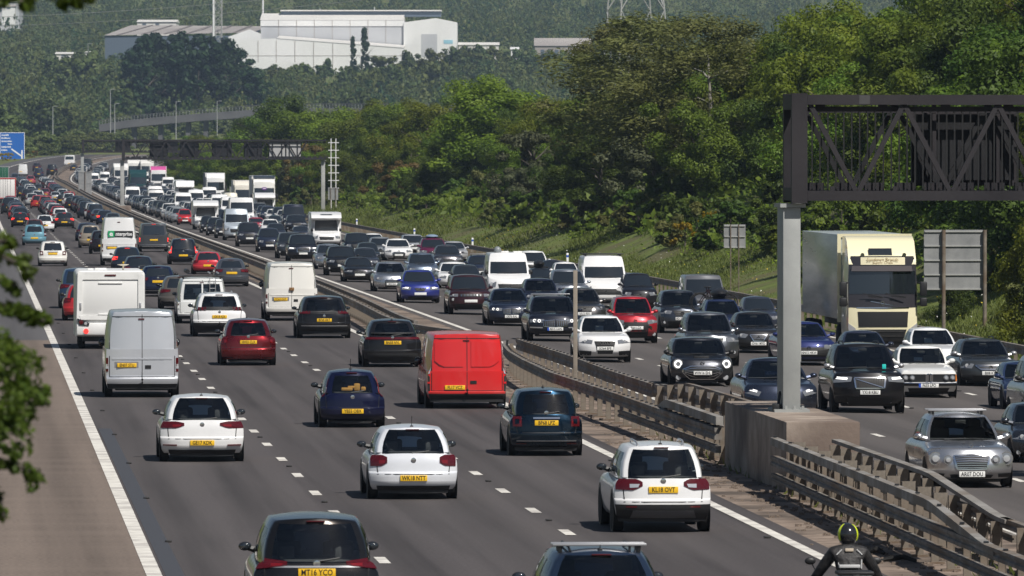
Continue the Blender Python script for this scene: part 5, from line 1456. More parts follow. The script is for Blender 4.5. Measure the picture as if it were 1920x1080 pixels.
# verge marker posts
for px, y in ((669, 411), (777, 431), (886, 447), (1064, 476)):
    lo, hi = 100, 2000
    for _ in range(60):
        mid = (lo + hi) / 2
        if (XL(mid) + 31.6) * F / mid + 960 > px: lo = mid
        else: hi = mid
    r_ = empty('marker_post', W2(31.6, lo), HD); tag(r_, 'white marker post on the verge behind the barrier', 'post', 'marker posts along the cutting')
    MB().box(-.065, .065, -.03, .03, 0, 1.05, .02).build('shaft', WHITEP, r_); MB().box(-.067, .067, -.032, .032, .80, .93).build('band', BLUEP, r_, smooth=False)

# reflecting road studs
stud0 = None
def stud(o, Y):
    global stud0
    if stud0 is None:
        mb = MB().box(-.06, .06, -.09, .09, 0, .028, .012); stud0 = mb.build('road_stud', TRIM); ob = stud0
    else: ob = stud0.copy(); COL.objects.link(ob)
    ob.location = W2(o, Y, .006); ob.rotation_euler = (0, 0, HD)
    tag(ob, 'small reflecting stud set in the road surface between lanes', 'road stud', 'reflecting road studs')
for o, ph in ((.42, 2.5), (3.78, at(590, 929)[1] - 3.3), (7.52, at(1000, 962)[1] - 3.3), (10.85, 4.0)):
    Y = ph % 18
    while Y < 330:
        if Y > 134: stud(o, Y)
        Y += 18
for o in RX:
    Y = (at(1587, 796)[1] - 3.3) % 18
    while Y < 290:
        if Y > 160: stud(o, Y)
        Y += 18

# rubbish and weeds along the central strip
rr = random.Random(3); mb = MB()
for i in range(900):
    Y = rr.choice((rr.uniform(110, 200), rr.uniform(130, 300))); o = rr.choice((rr.gauss(12.4, .35), rr.uniform(11.7, 14.6))); x, y, z = W2(o, Y, .002); s_ = rr.uniform(.015, .06)
    mb.box(x - s_, x + s_, y - s_, y + s_, z, z + s_ * .7)
lt = mb.build('debris', noisy('debris_stones', (.08, .06, .05), (.30, .24, .19), 40, .9), smooth=False, merge=False); tag(lt, kind='stuff')
for px, y, sx in ((1590, 995, .22), (1630, 1010, .3)):
    X, Y, Z, o = at(px + 55, y + 45)
    q = empty('tyre_scrap', (X, Y, Z), rr.uniform(0, 3)); tag(q, ('torn black tyre scrap lying by the barrier posts' if sx < .25 else 'longer strip of black tyre rubber lying in the median dust'), 'debris')
    MB().tube([(-sx, 0, .03), (-sx * .3, .06, .10), (sx * .5, .03, .06), (sx, .1, .03)], [.03, .05, .05, .02], 6).build('rubber', RUBBER, q)
# ------------------------------------------------------------------ trees, shrubs, grass
def leafmat(name, c1, c2, tr=.35, nsc=.55):
    m = bpy.data.materials.new(name); m.use_nodes = True
    t = m.node_tree; N, L = t.nodes, t.links; b = N['Principled BSDF']
    b.inputs['Roughness'].default_value = .55; b.inputs['Specular IOR Level'].default_value = .25
    oi = N.new('ShaderNodeObjectInfo'); ge = N.new('ShaderNodeNewGeometry')
    tc = N.new('ShaderNodeTexCoord'); nz = N.new('ShaderNodeTexNoise'); nz.inputs['Scale'].default_value = nsc; nz.inputs['Detail'].default_value = 3
    L.new(tc.outputs['Object'], nz.inputs['Vector'])
    ad = N.new('ShaderNodeMath'); ad.operation = 'MULTIPLY_ADD'; L.new(ge.outputs['Random Per Island'], ad.inputs[0]); ad.inputs[1].default_value = .30
    m2 = N.new('ShaderNodeMath'); m2.operation = 'MULTIPLY_ADD'; L.new(nz.outputs[0], m2.inputs[0]); m2.inputs[1].default_value = 1.3; m2.inputs[2].default_value = -.42
    L.new(m2.outputs[0], ad.inputs[2])
    rp = N.new('ShaderNodeValToRGB'); rp.color_ramp.elements[0].color = (*c1, 1); rp.color_ramp.elements[1].color = (*c2, 1)
    rp.color_ramp.elements[0].position = .1; rp.color_ramp.elements[1].position = .85
    L.new(ad.outputs[0], rp.inputs[0])
    hs = N.new('ShaderNodeHueSaturation')
    mr = N.new('ShaderNodeMapRange'); mr.inputs[3].default_value = .475; mr.inputs[4].default_value = .515; L.new(oi.outputs['Random'], mr.inputs[0]); L.new(mr.outputs[0], hs.inputs['Hue'])
    mv = N.new('ShaderNodeMapRange'); mv.inputs[3].default_value = .72; mv.inputs[4].default_value = 1.28; L.new(oi.outputs['Random'], mv.inputs[0]); L.new(mv.outputs[0], hs.inputs['Value'])
    L.new(rp.outputs[0], hs.inputs['Color']); L.new(hs.outputs[0], b.inputs['Base Color'])
    tl = N.new('ShaderNodeBsdfTranslucent'); L.new(hs.outputs[0], tl.inputs[0])
    mx = N.new('ShaderNodeMixShader'); mx.inputs[0].default_value = tr
    L.new(b.outputs[0], mx.inputs[1]); L.new(tl.outputs[0], mx.inputs[2]); L.new(mx.outputs[0], N['Material Output'].inputs[0])
    return m
LEAF = {
 'mid': leafmat('leaf_mid', (.060, .106, .011), (.200, .270, .034), .42),
 'dark': leafmat('leaf_dark', (.036, .070, .011), (.125, .185, .030), .42),
 'bright': leafmat('leaf_bright', (.086, .132, .010), (.235, .290, .032), .42),
 'olive': leafmat('leaf_olive', (.075, .085, .022), (.190, .192, .060)),
 'rust': leafmat('leaf_rust', (.090, .066, .022), (.210, .140, .048)),
 'grey': leafmat('leaf_greygreen', (.050, .062, .026), (.150, .165, .085)),
 'gorse': leafmat('leaf_gorse_flower', (.10, .09, .008), (.55, .35, .010)),
 'far': leafmat('leaf_far', (.050, .088, .026), (.165, .215, .070), .35, .045),  # part of the distance haze is put into this paler, bluer leaf colour
 'fardark': leafmat('leaf_far_dark', (.018, .046, .018), (.058, .108, .036), .35, .06),
 'farlight': leafmat('leaf_far_light', (.075, .102, .026), (.205, .240, .075), .35, .045),  # paled in the colour too, standing in for haze
 'near': leafmat('leaf_near', (.042, .070, .009), (.150, .185, .026), .4),
}
BARK = noisy('bark', (.05, .042, .034), (.15, .13, .11), 5, .9, 8, stretch=(1, 1, .25), bump=.5, bscale=12)
BARKP = noisy('bark_pale', (.20, .185, .16), (.38, .36, .32), 3, .9, 8, stretch=(1, 1, .4))

def leaves(rng, centers, radii, n, size, up=.25, asp=.55, out=None, hang=0.0):
    """n rhombus leaves spread over clumps; returns verts, faces"""
    k = rng.integers(0, len(centers), n)
    d = rng.normal(size=(n, 3)); d /= np.linalg.norm(d, axis=1)[:, None] + 1e-9
    rad = radii[k][:, None] * (rng.random((n, 1)) ** .45)
    P = centers[k] + d * rad * np.array([1, 1, .85])
    nrm = d * .9 + rng.normal(size=(n, 3)) * .42 + np.array([0, 0, up]); nrm /= np.linalg.norm(nrm, axis=1)[:, None] + 1e-9
    a = np.cross(nrm, rng.normal(size=(n, 3))); a /= np.linalg.norm(a, axis=1)[:, None] + 1e-9
    if hang: a = a * (1 - hang) + np.array([0, 0, -1]) * hang; a /= np.linalg.norm(a, axis=1)[:, None]
    b = np.cross(nrm, a)
    s = size * rng.uniform(.6, 1.4, (n, 1))
    fold = nrm * s * .18
    V = np.stack([P - a * s, P - b * s * asp + fold, P + a * s, P + b * s * asp + fold], 1).reshape(-1, 3)
    Fc = np.arange(4 * n).reshape(n, 4)
    return V, Fc
def crown_pts(rng, n, shape):
    """clump centres for a crown one unit wide in radius and height 2, from z=0"""
    if shape == 'round':
        d = rng.normal(size=(n, 3)); d /= np.linalg.norm(d, axis=1)[:, None]
        r = rng.uniform(.35, 1.12, (n, 1)); P = d * r; P[:, 2] = P[:, 2] + 1.0
        P[:, :2] *= (1.05 - .25 * np.clip(P[:, 2:3] - 1, 0, 1))
    elif shape == 'tall':
        z = rng.random(n) ** .9 * 1.9 + .05; w = np.sin(np.clip(z / 2, 0, 1) * np.pi) ** .55 * .95
        a = rng.random(n) * 6.283; r = w * rng.uniform(.35, .95, n); P = np.stack([np.cos(a) * r, np.sin(a) * r, z], 1)
    elif shape == 'cone':
        z = rng.random(n) ** 1.2 * 1.9 + .05; w = (1 - z / 2.05) * .95 + .05; a = rng.random(n) * 6.283; r = w * rng.uniform(.3, 1, n); P = np.stack([np.cos(a) * r, np.sin(a) * r, z], 1)
    else:  # spreading dome, low skirts
        z = rng.random(n) * 1.85; w = np.sqrt(np.clip(1 - (z / 2.0) ** 2.2, 0, 1)) * .95; a = rng.random(n) * 6.283; r = w * rng.uniform(.4, 1.14, n); z = z * rng.uniform(.88, 1.1, n); P = np.stack([np.cos(a) * r, np.sin(a) * r, z], 1)
    return P
def make_crown(seed, shape, nclump, nleaf, leaf, rx, h, mat_, clump=(.16, .34), asp=.55, hang=0.0, up=.25, name='crown'):
    rng = np.random.default_rng(seed)
    C = crown_pts(rng, nclump, shape); rad = rng.uniform(*clump, nclump)
    C = C * np.array([rx, rx, h / 2]); rad = rad * min(rx, h / 2) * 1.0
    V, Fc = leaves(rng, C, rad, nleaf, leaf, up, asp, hang=hang)
    V[:, 2] = np.maximum(V[:, 2], -.2)
    me_o = np_mesh(name, V, Fc, mat_)
    return me_o
def make_trunk(seed, h, r, m, lean=.06, limbs=7, spread=.55, name='trunk'):
    rng = random.Random(seed); mb = MB()
    pts = [(0, 0, -.6)]; x = y = 0
    for i in range(1, 7): x += rng.uniform(-lean, lean) * h / 6; y += rng.uniform(-lean, lean) * h / 6; pts.append((x, y, h * i / 6))
    mb.tube(pts, [r * (1 - .75 * i / 6) for i in range(7)], 8)
    for i in range(limbs):
        k = rng.randint(2, 5); p = pts[k]; a = rng.uniform(0, 6.28); ln = h * rng.uniform(.25, .5) * spread * 1.6
        q = (p[0] + math.cos(a) * ln * .5, p[1] + math.sin(a) * ln * .5, p[2] + ln * .45); e = (p[0] + math.cos(a + .3) * ln, p[1] + math.sin(a + .3) * ln, p[2] + ln * .8)
        mb.tube([p, q, e], [r * .38, r * .22, r * .07], 6)
    return mb.build(name, m, None)
# prototypes, hidden inside the pool until first used
POOL = {}
def proto(kind, i):
    key = (kind, i)
    if key in POOL: return POOL[key]
    S = dict(
        round=lambda: (make_crown(10 + i, 'round', 46, 26000, .085, 3.3, 6.4, LEAF['mid']), make_trunk(i, 5.2, .20, BARK), 1.0),
        bright=lambda: (make_crown(30 + i, 'dome', 60, 28000, .088, 3.6, 6.6, LEAF['bright'], (.15, .30)), make_trunk(i + 9, 5, .2, BARK), .5),
        dark=lambda: (make_crown(50 + i, 'dome', 50, 26000, .085, 3.4, 7.0, LEAF['dark'], (.15, .32)), make_trunk(i + 19, 5.5, .22, BARK), .4),
        birch=lambda: (make_crown(70 + i, 'tall', 80, 26000, .075, 3.4, 9.0, LEAF['olive'], (.14, .28), .45, .2), make_trunk(i + 29, 8.0, .10, BARKP, .04, 7, .18), 1.0),
        rust=lambda: (make_crown(90 + i, 'round', 40, 12000, .085, 2.4, 4.2, LEAF['rust'], (.13, .26)), make_trunk(i + 39, 3.6, .12, BARK), .8),
        grey=lambda: (make_crown(110 + i, 'dome', 44, 16000, .085, 2.8, 4.6, LEAF['grey'], (.14, .28)), make_trunk(i + 49, 3.6, .14, BARK), .3),
        shrub=lambda: (make_crown(130 + i, 'dome', 26, 4500, .10, 1.5, 1.9, LEAF['mid'], (.18, .36)), make_trunk(i + 59, 1.3, .06, BARK, .1, 5), .0),
        dshrub=lambda: (make_crown(150 + i, 'dome', 26, 4500, .10, 1.5, 2.1, LEAF['dark'], (.18, .36)), make_trunk(i + 69, 1.3, .06, BARK, .1, 5), .0),
        oshrub=lambda: (make_crown(160 + i, 'dome', 26, 4500, .09, 1.5, 1.7, LEAF['olive'], (.18, .36)), make_trunk(i + 69, 1.2, .06, BARK, .1, 5), .0),
        gorse=lambda: (make_crown(170 + i, 'dome', 20, 3200, .055, 1.0, 1.2, LEAF['gorse'], (.16, .34)), make_trunk(i + 79, .8, .05, BARK, .1, 5), .0),
        far=lambda: (make_crown(190 + i, 'round', 44, 2400, .55, 4.6, 9.5, LEAF['far'], (.18, .36)), make_trunk(i + 89, 6, .25, BARK), 1.6),
        fardark=lambda: (make_crown(210 + i, 'tall', 60, 3400, .60, 4.4, 24, LEAF['fardark'], (.22, .42)), make_trunk(i + 99, 16, .4, BARK), 1.5),
        farlight=lambda: (make_crown(230 + i, 'dome', 44, 2400, .5, 5.0, 8.0, LEAF['farlight'], (.18, .34)), make_trunk(i + 109, 5, .25, BARK), .8),
        cone=lambda: (make_crown(250 + i, 'cone', 60, 2200, .45, 2.6, 15, LEAF['fardark'], (.2, .4)), make_trunk(i + 119, 9, .25, BARK), .8),
    )
    POOL[key] = [*S[kind](), False]
    return POOL[key]
def tree(kind, i, X, Y, Z, sc, rz, name, label, cat='tree', group=None, lod=1):
    pr = proto(kind, i)
    root = empty(name, (X, Y, Z), rz); root.scale = sc if isinstance(sc, tuple) else (sc, sc, sc)
    tag(root, label, cat, group)
    cr, tk, cz, used = pr
    if used: cr, tk = cr.copy(), tk.copy(); COL.objects.link(cr); COL.objects.link(tk)
    pr[3] = True
    cr.parent = root; cr.location = (0, 0, cz); tk.parent = root
    return root

rg = random.Random(21)
def crestz(Y): return float(np.interp(Y, [170, 400, 480, 555, 600, 640, 690, 800, 910, 1000, 1100, 1250], [18.5, 17.5, 16.2, 15.4, 13.7, 12.9, 12.5, 11.6, 10.9, 11.6, 13.0, 13.0]))
TG = 'trees packed on the wooded cutting'
TL = {'round': 'mid green leafy tree packed among others on the cutting', 'bright': 'bright fresh green tree on the sunlit cutting', 'dark': 'dark green dense tree on the cutting', 'birch': 'brownish green fine-leaved birch on the cutting', 'grey': 'grey green bushy tree with pale leaves on the cutting', 'rust': 'rusty brown leaved tree on the cutting'}
HT = {'round': 7.4, 'bright': 7.1, 'dark': 7.4, 'birch': 10, 'grey': 4.9, 'rust': 5.0}
cnt = 0
def bank_tree(kind, o, Y, top, sw=1.0, label=None):
    X, _, Z = W2(o, Y); h = max(2.5, top - Z); s = h / HT[kind]
    w = min(max(s, .8), 1.5) * sw * 1.08
    tree(kind, rg.randint(0, 2 if kind in ('round', 'bright', 'dark') else 1), X, Y, Z - .2, (w, w, s), rg.uniform(0, 6.28), 'birch_tree' if kind == 'birch' else 'tree', label or TL[kind], 'tree', None if label else TG + ': ' + kind)
for o, step, f, kinds in ((40.5, 15, .62, 'dgmr'), (45, 14, .82, 'mbdbmg'), (50.5, 16, .97, 'bmdb'), (58, 26, 1.0, 'bmd')):
    Y = 168 + rg.uniform(0, 8)
    while Y < 1190:
        k = {'d': 'dark', 'g': 'grey', 'm': 'round', 'b': 'bright', 'r': 'rust'}[rg.choice(kinds)]
        if Y < 420 and k == 'bright' and rg.random() < .6: k = 'dark'
        if k == 'rust' and rg.random() < .7: k = 'round'
        oo = o + rg.uniform(-2, 2)
        if k in ('grey', 'rust') and (o > 43 or Y < 420): k = 'round'
        base = gz(oo, Y); ct = crestz(Y)
        top = base + (ct - base) * f * rg.uniform(.88, 1.0)
        if not (o < 42 and 380 < Y < 960 and rg.random() < .8): bank_tree(k, oo + (1.5 if 380 < Y < 960 else 0), Y, top)
        Y += step * rg.uniform(.75, 1.25) * (1 if Y < 700 else 1.25)
# the belt goes on, lower, beyond the distant gantry
for i in range(44):
    Y = 1180 + 17 * i; o = rg.choice((rg.uniform(34, 38), rg.uniform(37, 46)))
    X, _, Z = W2(o, Y); h = rg.uniform(6.5, 8.5) * (1 if Y < 1600 else .8); s = h / 7.2
    k = rg.choice(('round', 'bright', 'round', 'birch')); s = h / HT[k]
    tree(k, rg.randint(0, 1), X, Y, Z - .2, (s * 1.35, s * 1.35, s), i, 'birch_tree' if k == 'birch' else 'tree', {'round': 'mid green tree beside the far oncoming lanes', 'bright': 'fresh green tree beside the far oncoming lanes', 'birch': 'brownish tree beside the far oncoming lanes'}[k], 'tree', 'trees beside the far oncoming lanes: ' + k)
# trees one can tell apart
for px, o, top, sw, kind, lab in ((1250, 44, 22, 2.3, 'birch', 'large brownish birch rising in the middle of the cutting'), (1180, 45, 45, 1.7, 'birch', 'brown green birch left of the large birch'), (1330, 43, 30, 1.8, 'birch', 'birch with a pale trunk right of the large birch'),
                                   (745, 38.0, 300, 1.2, 'rust', 'rusty brown hawthorn standing alone on the grass slope'), (1000, 40, 300, 1.1, 'grey', 'pale grey green bush tree below the bright trees'),
                                   (925, 46, 150, 1.5, 'bright', 'bright green round topped tree at the left of the wood'), (1125, 41, 255, 1.3, 'dark', 'dark glossy tree with whitish leaves low on the cutting'),
   (462, 40, 222, 1.2, 'dark', 'dark tree at the far end of the belt, leftmost by the viaduct'), (495, 41, 196, 1.3, 'round', 'rounded tree second from the far end of the belt'), (535, 41, 184, 1.4, 'dark', 'broad dark crown standing out above the distant gantry'), (578, 42, 192, 1.3, 'round', 'rounded tree right of the broad dark crown above the gantry'), (622, 43, 204, 1.2, 'bright', 'light green tree above the white ladder-like mast'), (665, 44, 212, 1.2, 'round', 'green tree right of the one above the ladder-like mast'), (710, 45, 206, 1.1, 'dark', 'dark crown before the right part of the viaduct'), (800, 46, 190, 1.2, 'bright', 'yellow green crown at the right end of the viaduct')):
    lo, hi = 150, 2500
    for _ in range(60):
        mid = (lo + hi) / 2
        if (XL(mid) + o) * F / mid + 960 > px: lo = mid
        else: hi = mid
    bank_tree(kind, o, lo, lift(px, top, lo)[2], sw, lab)
# shrubs along the lower slope
SL = {'shrub': 'low green shrub on the grassy slope', 'dshrub': 'low dark shrub on the grassy slope', 'oshrub': 'low brownish shrub on the grassy slope'}
Y = 175
while Y < 1150:
    k = rg.choice(('shrub', 'dshrub', 'oshrub')); o = rg.choice((rg.uniform(34.5, 38), rg.uniform(36, 40)))
    if 380 < Y < 960: o += 2.0
    X, _, Z = W2(o, Y); s = rg.uniform(.6, 1.5)
    tree(k, rg.randint(0, 1), X, Y, Z - .1, (s, s, s * rg.uniform(.7, 1.1)), rg.uniform(0, 6), 'shrub', SL[k], 'shrub', 'shrubs on the grassy slope: ' + k)
    Y += rg.uniform(6, 12) * (1 if Y < 600 else 1.7)
for i, (px, yy, s, lab) in enumerate(((1285, 425, 1.0, 'yellow flowering gorse bush on the cutting, the larger'), (1330, 402, .6, 'yellow flowering gorse bush on the cutting, the smaller upper'), (1128, 288, .8, 'yellowish flowering bush high among the dark trees'))):
    o = 37.2 if i < 2 else 41
    lo, hi = 150, 1500
    for _ in range(60):
        mid = (lo + hi) / 2
        if (XL(mid) + o) * F / mid + 960 > px: lo = mid
        else: hi = mid
    X, _, Z = W2(o, lo); z = lift(px, yy, lo)[2]
    tree('gorse', i % 2, X, lo - (0 if i < 2 else 0), max(Z, z - .9 * s), s, 1.0 * i, 'gorse_bush', lab, 'shrub')
# the near bush in front of the big sign
for px, o, s, kk, lab in ((1885, 32.9, 1.0, 'bright', 'leafy bush hanging over the right end of the big grey sign'), (1800, 33.6, .5, 'dark', 'shadowy bush under the big grey sign')):
    lo, hi = 150, 1500
    for _ in range(60):
        mid = (lo + hi) / 2
        if (XL(mid) + o) * F / mid + 960 > px: lo = mid
        else: hi = mid
    X, _, Z = W2(o, lo - 4); tree(kk, 1, X + (.9 if s == 1 else 0), lo - (5 if s == 1 else -8), Z - .5, (.42 * s + .1, .42 * s + .1, .72 * s), 2.0, 'bush', lab, 'bush')

# grass and undergrowth on the slope
rng = np.random.default_rng(5)
def slope_cover(name, n, olo, ohi, ylo, yhi, size, m, lift_=0.0, vertical=True, power=1.0):
    Yv = ylo + (yhi - ylo) * rng.random(n) ** power; ov = olo + (ohi - olo) * rng.random(n) ** 1.2
    P = np.array([W2(o, y, lift_) for o, y in zip(ov, Yv)])
    s = size * rng.uniform(.5, 1.5, (n, 1))
    if vertical:
        th = rng.random(n) * 6.283; a = np.stack([np.cos(th), np.sin(th), rng.normal(0, .2, n)], 1) * s * .14
        u = np.stack([rng.normal(0, .45, n), rng.normal(0, .45, n), np.ones(n)], 1) * s
        V = np.stack([P - a, P + a, P + u * .6 + a * .8, P + u], 1).reshape(-1, 3)
    else:
        nr = rng.normal(size=(n, 3)) + np.array([-.3, -.3, .9]); nr /= np.linalg.norm(nr, axis=1)[:, None]
        a = np.cross(nr, rng.normal(size=(n, 3))); a /= np.linalg.norm(a, axis=1)[:, None]; b = np.cross(nr, a)
        P = P + np.array([0, 0, 1]) * (rng.random((n, 1)) * size * 4)
        V = np.stack([P - a * s, P - b * s * .5, P + a * s, P + b * s * .5], 1).reshape(-1, 3)
    return tag(np_mesh(name, V, np.arange(4 * n).reshape(n, 4), m), kind='stuff')
GRASSM = leafmat('grass_blades', (.070, .098, .016), (.190, .215, .055), .35)
slope_cover('grass', 150000, 30.8, 39.5, 190, 560, .13, GRASSM, power=1.3)
slope_cover('grass', 40000, 30.8, 40, 540, 1150, .24, GRASSM)
slope_cover('undergrowth', 30000, 37.5, 58, 165, 520, .16, LEAF['mid'], .1, False)
slope_cover('undergrowth', 5000, 36, 42, 260, 900, .10, LEAF['bright'], .05, False)
slope_cover('undergrowth', 14000, 37.5, 58, 500, 1180, .30, LEAF['mid'], .1, False)
slope_cover('wild_flowers', 200, 31.5, 36, 250, 620, .035, principled('petal_white', (.75, .75, .68), .6), .45, False)
slope_cover('wild_flowers', 220, 31.5, 36, 300, 700, .035, principled('petal_yellow', (.70, .50, .04), .6), .4, False)
slope_cover('weeds', 500, 12.9, 13.8, 100, 200, .16, GRASSM)

# ------------------------------------------------------------------ the valley and the hill behind
def hillz(X, Y): return gz(X - XL(Y), Y)
def ymin(px):
    if 600 < px < 640: return 150
    if 440 <= px < 860: return 120 - 14 * sm(600, 860, px) + 10 * sm(560, 440, px)
    if 860 <= px < 1010: return 98
    if 190 <= px < 440: return 96
    if 95 < px < 150: return 108
    return 40
FL = {'far': 'green leafy tree in the hazy valley wood', 'farlight': 'pale green spreading tree in the hazy valley wood'}
# the tall dark clump before the sheds
dk = [(268, 68), (292, 64), (318, 66), (345, 62), (372, 66), (398, 70), (424, 74), (448, 92), (470, 112), (250, 92), (300, 76), (360, 74), (410, 82), (330, 80), (490, 140)]
for i, (px, yt) in enumerate(dk):
    Y = 2560 + (i % 4) * 9; X, _, zt = lift(px, yt, Y); Z = hillz(X, Y)
    tree('fardark', i % 3, X, Y, Z, (1.05, 1.05, (zt - Z) / 25.5), i * 1.3, 'poplar_tree', 'tall very dark tree in the dense clump before the sheds', 'tree', 'tall dark clump before the sheds')
for px, yt, lab, w in ((662, 66, 'narrow dark conifer before the white works, the shorter', .75), (684, 49, 'narrow dark conifer before the white works, the taller', 1.0)):
    Y = 2950; X, _, zt = lift(px, yt, Y); Z = hillz(X, Y); tree('cone', 0, X, Y, Z, (w, w, (zt - Z) / 16), 1, 'conifer', lab)
for i, (px, yt) in enumerate(((106, 106), (122, 104), (138, 103), (160, 101), (868, 90), (886, 91), (905, 90), (926, 91), (962, 96), (1005, 100), (1030, 98), (1060, 99), (1095, 98), (455, 118), (510, 124), (560, 120), (610, 112), (720, 102), (770, 100), (815, 96), (848, 92))):
    Y = 2830 if i < 4 else 2980; X, _, zt = lift(px, yt, Y); Z = hillz(X, Y); s = max(.3, (zt - Z) / 11.1); k = ('far', 'farlight')[i % 2]
    if k == 'farlight': s *= 11.1 / 8.8
    tree(k, i % 4, X, Y, Z, (max(s, .8), max(s, .8), s), i, 'tree', FL[k], 'tree', 'trees of the valley wood: ' + k)
n = 0
while n < 80:
    Y = 2080 + 1080 * rg.random() ** .8; px = rg.uniform(-60, 1120); X = (px - 960) / F * Y
    o = X - XL(Y)
    if Y < 2500 and -14 < o < 40: continue
    Z = hillz(X, Y); k = rg.choice(('far', 'far', 'farlight'))
    h = rg.uniform(7, 15); hmax = lift(px, ymin(px) + rg.uniform(0, 14), Y)[2] - Z
    if Y < 2330: h = min(h, lift(px, 205 + rg.uniform(0, 40), Y)[2] - Z + (6 if px < 180 else 0))
    h = min(h, hmax)
    if h < 2.2: n += .05; continue
    H0 = {'far': 11.1, 'farlight': 8.8}[k]; s = h / H0; w = max(s, .6)
    tree(k, rg.randint(0, 3), X, Y, Z - .3, (w, w, s), rg.uniform(0, 6), 'tree', FL[k], 'tree', 'trees of the valley wood: ' + k); n += 1
# low scrub by the far bend
for i in range(70):
    if i < 40: Y = 1960 + 13 * i; o = rg.uniform(-15, -7.5)
    else: Y = 2475 + rg.uniform(0, 60); o = rg.uniform(-30, 60)
    X = XL(Y) + o; s = rg.uniform(.55, 1.0) * (1 if i < 40 else 1.3); tree('farlight', i % 4, X, Y, hillz(X, Y) - .2, (s, s, s * rg.uniform(.5, .8)), i, 'bush', 'rounded green bush on the verge beyond the bend', 'bush', 'bushes beyond the bend')
for px, Y in ((18, 1880), (64, 1930), (5, 1870)):
    X = (px - 960) / F * Y; tree('gorse', 0, X, Y, gz(-9, Y) - .1, 1.5, px, 'gorse_bush', {18: 'yellow gorse below the blue sign', 64: 'yellow gorse right of the blue sign', 5: 'yellow gorse at the left edge below the sign'}[px], 'shrub')
# woodland carpet: the far hill as one mass
N = 6400
cs = []
r2 = np.random.default_rng(8)
Yv = 2500 + 3500 * r2.random(N) ** 1.3; pxv = r2.uniform(-420, 1900, N); Xv = (pxv - 960) / F * Yv
unit = []
for sd_ in range(6):
    rr_ = np.random.default_rng(300 + sd_); C = crown_pts(rr_, 22, 'round' if sd_ % 2 else 'dome'); V, _ = leaves(rr_, C, rr_.uniform(.16, .34, 22), 170, .11, .3, .6); unit.append(V)
def wood(name, sel, m):
    out = []
    for i in sel:
        X, Y = Xv[i], Yv[i]; Z = hillz(X, Y); h = r2.uniform(7, 14)
        if Y < 3350:
            h = min(h, lift(pxv[i], ymin(pxv[i]) + r2.uniform(0, 16), Y)[2] - Z)
            if h < 2: continue
        w = r2.uniform(3.2, 6.0); a = r2.uniform(0, 6.28); U = unit[r2.integers(0, 6)]
        c, s = math.cos(a), math.sin(a)
        out.append(np.stack([X + (U[:, 0] * c - U[:, 1] * s) * w, Y + (U[:, 0] * s + U[:, 1] * c) * w, Z - .5 + U[:, 2] * h / 2], 1))
    V = np.concatenate(out); tag(np_mesh(name, V, np.arange(len(V)).reshape(-1, 4), m), kind='stuff')
idx = np.arange(N); r2.shuffle(idx)
wood('far_woods', idx[:3000], LEAF['far']); wood('far_woods', idx[3000:5700], LEAF['farlight']); wood('far_woods', idx[5700:], LEAF['fardark'])

# ------------------------------------------------------------------ the roadside tree whose leaves hang in at the left
rt = empty('roadside_tree', (-5.6, 40.5, gz(-6, 40))); tag(rt, 'blurred leafy tree hanging in from the left edge close to the camera', 'tree')
MB().tube([(0, 0, -.3), (.05, .1, 2.5), (-.1, 0, 5), (.1, .1, 8.5)], [.2, .17, .12, .04], 10).build('trunk', BARK, rt)
rngn = np.random.default_rng(77); CL = []; RD = []; TW = []
def nearpt(px, y, Y=40.5): X, _, z = lift(px, y, Y); return np.array([X + 5.6, Y - 40.5, z - gz(-6, 40)])
def twig(pts, n, r):
    P = [nearpt(px, y, 40.5 + rngn.uniform(-.3, .3)) for px, y in pts]; TW.append(P)
    for i in range(n):
        t = rngn.random() * (len(P) - 1); k = min(int(t), len(P) - 2); CL.append(P[k] + (P[k + 1] - P[k]) * (t - k) + rngn.normal(size=3) * r * .5); RD.append(r)
twig([(-60, 470), (0, 478), (45, 500), (52, 520)], 16, .035)
twig([(-60, 455), (10, 452), (25, 458)], 6, .03)
twig([(-60, 500), (-5, 520), (30, 535)], 9, .035)
twig([(-60, 562), (0, 570), (45, 590), (82, 600)], 26, .032)
for i in range(105):
    px = -70 + 145 * rngn.random(); y = 615 + 225 * rngn.random(); 
    if px > 30 + 45 * math.sin((y - 600) / 300 * 3.1) + rngn.uniform(-15, 15): continue
    CL.append(nearpt(px, y, 40.5 + rngn.uniform(-.8, .8))); RD.append(.06)
twig([(-60, 760), (20, 790), (70, 740)], 16, .04); twig([(-40, 850), (30, 870), (85, 905)], 14, .03); twig([(-40, 700), (40, 720), (85, 757)], 14, .035); twig([(-50, 900), (0, 930), (8, 970)], 8, .03)
twig([(-60, -25), (60, -15), (165, 0)], 30, .035); twig([(-60, -10), (30, 0), (60, 6)], 12, .03)
for i in range(260):
    CL.append(np.array([rngn.normal(.6, .9), rngn.normal(0, 1.2), rngn.uniform(3.6, 8.2)])); RD.append(.25)
    if CL[-1][0] > 3.05: CL[-1][0] = 2.2
CL, RD = np.array(CL), np.array(RD)
V1, F1 = leaves(rngn, CL, RD, 10000, .024, .3, .5)
np_mesh('crown', V1, F1, LEAF['near'], rt)
mb = MB()
for P in TW: mb.tube([(0.3, 0, float(P[0][2]) + .3)] + [tuple(map(float, p)) for p in P], [.03] + [.012] * (len(P) - 1) + [.006], 5)
mb.build('branch', BARK, rt)
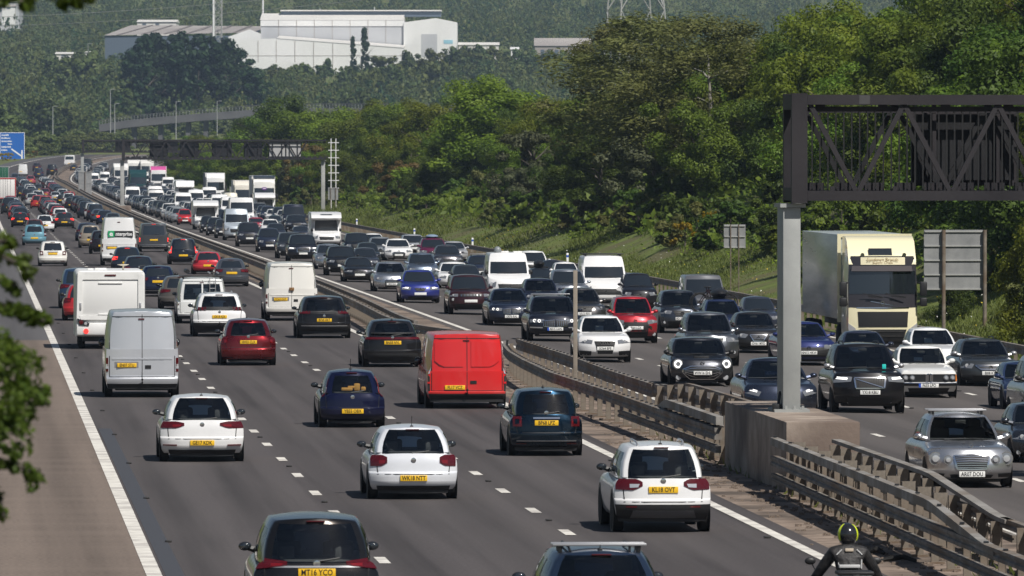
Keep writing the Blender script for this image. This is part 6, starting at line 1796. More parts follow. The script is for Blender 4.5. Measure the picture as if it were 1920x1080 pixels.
# ------------------------------------------------------------------ works, sheds, viaduct, masts
CLADW = noisy('cladding_white', (.74, .74, .73), (.82, .82, .81), .08, .5, 4, stretch=(1, 1, .2))
CLADG = noisy('cladding_grey', (.46, .47, .49), (.54, .55, .57), .06, .5, 4)
ROOFW = noisy('roof_white', (.66, .64, .60), (.78, .76, .71), .05, .6, 5)
ROOFG = noisy('roof_grey', (.32, .29, .27), (.42, .39, .36), .05, .7, 5)
ROOFD = principled('roof_seam_dark', (.16, .13, .12), .7)
DARKW = principled('cladding_slate', (.10, .13, .17), .5)
YW = 3150.0
def P(px, y, Y): X, _, z = lift(px, y, Y); return X, z
def hall(root, x0, x1, y0, y1, z0, zw, zr, wall, roof, ridge='x', ends=True, name_w='wall'):
    """gabled hall; ridge along x"""
    ym = (y0 + y1) / 2
    MB().box(x0, x1, y0, y1, z0, zw).build(name_w, wall, root, smooth=False)
    mb = MB().prism([(y0 - .3, zw + .02), (ym, zr), (y1 + .3, zw + .02)][::-1], 'x', x0 - .3, x1 + .3); return mb.build('roof', roof, root, smooth=False)
# the big white works: long side towards us, white gable end at the right
wx0, zt0 = P(489, 40, YW); wx1, _ = P(757, 55, YW); wx2, zg = P(857, 42, YW); _, zbase = P(600, 150, YW)
wk = empty('works_building', (0, 0, 0)); tag(wk, 'long tall white works building with a grey side and low roof light', 'factory')
yb_ = YW; dep = 46.0
zwal = P(500, 38, YW)[1]; zlow = P(500, 48, YW)[1]; zrid = P(600, 30, YW)[1]
fx = wx1 - wx0
MB().box(wx0, wx1, yb_, yb_ + dep, zbase - 8, zlow - .25).build('wall', CLADG, wk, smooth=False)
MB().box(wx0 - .1, wx1 - .01, yb_ - .3, yb_ + dep, zlow - .2, zwal).build('upper_wall', CLADW, wk, smooth=False)
mb = MB(); mb.v += [(wx0 - .3, yb_ - .4, zwal + .03), (wx1, yb_ - .4, zwal + .03), (wx1, yb_ + dep * .5, zrid + 1.3), (wx0 - .3, yb_ + dep * .5, zrid + 1.3), (wx1, yb_ + dep, zwal), (wx0 - .3, yb_ + dep, zwal)]
mb.f += [(0, 1, 2, 3), (3, 2, 4, 5)]; mb.build('roof', ROOFW, wk, smooth=False, merge=False)
MB().box(wx0 + 7, wx2 - 6, yb_ + dep * .38, yb_ + dep * .6, zrid, zrid + 2.0).build('roof_light', DARKW, wk, smooth=False)
MB().box(wx0 + 6.8, wx2 - 5.8, yb_ + dep * .36, yb_ + dep * .62, zrid + 2.05, zrid + 2.5).build('roof_light_cap', ROOFW, wk, smooth=False)
# gable wing at the right
zgA, zgB = P(757, 42, YW)[1], P(815, 34, YW)[1]
mb = MB().prism([(wx1, zbase - 8), (wx2, zbase - 8), (wx2, zg), ((wx1 + wx2) / 2 + 2, zgB), (wx1, zgA)], 'y', yb_ - 1.2, yb_ + dep); mb.build('gable_wing', CLADW, wk, smooth=False)
gx0, gz1 = P(790, 64, YW); gx1, gz0 = P(832, 86, YW)
MB().box(gx0, gx1 - 2.4, yb_ - 1.28, yb_ - 1.2, gz0 - 4, gz1).build('door', CLADG, wk, smooth=False)
MB().box(P(832, 74, YW)[0], P(849, 74, YW)[0], yb_ - 1.3, yb_ - 1.2, P(832, 82, YW)[1], P(832, 75, YW)[1]).build('sign_panel', principled('sign_pale_blue', (.30, .55, .66), .5), wk, smooth=False)
sm_ = MB()
for i in range(1, 8):
    x = wx0 + fx * i / 8; sm_.box(x - .12, x + .12, yb_ - .42, yb_ - .3, zlow - .2, zwal)
for i in range(1, 8):
    x = wx0 + fx * i / 8; sm_.box(x - .1, x + .1, yb_ - .1, yb_ - .0, zbase, zlow - .3)
sm_.build('cladding_seam', ROOFG, wk, smooth=False, merge=False)
# the low white annexe in front
an = empty('annexe_building', (0, 0, 0)); tag(an, 'low white annexe with seamed walls in front of the works', 'factory')
YA = YW - 45
ax0, az0 = P(434, 75, YA); ax1, _ = P(790, 90, YA); azr = P(520, 72, YA)[1]; axm = P(672, 88, YA)[0]; az1 = P(660, 86, YA)[1]; axe = P(757, 90, YA)[0]
mb = MB().prism([(ax0, zbase - 9), (axe, zbase - 9), (axe, P(757, 90, YA)[1]), (ax0 + (axe - ax0) * .26, azr), (ax0, az0)], 'y', YA, YA + 30); mb.build('wall', CLADW, an, smooth=False)
mb = MB(); mb.v += [(ax0 + (axe - ax0) * .26, YA - .2, azr + .05), (axe, YA - .2, P(757, 90, YA)[1] + .05), (axe, YA + 44, P(757, 82, YA)[1]), (ax0 + (axe - ax0) * .26, YA + 44, azr + 1.6)]; mb.f.append((0, 1, 2, 3)); mb.build('roof', ROOFW, an, smooth=False, merge=False)
sm_ = MB()
for px in (484, 518, 553, 588, 624, 660): x = P(px, 90, YA)[0]; sm_.box(x - .12, x + .12, YA - .12, YA - .0, zbase - 2, P(px, 76 + max(0, (px - 540) * .06), YA)[1])
sm_.box(ax0 + .3, axe - .3, YA - .1, YA - .0, P(500, 104, YA)[1] - .15, P(500, 104, YA)[1]); sm_.build('cladding_seam', ROOFG, an, smooth=False, merge=False)
ap = empty('apron_building', (0, 0, 0)); tag(ap, 'small white low shed under the annexe walls', 'shed')
MB().box(P(478, 118, YA - 20)[0], P(560, 118, YA - 20)[0], YA - 20, YA - 8, zbase - 10, P(500, 117, YA - 20)[1]).build('wall', CLADW, ap, smooth=False)
# the long grey roofed shed at the left
sh_ = empty('storage_shed', (0, 0, 0)); tag(sh_, 'long shed with a brownish grey roof of dark seams left of the works', 'shed')
YS_ = YW + 20
sx0 = P(195, 62, YS_)[0]; sx1 = P(485, 62, YS_)[0]; ze = P(250, 67, YS_)[1]; zr_ = P(300, 46, YS_)[1]
MB().box(sx0 + .3, sx1, YS_, YS_ + 60, zbase - 8, ze).build('wall', DARKW, sh_, smooth=False)
mb = MB(); xo = P(232, 47, YS_)[0]
mb.v += [(sx0, YS_ - .6, ze + .1), (sx1, YS_ - .6, ze + 1.2), (sx1, YS_ + 60, zr_ + .2), (xo, YS_ + 60, zr_ + .6)]; mb.f.append((0, 1, 2, 3)); mb.build('roof', ROOFG, sh_, smooth=False, merge=False)
sm_ = MB()
for i in range(6):
    a = sx0 + (sx1 - sx0) * (.08 + .15 * i); b = xo + (sx1 - xo) * (.08 + .15 * i) + 4; dz = 1.1 * (.08 + .15 * i)
    n0 = len(sm_.v); sm_.v += [(a, YS_ - .5, ze + .2 + dz), (a + .7, YS_ - .5, ze + .2 + dz), (b + .7, YS_ + 59.9, zr_ + .75), (b, YS_ + 59.9, zr_ + .75)]; sm_.f.append((n0, n0 + 1, n0 + 2, n0 + 3))
sm_.build('roof_seam', ROOFD, sh_, smooth=False, merge=False)
g2 = empty('gabled_hall', (0, 0, 0)); tag(g2, 'small white gable end between the long shed and the works', 'shed')
mb = MB().prism([(P(428, 80, YW - 8)[0], zbase - 5), (P(489, 80, YW - 8)[0], zbase - 5), (P(489, 64, YW - 8)[0], P(489, 63, YW - 8)[1]), (P(468, 55, YW - 8)[0], P(468, 55, YW - 8)[1]), (P(428, 69, YW - 8)[0], P(428, 69, YW - 8)[1])], 'y', YW - 8, YW + 12); mb.build('wall', CLADW, g2, smooth=False)
def slab(px0, px1, y0, y1, Y, m, label, dep=14, roofm=None):
    x0, z1 = P(px0, y0, Y); x1, z0 = P(px1, y1, Y); h = z1 - z0
    r = empty('distant_building', ((x0 + x1) / 2, Y, z0)); tag(r, label, 'building'); w = x1 - x0
    MB().box(-w / 2, w / 2, 0, dep, -6, h * .62).build('wall', m, r, smooth=False)
    mb = MB().prism([(-.4, h * .62), (dep / 2, h), (dep + .4, h * .62)][::-1], 'x', -w / 2 - .3, w / 2 + .3); mb.build('roof', roofm or m, r, smooth=False)
    wn = MB()
    for i in range(max(1, int(w / 5))):
        x = -w / 2 + 2 + 5 * i
        if x + 1.5 < w / 2: wn.box(x, x + 1.4, -.06, -.0, h * .2, h * .45)
    wn.build('window', DARKW, r, smooth=False)
    return r
slab(257, 330, 36, 50, YW + 95, ROOFW, 'cream roof showing behind the long grey shed', 30)
slab(104, 137, 97, 108, 2900, ROOFW, 'small cream roof among the trees at the far left', 18)
slab(155, 172, 96, 101, 2920, ROOFW, 'tiny cream roof among the trees right of the small cream roof', 10)
slab(860, 935, 79, 93, YW - 10, ROOFW, 'long low cream wall just right of the works', 12)
slab(958, 972, 88, 100, YW - 20, CLADW, 'tiny white block among trees right of the low cream wall', 8)
slab(1003, 1108, 70, 112, YW - 120, ROOFG, 'grey roofed shed half hidden by the wooded cutting', 40)
slab(-12, 36, -14, 31, 3600, CLADG, 'pale grey block at the top left corner', 30)
for i, (a, b, y0, y1, lab) in enumerate(((4, 28, 8, 19, 'white gabled house before the block at the top left corner'), (96, 122, -4, 6, 'white house on the hill at the top left'), (338, 350, -6, 3, 'red roofed house on the hill top'), (360, 376, -6, 2, 'white house beside the red roofed house'), (818, 850, -6, 4, 'white house on the hill above the works'), (985, 1030, -7, 4, 'white terrace on the hill above the grey roofed shed'), (1035, 1046, -2, 7, 'small white house below the hill terrace'), (1110, 1140, -6, 4, 'white house left of the pylon'), (1168, 1186, -4, 6, 'white house between the pylon legs'))):
    slab(a, b, y0, y1, 4300 if i else 3560, CLADW, lab, 9, principled('roof_red', (.38, .06, .05), .7) if i == 2 else ROOFW if i % 2 else ROOFG)

# the viaduct
VY = 2290.0
vi = empty('viaduct', (0, 0, 0)); tag(vi, 'grey concrete viaduct with railings crossing behind the trees', 'bridge')
vp = [(186, 234), (240, 226), (300, 220), (380, 213), (480, 206), (600, 203), (780, 203), (900, 203)]
VC = noisy('viaduct_concrete', (.085, .085, .09), (.13, .13, .135), .2, .8, 6)
mb, pr_ = MB(), MB()
for k, (px, y) in enumerate(vp):
    x, z = P(px, y, VY)
    mb.v += [(x, VY, z - 1.9), (x, VY, z - .3), (x, VY + 11, z - .3), (x, VY + 11, z - 1.9)]
    if k:
        a = 4 * (k - 1); b = 4 * k
        for i in range(4): j = (i + 1) % 4; mb.f.append((a + i, b + i, b + j, a + j))
mb.build('deck', VC, vi, smooth=False, merge=False)
pa = MB()
for k in range(len(vp) - 1):
    n = int((vp[k + 1][0] - vp[k][0]) / 6)
    for i in range(n):
        t = i / n; px, y = vp[k][0] + (vp[k + 1][0] - vp[k][0]) * t, vp[k][1] + (vp[k + 1][1] - vp[k][1]) * t
        x, z = P(px, y, VY); pr_.box(x - .06, x + .06, VY + .1, VY + .2, z - .35, z + 1.2)
    x0, z0 = P(*vp[k], VY); x1, z1 = P(*vp[k + 1], VY)
    for dz, h in ((1.1, .14), (.55, .08), (-.32, .42)):
        n0 = len(pa.v); pa.v += [(x0, VY, z0 + dz), (x1, VY, z1 + dz), (x1, VY, z1 + dz + h), (x0, VY, z0 + dz + h), (x0, VY + .3, z0 + dz), (x1, VY + .3, z1 + dz), (x1, VY + .3, z1 + dz + h), (x0, VY + .3, z0 + dz + h)]
        pa.f += [tuple(n0 + q for q in f) for f in ((0, 1, 2, 3), (4, 7, 6, 5), (3, 2, 6, 7), (0, 4, 5, 1))]
pa.build('parapet', VC, vi, smooth=False, merge=False); pr_.build('railing', GALV, vi, smooth=False, merge=False)
for px in (250, 300, 352, 385, 440, 520, 600, 690):
    x, z = P(px, 232, VY); zt = P(px, float(np.interp(px, [q[0] for q in vp], [q[1] for q in vp])), VY)[1] - 1.95
    MB().box(x - .6, x + .6, VY + 2, VY + 9, z - 14, zt).build('pier', VC, vi, smooth=False)
for i, (px, y0, y1, lab) in enumerate(((207, 168, 240, 'tall twin-headed lamp post at the left end of the viaduct'), (215, 195, 232, 'short lamp post next to the twin-headed lamp post'), (330, 191, 245, 'lamp post in front of the viaduct, the left of two'), (407, 190, 245, 'lamp post in front of the viaduct, the right of two'), (99, 200, 232, 'pale lamp post among the trees left of the viaduct'), (165, 82, 96, 'pale lamp post beside the tiny cream roof'))):
    Yl = VY - 12 if i != 5 else 2880
    x, zt = P(px, y0, Yl); z = P(px, y1 + 25, Yl)[1]
    r = empty('street_lamp', (x, Yl, z)); tag(r, lab, 'street lamp'); h = zt - z
    MB().tube([(0, 0, 0), (0, 0, h)], [.16, .09], 8).build('pole', GALV, r)
    MB().tube([(-.05, 0, h), (.9, 0, h + .1)], .06, 6).box(.5, 1.3, -.15, .15, h + .05, h + .2).build('lamp_head', GALV, r)
# masts by the sheds
ms = empty('lattice_mast', (P(409, 66, YW - 60)[0], YW - 60, zbase - 6)); tag(ms, 'grey lattice mast standing above the dark tree clump', 'mast')
mb = MB()
for gx in (-1.3, 1.3):
    for gy in (-1.3, 1.3): mb.tube([(gx, gy, 0), (gx, gy, 70)], .22, 5)
for i in range(28):
    z = 2.4 * i; mb.tube([(-1.3, -1.3, z), (1.3, -1.3, z + 2.4)], .12, 4).tube([(1.3, 1.3, z), (-1.3, 1.3, z + 2.4)], .12, 4).tube([(-1.3, -1.3, z + 2.4), (1.3, -1.3, z + 2.4)], .1, 4)
mb.build('lattice', GALVD, ms)
for px, yb2, Yq, lab in ((400, 66, YW - 62, 'slim white pole beside the lattice mast'), (493, 30, YW + 60, 'slim pale chimney at the left end of the works'), (600, 26, YW + 60, 'slim pole behind the roof of the works'), (702, 28, YW + 60, 'thin pole behind the right part of the works roof')):
    x, z = P(px, yb2 + 40, Yq); r = empty('pole', (x, Yq, z)); tag(r, lab, 'pole'); top = {400: 70, 493: 46, 600: 10, 702: 11}[px]
    MB().tube([(0, 0, 0), (0, 0, top)], [.36, .28] if px < 500 else [.2, .15], 8).build('shaft', WHITEP, r)
# pylon legs behind the crest of the wood
YP = 1240.0
xp, zp = P(1192, 20, YP); gp = gz(60, YP)
py_ = empty('pylon', (xp, YP, gp), .3); tag(py_, 'steel lattice pylon whose legs rise behind the wood at the top', 'pylon')
mb = MB(); zs = [0, 10, zp - gp, zp - gp + 9, 48, 56]; ws = [5.2, 4.2, 3.3, 2.5, 1.2, .8]
for gx in (-1, 1):
    for gy in (-1, 1): mb.tube([(gx * w, gy * w, z) for w, z in zip(ws, zs)], .12, 5)
for i in range(len(zs) - 1):
    for gy in (-1, 1):
        mb.tube([(-ws[i], gy * ws[i], zs[i]), (ws[i + 1], gy * ws[i + 1], zs[i + 1])], .09, 4).tube([(ws[i], gy * ws[i], zs[i]), (-ws[i + 1], gy * ws[i + 1], zs[i + 1])], .09, 4)
        mb.tube([(gy * ws[i], -ws[i], zs[i]), (gy * ws[i + 1], ws[i + 1], zs[i + 1])], .09, 4)
mb.build('lattice', GALVD, py_)
mb = MB()
for z, w in ((38, 7), (44, 8.5), (50, 6)): mb.tube([(-w, 0, z), (w, 0, z)], .16, 5)
mb.build('cross_arm', GALVD, py_)
for i, (y0, y1, dy) in enumerate(((27, -12, 5), (44, 8, 10))):
    a = Vector(lift(-40, y0 + 6, 2500)); b = Vector(lift(700, y1 - 10, 2300)); n = 16
    pts = []
    for k in range(n + 1):
        t = k / n; q = a.lerp(b, t); q.z -= 3.0 * 4 * t * (1 - t) * .4; pts.append(q)
    c = MB().tube(pts, .07, 4).build('power_line', GALVD, smooth=False); tag(c, ('upper' if i == 0 else 'lower') + ' faint power line sagging across the far hillside', 'cable')
# ------------------------------------------------------------------ the traffic
PALEMIR = SILVERP
V = vehicle
# --- driving away, near to far
V('rear', 'suv', 480, 703, 966, 1190, (.030, .027, .025), 'dark grey family car cut off by the bottom edge, seen from behind', W=1.78, H=1.62, style='smax', plate='MT16 YCO', metal=.6, blackmirror=1)
V('rear', 'estate', 1020, 1236, 1034, 1250, (.012, .022, .045), 'dark blue estate with two silver roof bars at the bottom edge', W=1.82, H=1.50, style='hatch', plate=None, bars=1, barpos=(.16, .34), rails=1, railm=BLACK, aerial=.06)
motorcycle(1597, 1241)
V('rear', 'suv', 1148, 1331, 832, 997, WHITE, 'white crossover with a black lower bumper in the lane beside the barrier', W=1.72, style='vitara', plate='KL18 OVT', rails=1, aerial=.10, metal=0)
V('rear', 'hatchback', 689, 857, 799, 935, (.74, .76, .80), 'white hatchback with red corner lamps in the middle lane', style='polo', plate='WK18 NTT', metal=.1, aerial=.2)
V('rear', 'hatchback', 953, 1091, 729, 854, TEAL, 'rounded dark teal small car with a chrome tailgate bar', style='mini500', plate='BP68 LPZ', metal=.5, g1=.72, rc=.22, yr1=.42, aerial=.06, aerial_t=.5, belt=.63)
V('rear', 'hatchback', 598, 721, 694, 801, BLUE, 'royal blue three-door hatchback with yellow bags behind its rear window', style='corsa', plate='YB55 OBX', metal=.3, aerial=.25, aerial_t=.4, belt=.61)
V('rear', 'van', 797, 948, 622, 765, (.62, .012, .014), 'bright red panel van with plain rear doors', style='redvan', plate='FL17 VCZ', metal=0, hitch=1, g1=.885, belt=.50, cowl=.55)
V('rear', 'hatchback', 299, 457, 741, 865, WHITE, 'white hatchback in the slow lane with dark red slanted lamps', style='golf', plate='GE17 KDK', metal=0, aerial=.05)
V('rear', 'van', 196, 335, 580, 744, (.60, .62, .66), 'silver grey high panel van in the slow lane', style='van', plate='EN07 STU', metal=.45, hitch=1)
V('rear', 'hatchback', 680, 790, 599, 688, BLK, 'black hatchback with a red lamp band across its tailgate', style='civic', plate='BN58 NVL', aerial=.05)
V('rear', 'hatchback', 413, 517, 598, 685, DRED, 'metallic dark red small hatchback in the middle lane', style='old206', plate='HV03 CLX', metal=.6, aerial=.05, aerial_t=.8)
V('rear', 'suv', 557, 657, 555, 634, BLK, 'black crossover with claw-like rear lamps and a silver bumper strip', style='lion', plate='BV20 HKT', metal=.2)
V('rear', 'van', 496, 595, 491, 601, CREAMW, 'off-white high panel van with a dirty door mark beside the barrier', style='van', plate='YC62 OUY', metal=0)
V('rear', 'suv', 361, 461, 549, 631, WHITE, 'white crossover with a black tailgate band ahead of the dark red hatchback', style='claw', plate='OE18 KJX', rails=1, metal=0, hitch=1)
rear_motorhome(206, 2.32, 653, 2.62, 'large white motorhome with a satellite dish in the slow lane')
V('rear', 'hatchback', 118, 203, 533, 601, (.50, .012, .018), 'red hatchback half hidden behind the white motorhome', style='hatch', lod=1)
V('rear', 'suv', 111, 187, 503, 578, (.02, .05, .11), 'blue off-roader in front of the white motorhome', style='suv', lod=1, blackmirror=1)
V('rear', 'mpvvan', 331, 426, 520, 606, (.76, .77, .76), 'white windowed van with roof rack, pipe tube and rear ladder', style='vanwin', plate='WR12 FZA', lod=0, bars=1, barpos=(.08, .25, .42), barm=TRIM, metal=0, belt=.48)
V('rear', 'hatchback', 299, 379, 517, 580, TAUPE, 'taupe crossover mostly hidden by the white ladder van', style='suv', lod=1)
V('rear', 'hatchback', 260, 332, 498, 556, NAVY, 'dark blue hatchback right of the motorhome roof dish', style='saloon', lod=1, plate='')
V('rear', 'saloon', 402, 466, 485, 537, (.055, .06, .072), 'dark grey saloon beside the off-white van', style='saloon', lod=1)
V('rear', 'hatchback', 361, 419, 472, 514, (.55, .015, .03), 'bright red hatchback ahead of the ladder van', style='hatch', lod=1)
V('rear', 'mpv', 316, 371, 447, 496, (.010, .014, .024), 'black people carrier with lit lamps beside the barrier', style='tall', lod=1, lit=True)
V('rear', 'estate', 229, 292, 480, 533, (.012, .016, .028), 'very dark estate behind the small car with lit brake lights', style='saloon', lod=1)
V('rear', 'hatchback', 210, 267, 463, 511, (.014, .024, .042), 'dark blue hatchback with brake lights on below the lettered van', style='hatch', lod=1, lit=True)
ev, es_ = V('rear', 'van', 190, 256, 407, 498, WHITE, 'tall white hire van with green and black lettering on its doors', style='van', lod=1, metal=0, hitch=1)
hh = es_.H; yv = es_.face('rear', 0, hh * .62)[1]
bd = MB().box(-.62, .80, yv - .03, yv + .05, hh * .60, hh * .725).build('lettering_panel', BLACK, ev, smooth=False)
MB().box(-.64, -.28, yv - .034, yv + .04, hh * .60 - .005, hh * .725 + .005).build('lettering_patch', principled('hire_green', (.01, .32, .12), .5), bd, smooth=False)
text('e', bd, (-.46, yv - .036, hh * .665), .40, (math.pi / 2, 0, 0), WHITEP, 1.1, 'sign_lettering', .002, .01)
text('nterprise', bd, (.27, yv - .036, hh * .660), .30, (math.pi / 2, 0, 0), WHITEP, .86, 'sign_lettering', .002, .008)
V('rear', 'mpvvan', 260, 316, 418, 472, (.06, .063, .07), 'dark grey passenger van with brake lights on', style='bus', lod=1, lit=True)
V('rear', 'hatchback', 72, 126, 452, 499, CREAMW, 'rounded off-white small car in the slow lane', style='mini500', lod=1, g1=.72, rc=.22, belt=.63, metal=0, blackmirror=1)
V('rear', 'hatchback', 42, 87, 421, 460, LBLUE, 'light blue small car near the left edge', style='tall', lod=1, metal=.2)
V('rear', 'hatchback', 148, 192, 422, 465, BEIGE, 'beige hatchback left of the lettered van', style='tall', lod=1)
V('rear', 'suv', 168, 216, 432, 476, (.012, .008, .012), 'black car tucked beside the lettered van', style='tall', lod=1)
V('rear', 'hatchback', 142, 184, 418, 452, (.015, .02, .05), 'dark blue hatchback peeping out ahead of the beige car', style='hatch')
V('rear', 'suv', 102, 139, 398, 428, (.028, .026, .028), 'dark crossover with lit lamps ahead of the light blue car', style='hatch', lit=True)
V('rear', 'hatchback', 66, 102, 403, 435, WHITE, 'white hatchback just beyond the light blue car', style='hatch', metal=0)
V('rear', 'hatchback', 46, 84, 411, 447, (.16, .03, .015), 'dark orange hatchback hidden behind the light blue car', style='hatch')
V('rear', 'hatchback', 21, 54, 398, 426, BLK, 'black hatchback with red lamps and a bright yellow plate at the far left', style='hatch', lit=True)
V('rear', 'hatchback', 15, 45, 385, 411, (.55, .015, .015), 'bright red small car behind the black hatchback at the far left', style='hatch')
V('rear', 'estate', 2, 31, 370, 401, (.012, .016, .022), 'dark estate with pale rear glass before the white lorry', style='hatch')
wl = rear_lorry(10, 2.5, 388, 3.45, 'white lorry with a red top edge at the left edge', principled('curtain_white', (.72, .70, .68), .5), principled('curtain_red', (.40, .05, .05), .5))
rear_lorry(2, 2.5, 352, 3.4, 'green topped lorry at the left edge beyond the white lorry', principled('curtain_green', (.01, .10, .05), .5))
V('rear', 'suv', 146, 179, 377, 409, (.016, .022, .034), 'tall dark blue off-roader by the central barrier', style='tall')
V('rear', 'suv', 97, 129, 390, 419, WHITE, 'white off-roader ahead of the dark crossover', style='suv', metal=0)
V('rear', 'hatchback', 80, 109, 379, 404, (.10, .11, .12), 'grey car with a pale roof left of the white off-roader', style='hatch')
V('rear', 'saloon', 170, 200, 392, 417, (.05, .065, .09), 'blue grey saloon near the lettered van roof', style='saloon')
V('rear', 'hatchback', 181, 213, 394, 421, (.012, .02, .05), 'dark blue car with red brake lights ahead of the lettered van', style='hatch', lit=True)
V('rear', 'hatchback', 196, 228, 399, 428, (.06, .08, .095), 'grey blue hatchback seen over the lettered van roof', style='hatch')
V('rear', 'hatchback', 121, 145, 370, 393, (.016, .018, .02), 'small black car with a yellow plate beside the barrier', style='hatch')
V('rear', 'hatchback', 116, 142, 362, 387, (.7, .71, .71), 'white car just beyond the small black car', style='hatch')
V('rear', 'hatchback', 93, 115, 359, 377, SILV, 'silver car in the far middle lane', style='hatch')
V('rear', 'hatchback', 57, 87, 366, 391, (.50, .02, .02), 'red car in the far middle lane with a dark rear window', style='hatch')
V('rear', 'hatchback', 47, 73, 362, 386, (.55, .56, .56), 'pale silver car left of the far red car', style='hatch')
V('rear', 'suv', 40, 64, 354, 377, (.018, .014, .022), 'dark off-roader beyond the pale silver car', style='suv')
V('rear', 'hatchback', 75, 95, 353, 371, (.20, .015, .04), 'dark crimson car in the far middle lane', style='hatch')
V('rear', 'hatchback', 64, 80, 345, 361, (.03, .035, .045), 'slate coloured car between the crimson car and the bend', style='hatch')
V('rear', 'suv', 46, 60, 343, 357, (.55, .02, .03), 'little bright red car near the white lorry', style='suv')
V('rear', 'hatchback', 48, 67, 329, 346, (.40, .05, .07), 'faded red car with a white roof on the far bend', style='hatch')
V('rear', 'suv', 63, 82, 315, 335, (.02, .03, .06), 'dark blue off-roader on the far bend', style='suv')
V('rear', 'suv', 61, 77, 305, 321, (.045, .02, .035), 'dark purple car farther round the bend', style='suv')
V('rear', 'suv', 87, 108, 308, 330, (.014, .014, .02), 'black off-roader alone on the far bend', style='suv')
V('rear', 'van', 34, 52, 313, 330, WHITE, 'small white box van on the far bend', style='van', H=2.2)
V('rear', 'van', 120, 141, 294, 312, WHITE, 'white camper van farthest up the bend', style='vanwin', H=2.3)
V('rear', 'saloon', 131, 145, 309, 320, (.03, .04, .055), 'dark saloon below the white camper van on the bend', style='saloon')
V('rear', 'van', 154, 172, 297, 315, (.03, .032, .038), 'dark box van near the farthest gantry leg', style='van')
V('rear', 'saloon', 19, 37, 325, 346, (.05, .06, .085), 'blue grey car beyond the green topped lorry', style='saloon')
V('rear', 'hatchback', 31, 48, 349, 370, (.02, .024, .035), 'dark car right of the white lorry', style='hatch')
V('rear', 'hatchback', 107, 121, 365, 382, (.018, .016, .02), 'slim black car between the silver car and the barrier', style='hatch')

# --- oncoming, near to far
V('front', 'estate', 1734, 1897, 779, 913, SILV, 'silver estate car with twin round headlamps and roof bars', style='estateM', plate='AR07 DOU', metal=.7, bars=1, barpos=(.45, .74), rails=0)
V('front', 'hatchback', 1893, 2042, 758, 868, (.06, .065, .075), 'dark grey hatchback cut off by the right edge beside the silver estate', style='hatch', plate='NX12 OYV', lit=True, metal=.6)
V('front', 'suv', 1918, 2066, 668, 800, (.30, .31, .325), 'silver grey off-roader cut off by the right edge', style='suv', plate='KM05 TLN', metal=.6, blackmirror=1)
V('front', 'hatchback', 1878, 1985, 680, 768, (.02, .035, .085), 'blue car half hidden by the off-roader at the right edge', style='hatch', plate=False)
V('front', 'suv', 1558, 1695, 646, 774, BLK, 'glossy black off-roader with T-shaped lamps near the gantry leg', style='xc', plate='YX18 KBU', mirrorm=SILVERP, metal=.2, railm=BLACK, rails=1)
V('front', 'saloon', 1392, 1532, 674, 784, (.045, .055, .085), 'slate blue saloon with slim lamps behind the gantry leg', style='tesla', plate=False, metal=.6, g1=.60)
V('front', 'coupe', 1682, 1793, 651, 745, (.78, .78, .76), 'old white coupe with a black grille band and orange corner lamps', style='bmw6', plate='F635 LPO', euro=1, metal=0, fc=.10, fp=[(0, .22), (.2, .10), (.35, .02), (.5, .05), (.8, .03), (1, .05)], crown=.03, g1=.72)
V('front', 'hatchback', 1703, 1804, 616, 704, (.76, .77, .78), 'white hatchback right behind the old white coupe', style='leon', plate=False, metal=0)
V('front', 'estate', 1798, 1908, 637, 724, (.035, .04, .045), 'charcoal estate with roof rails near the right edge', style='vwest', plate='BJ08 KTK', rails=1, railm=BLACK, mirrorm=SILVERP, metal=.4)
V('front', 'saloon', 1460, 1566, 605, 685, (.014, .022, .10), 'deep blue saloon with a wide slatted grille behind the gantry leg', style='vwbig', plate='NN15 HKW', metal=.4)
V('front', 'saloon', 1577, 1676, 622, 706, (.022, .028, .05), 'dark blue saloon between the cream lorry and the black off-roader', style='saloon', plate=False)
front_lorry(1650, 2.46, 664, 3.98, 'cream articulated lorry with a silver trailer on the inside lane', (.80, .74, .50), trailer=noisy('trailer_silver', (.33, .36, .33), (.58, .61, .58), .6, .22, 4, stretch=(1, .15, 2.2), metal=.2), trailerL=12.5, near_detail=True, trH=4.05)  # silver trailer's colour carries painted greenish reflections and bright patches
V('front', 'hatchback', 1374, 1464, 586, 662, (.016, .016, .018), 'black hatchback with a chrome-edged grille left of the gantry leg', style='seat', plate='OV61 MYD', metal=.2)
V('front', 'hatchback', 1254, 1374, 634, 723, (.05, .052, .06), 'charcoal small car with bright round headlamps beside the barrier', style='mini', plate='WW16 EHL', metal=.5, blackmirror=1, g1=.74, c0=.95, c1=1.55, hood=.60, cowl=.66)
V('front', 'suv', 1281, 1385, 587, 686, (.17, .18, .195), 'silver grey off-roader behind the charcoal small car', style='suv', plate=False, metal=.6)
V('front', 'suv', 1236, 1318, 545, 625, (.07, .078, .095), 'blue grey crossover with bright lamps', style='suv', plate='FD17 OXW', lit=True, metal=.5)
V('front', 'estate', 1319, 1400, 562, 641, (.015, .025, .07), 'dark blue car carrying a black roof box and bicycles', style='hatch', plate=False, roofbox=1, lod=0)
V('front', 'hatchback', 1391, 1462, 557, 627, (.03, .036, .055), 'dark blue hatchback behind the roof-box car', style='hatch', lit=True, plate=False, lod=1)
V('front', 'mpvvan', 1282, 1363, 515, 601, (.12, .125, .14), 'dark grey passenger van beneath the small grey sign', style='mvan', plate=False, ws_h=.80)
V('front', 'hatchback', 1165, 1232, 513, 582, (.010, .010, .014), 'black family car right of the white rack van', style='hatch', plate='VX61 HRA', lod=1)
V('front', 'suv', 1147, 1232, 557, 643, (.40, .010, .022), 'bright red crossover with a black grille', style='asx', plate='JR64 LGX', metal=.4)
V('front', 'hatchback', 1082, 1182, 593, 679, WHITE, 'white hatchback with a dark frame grille beside the brown post', style='audi', plate='SO64 BPE', metal=0)
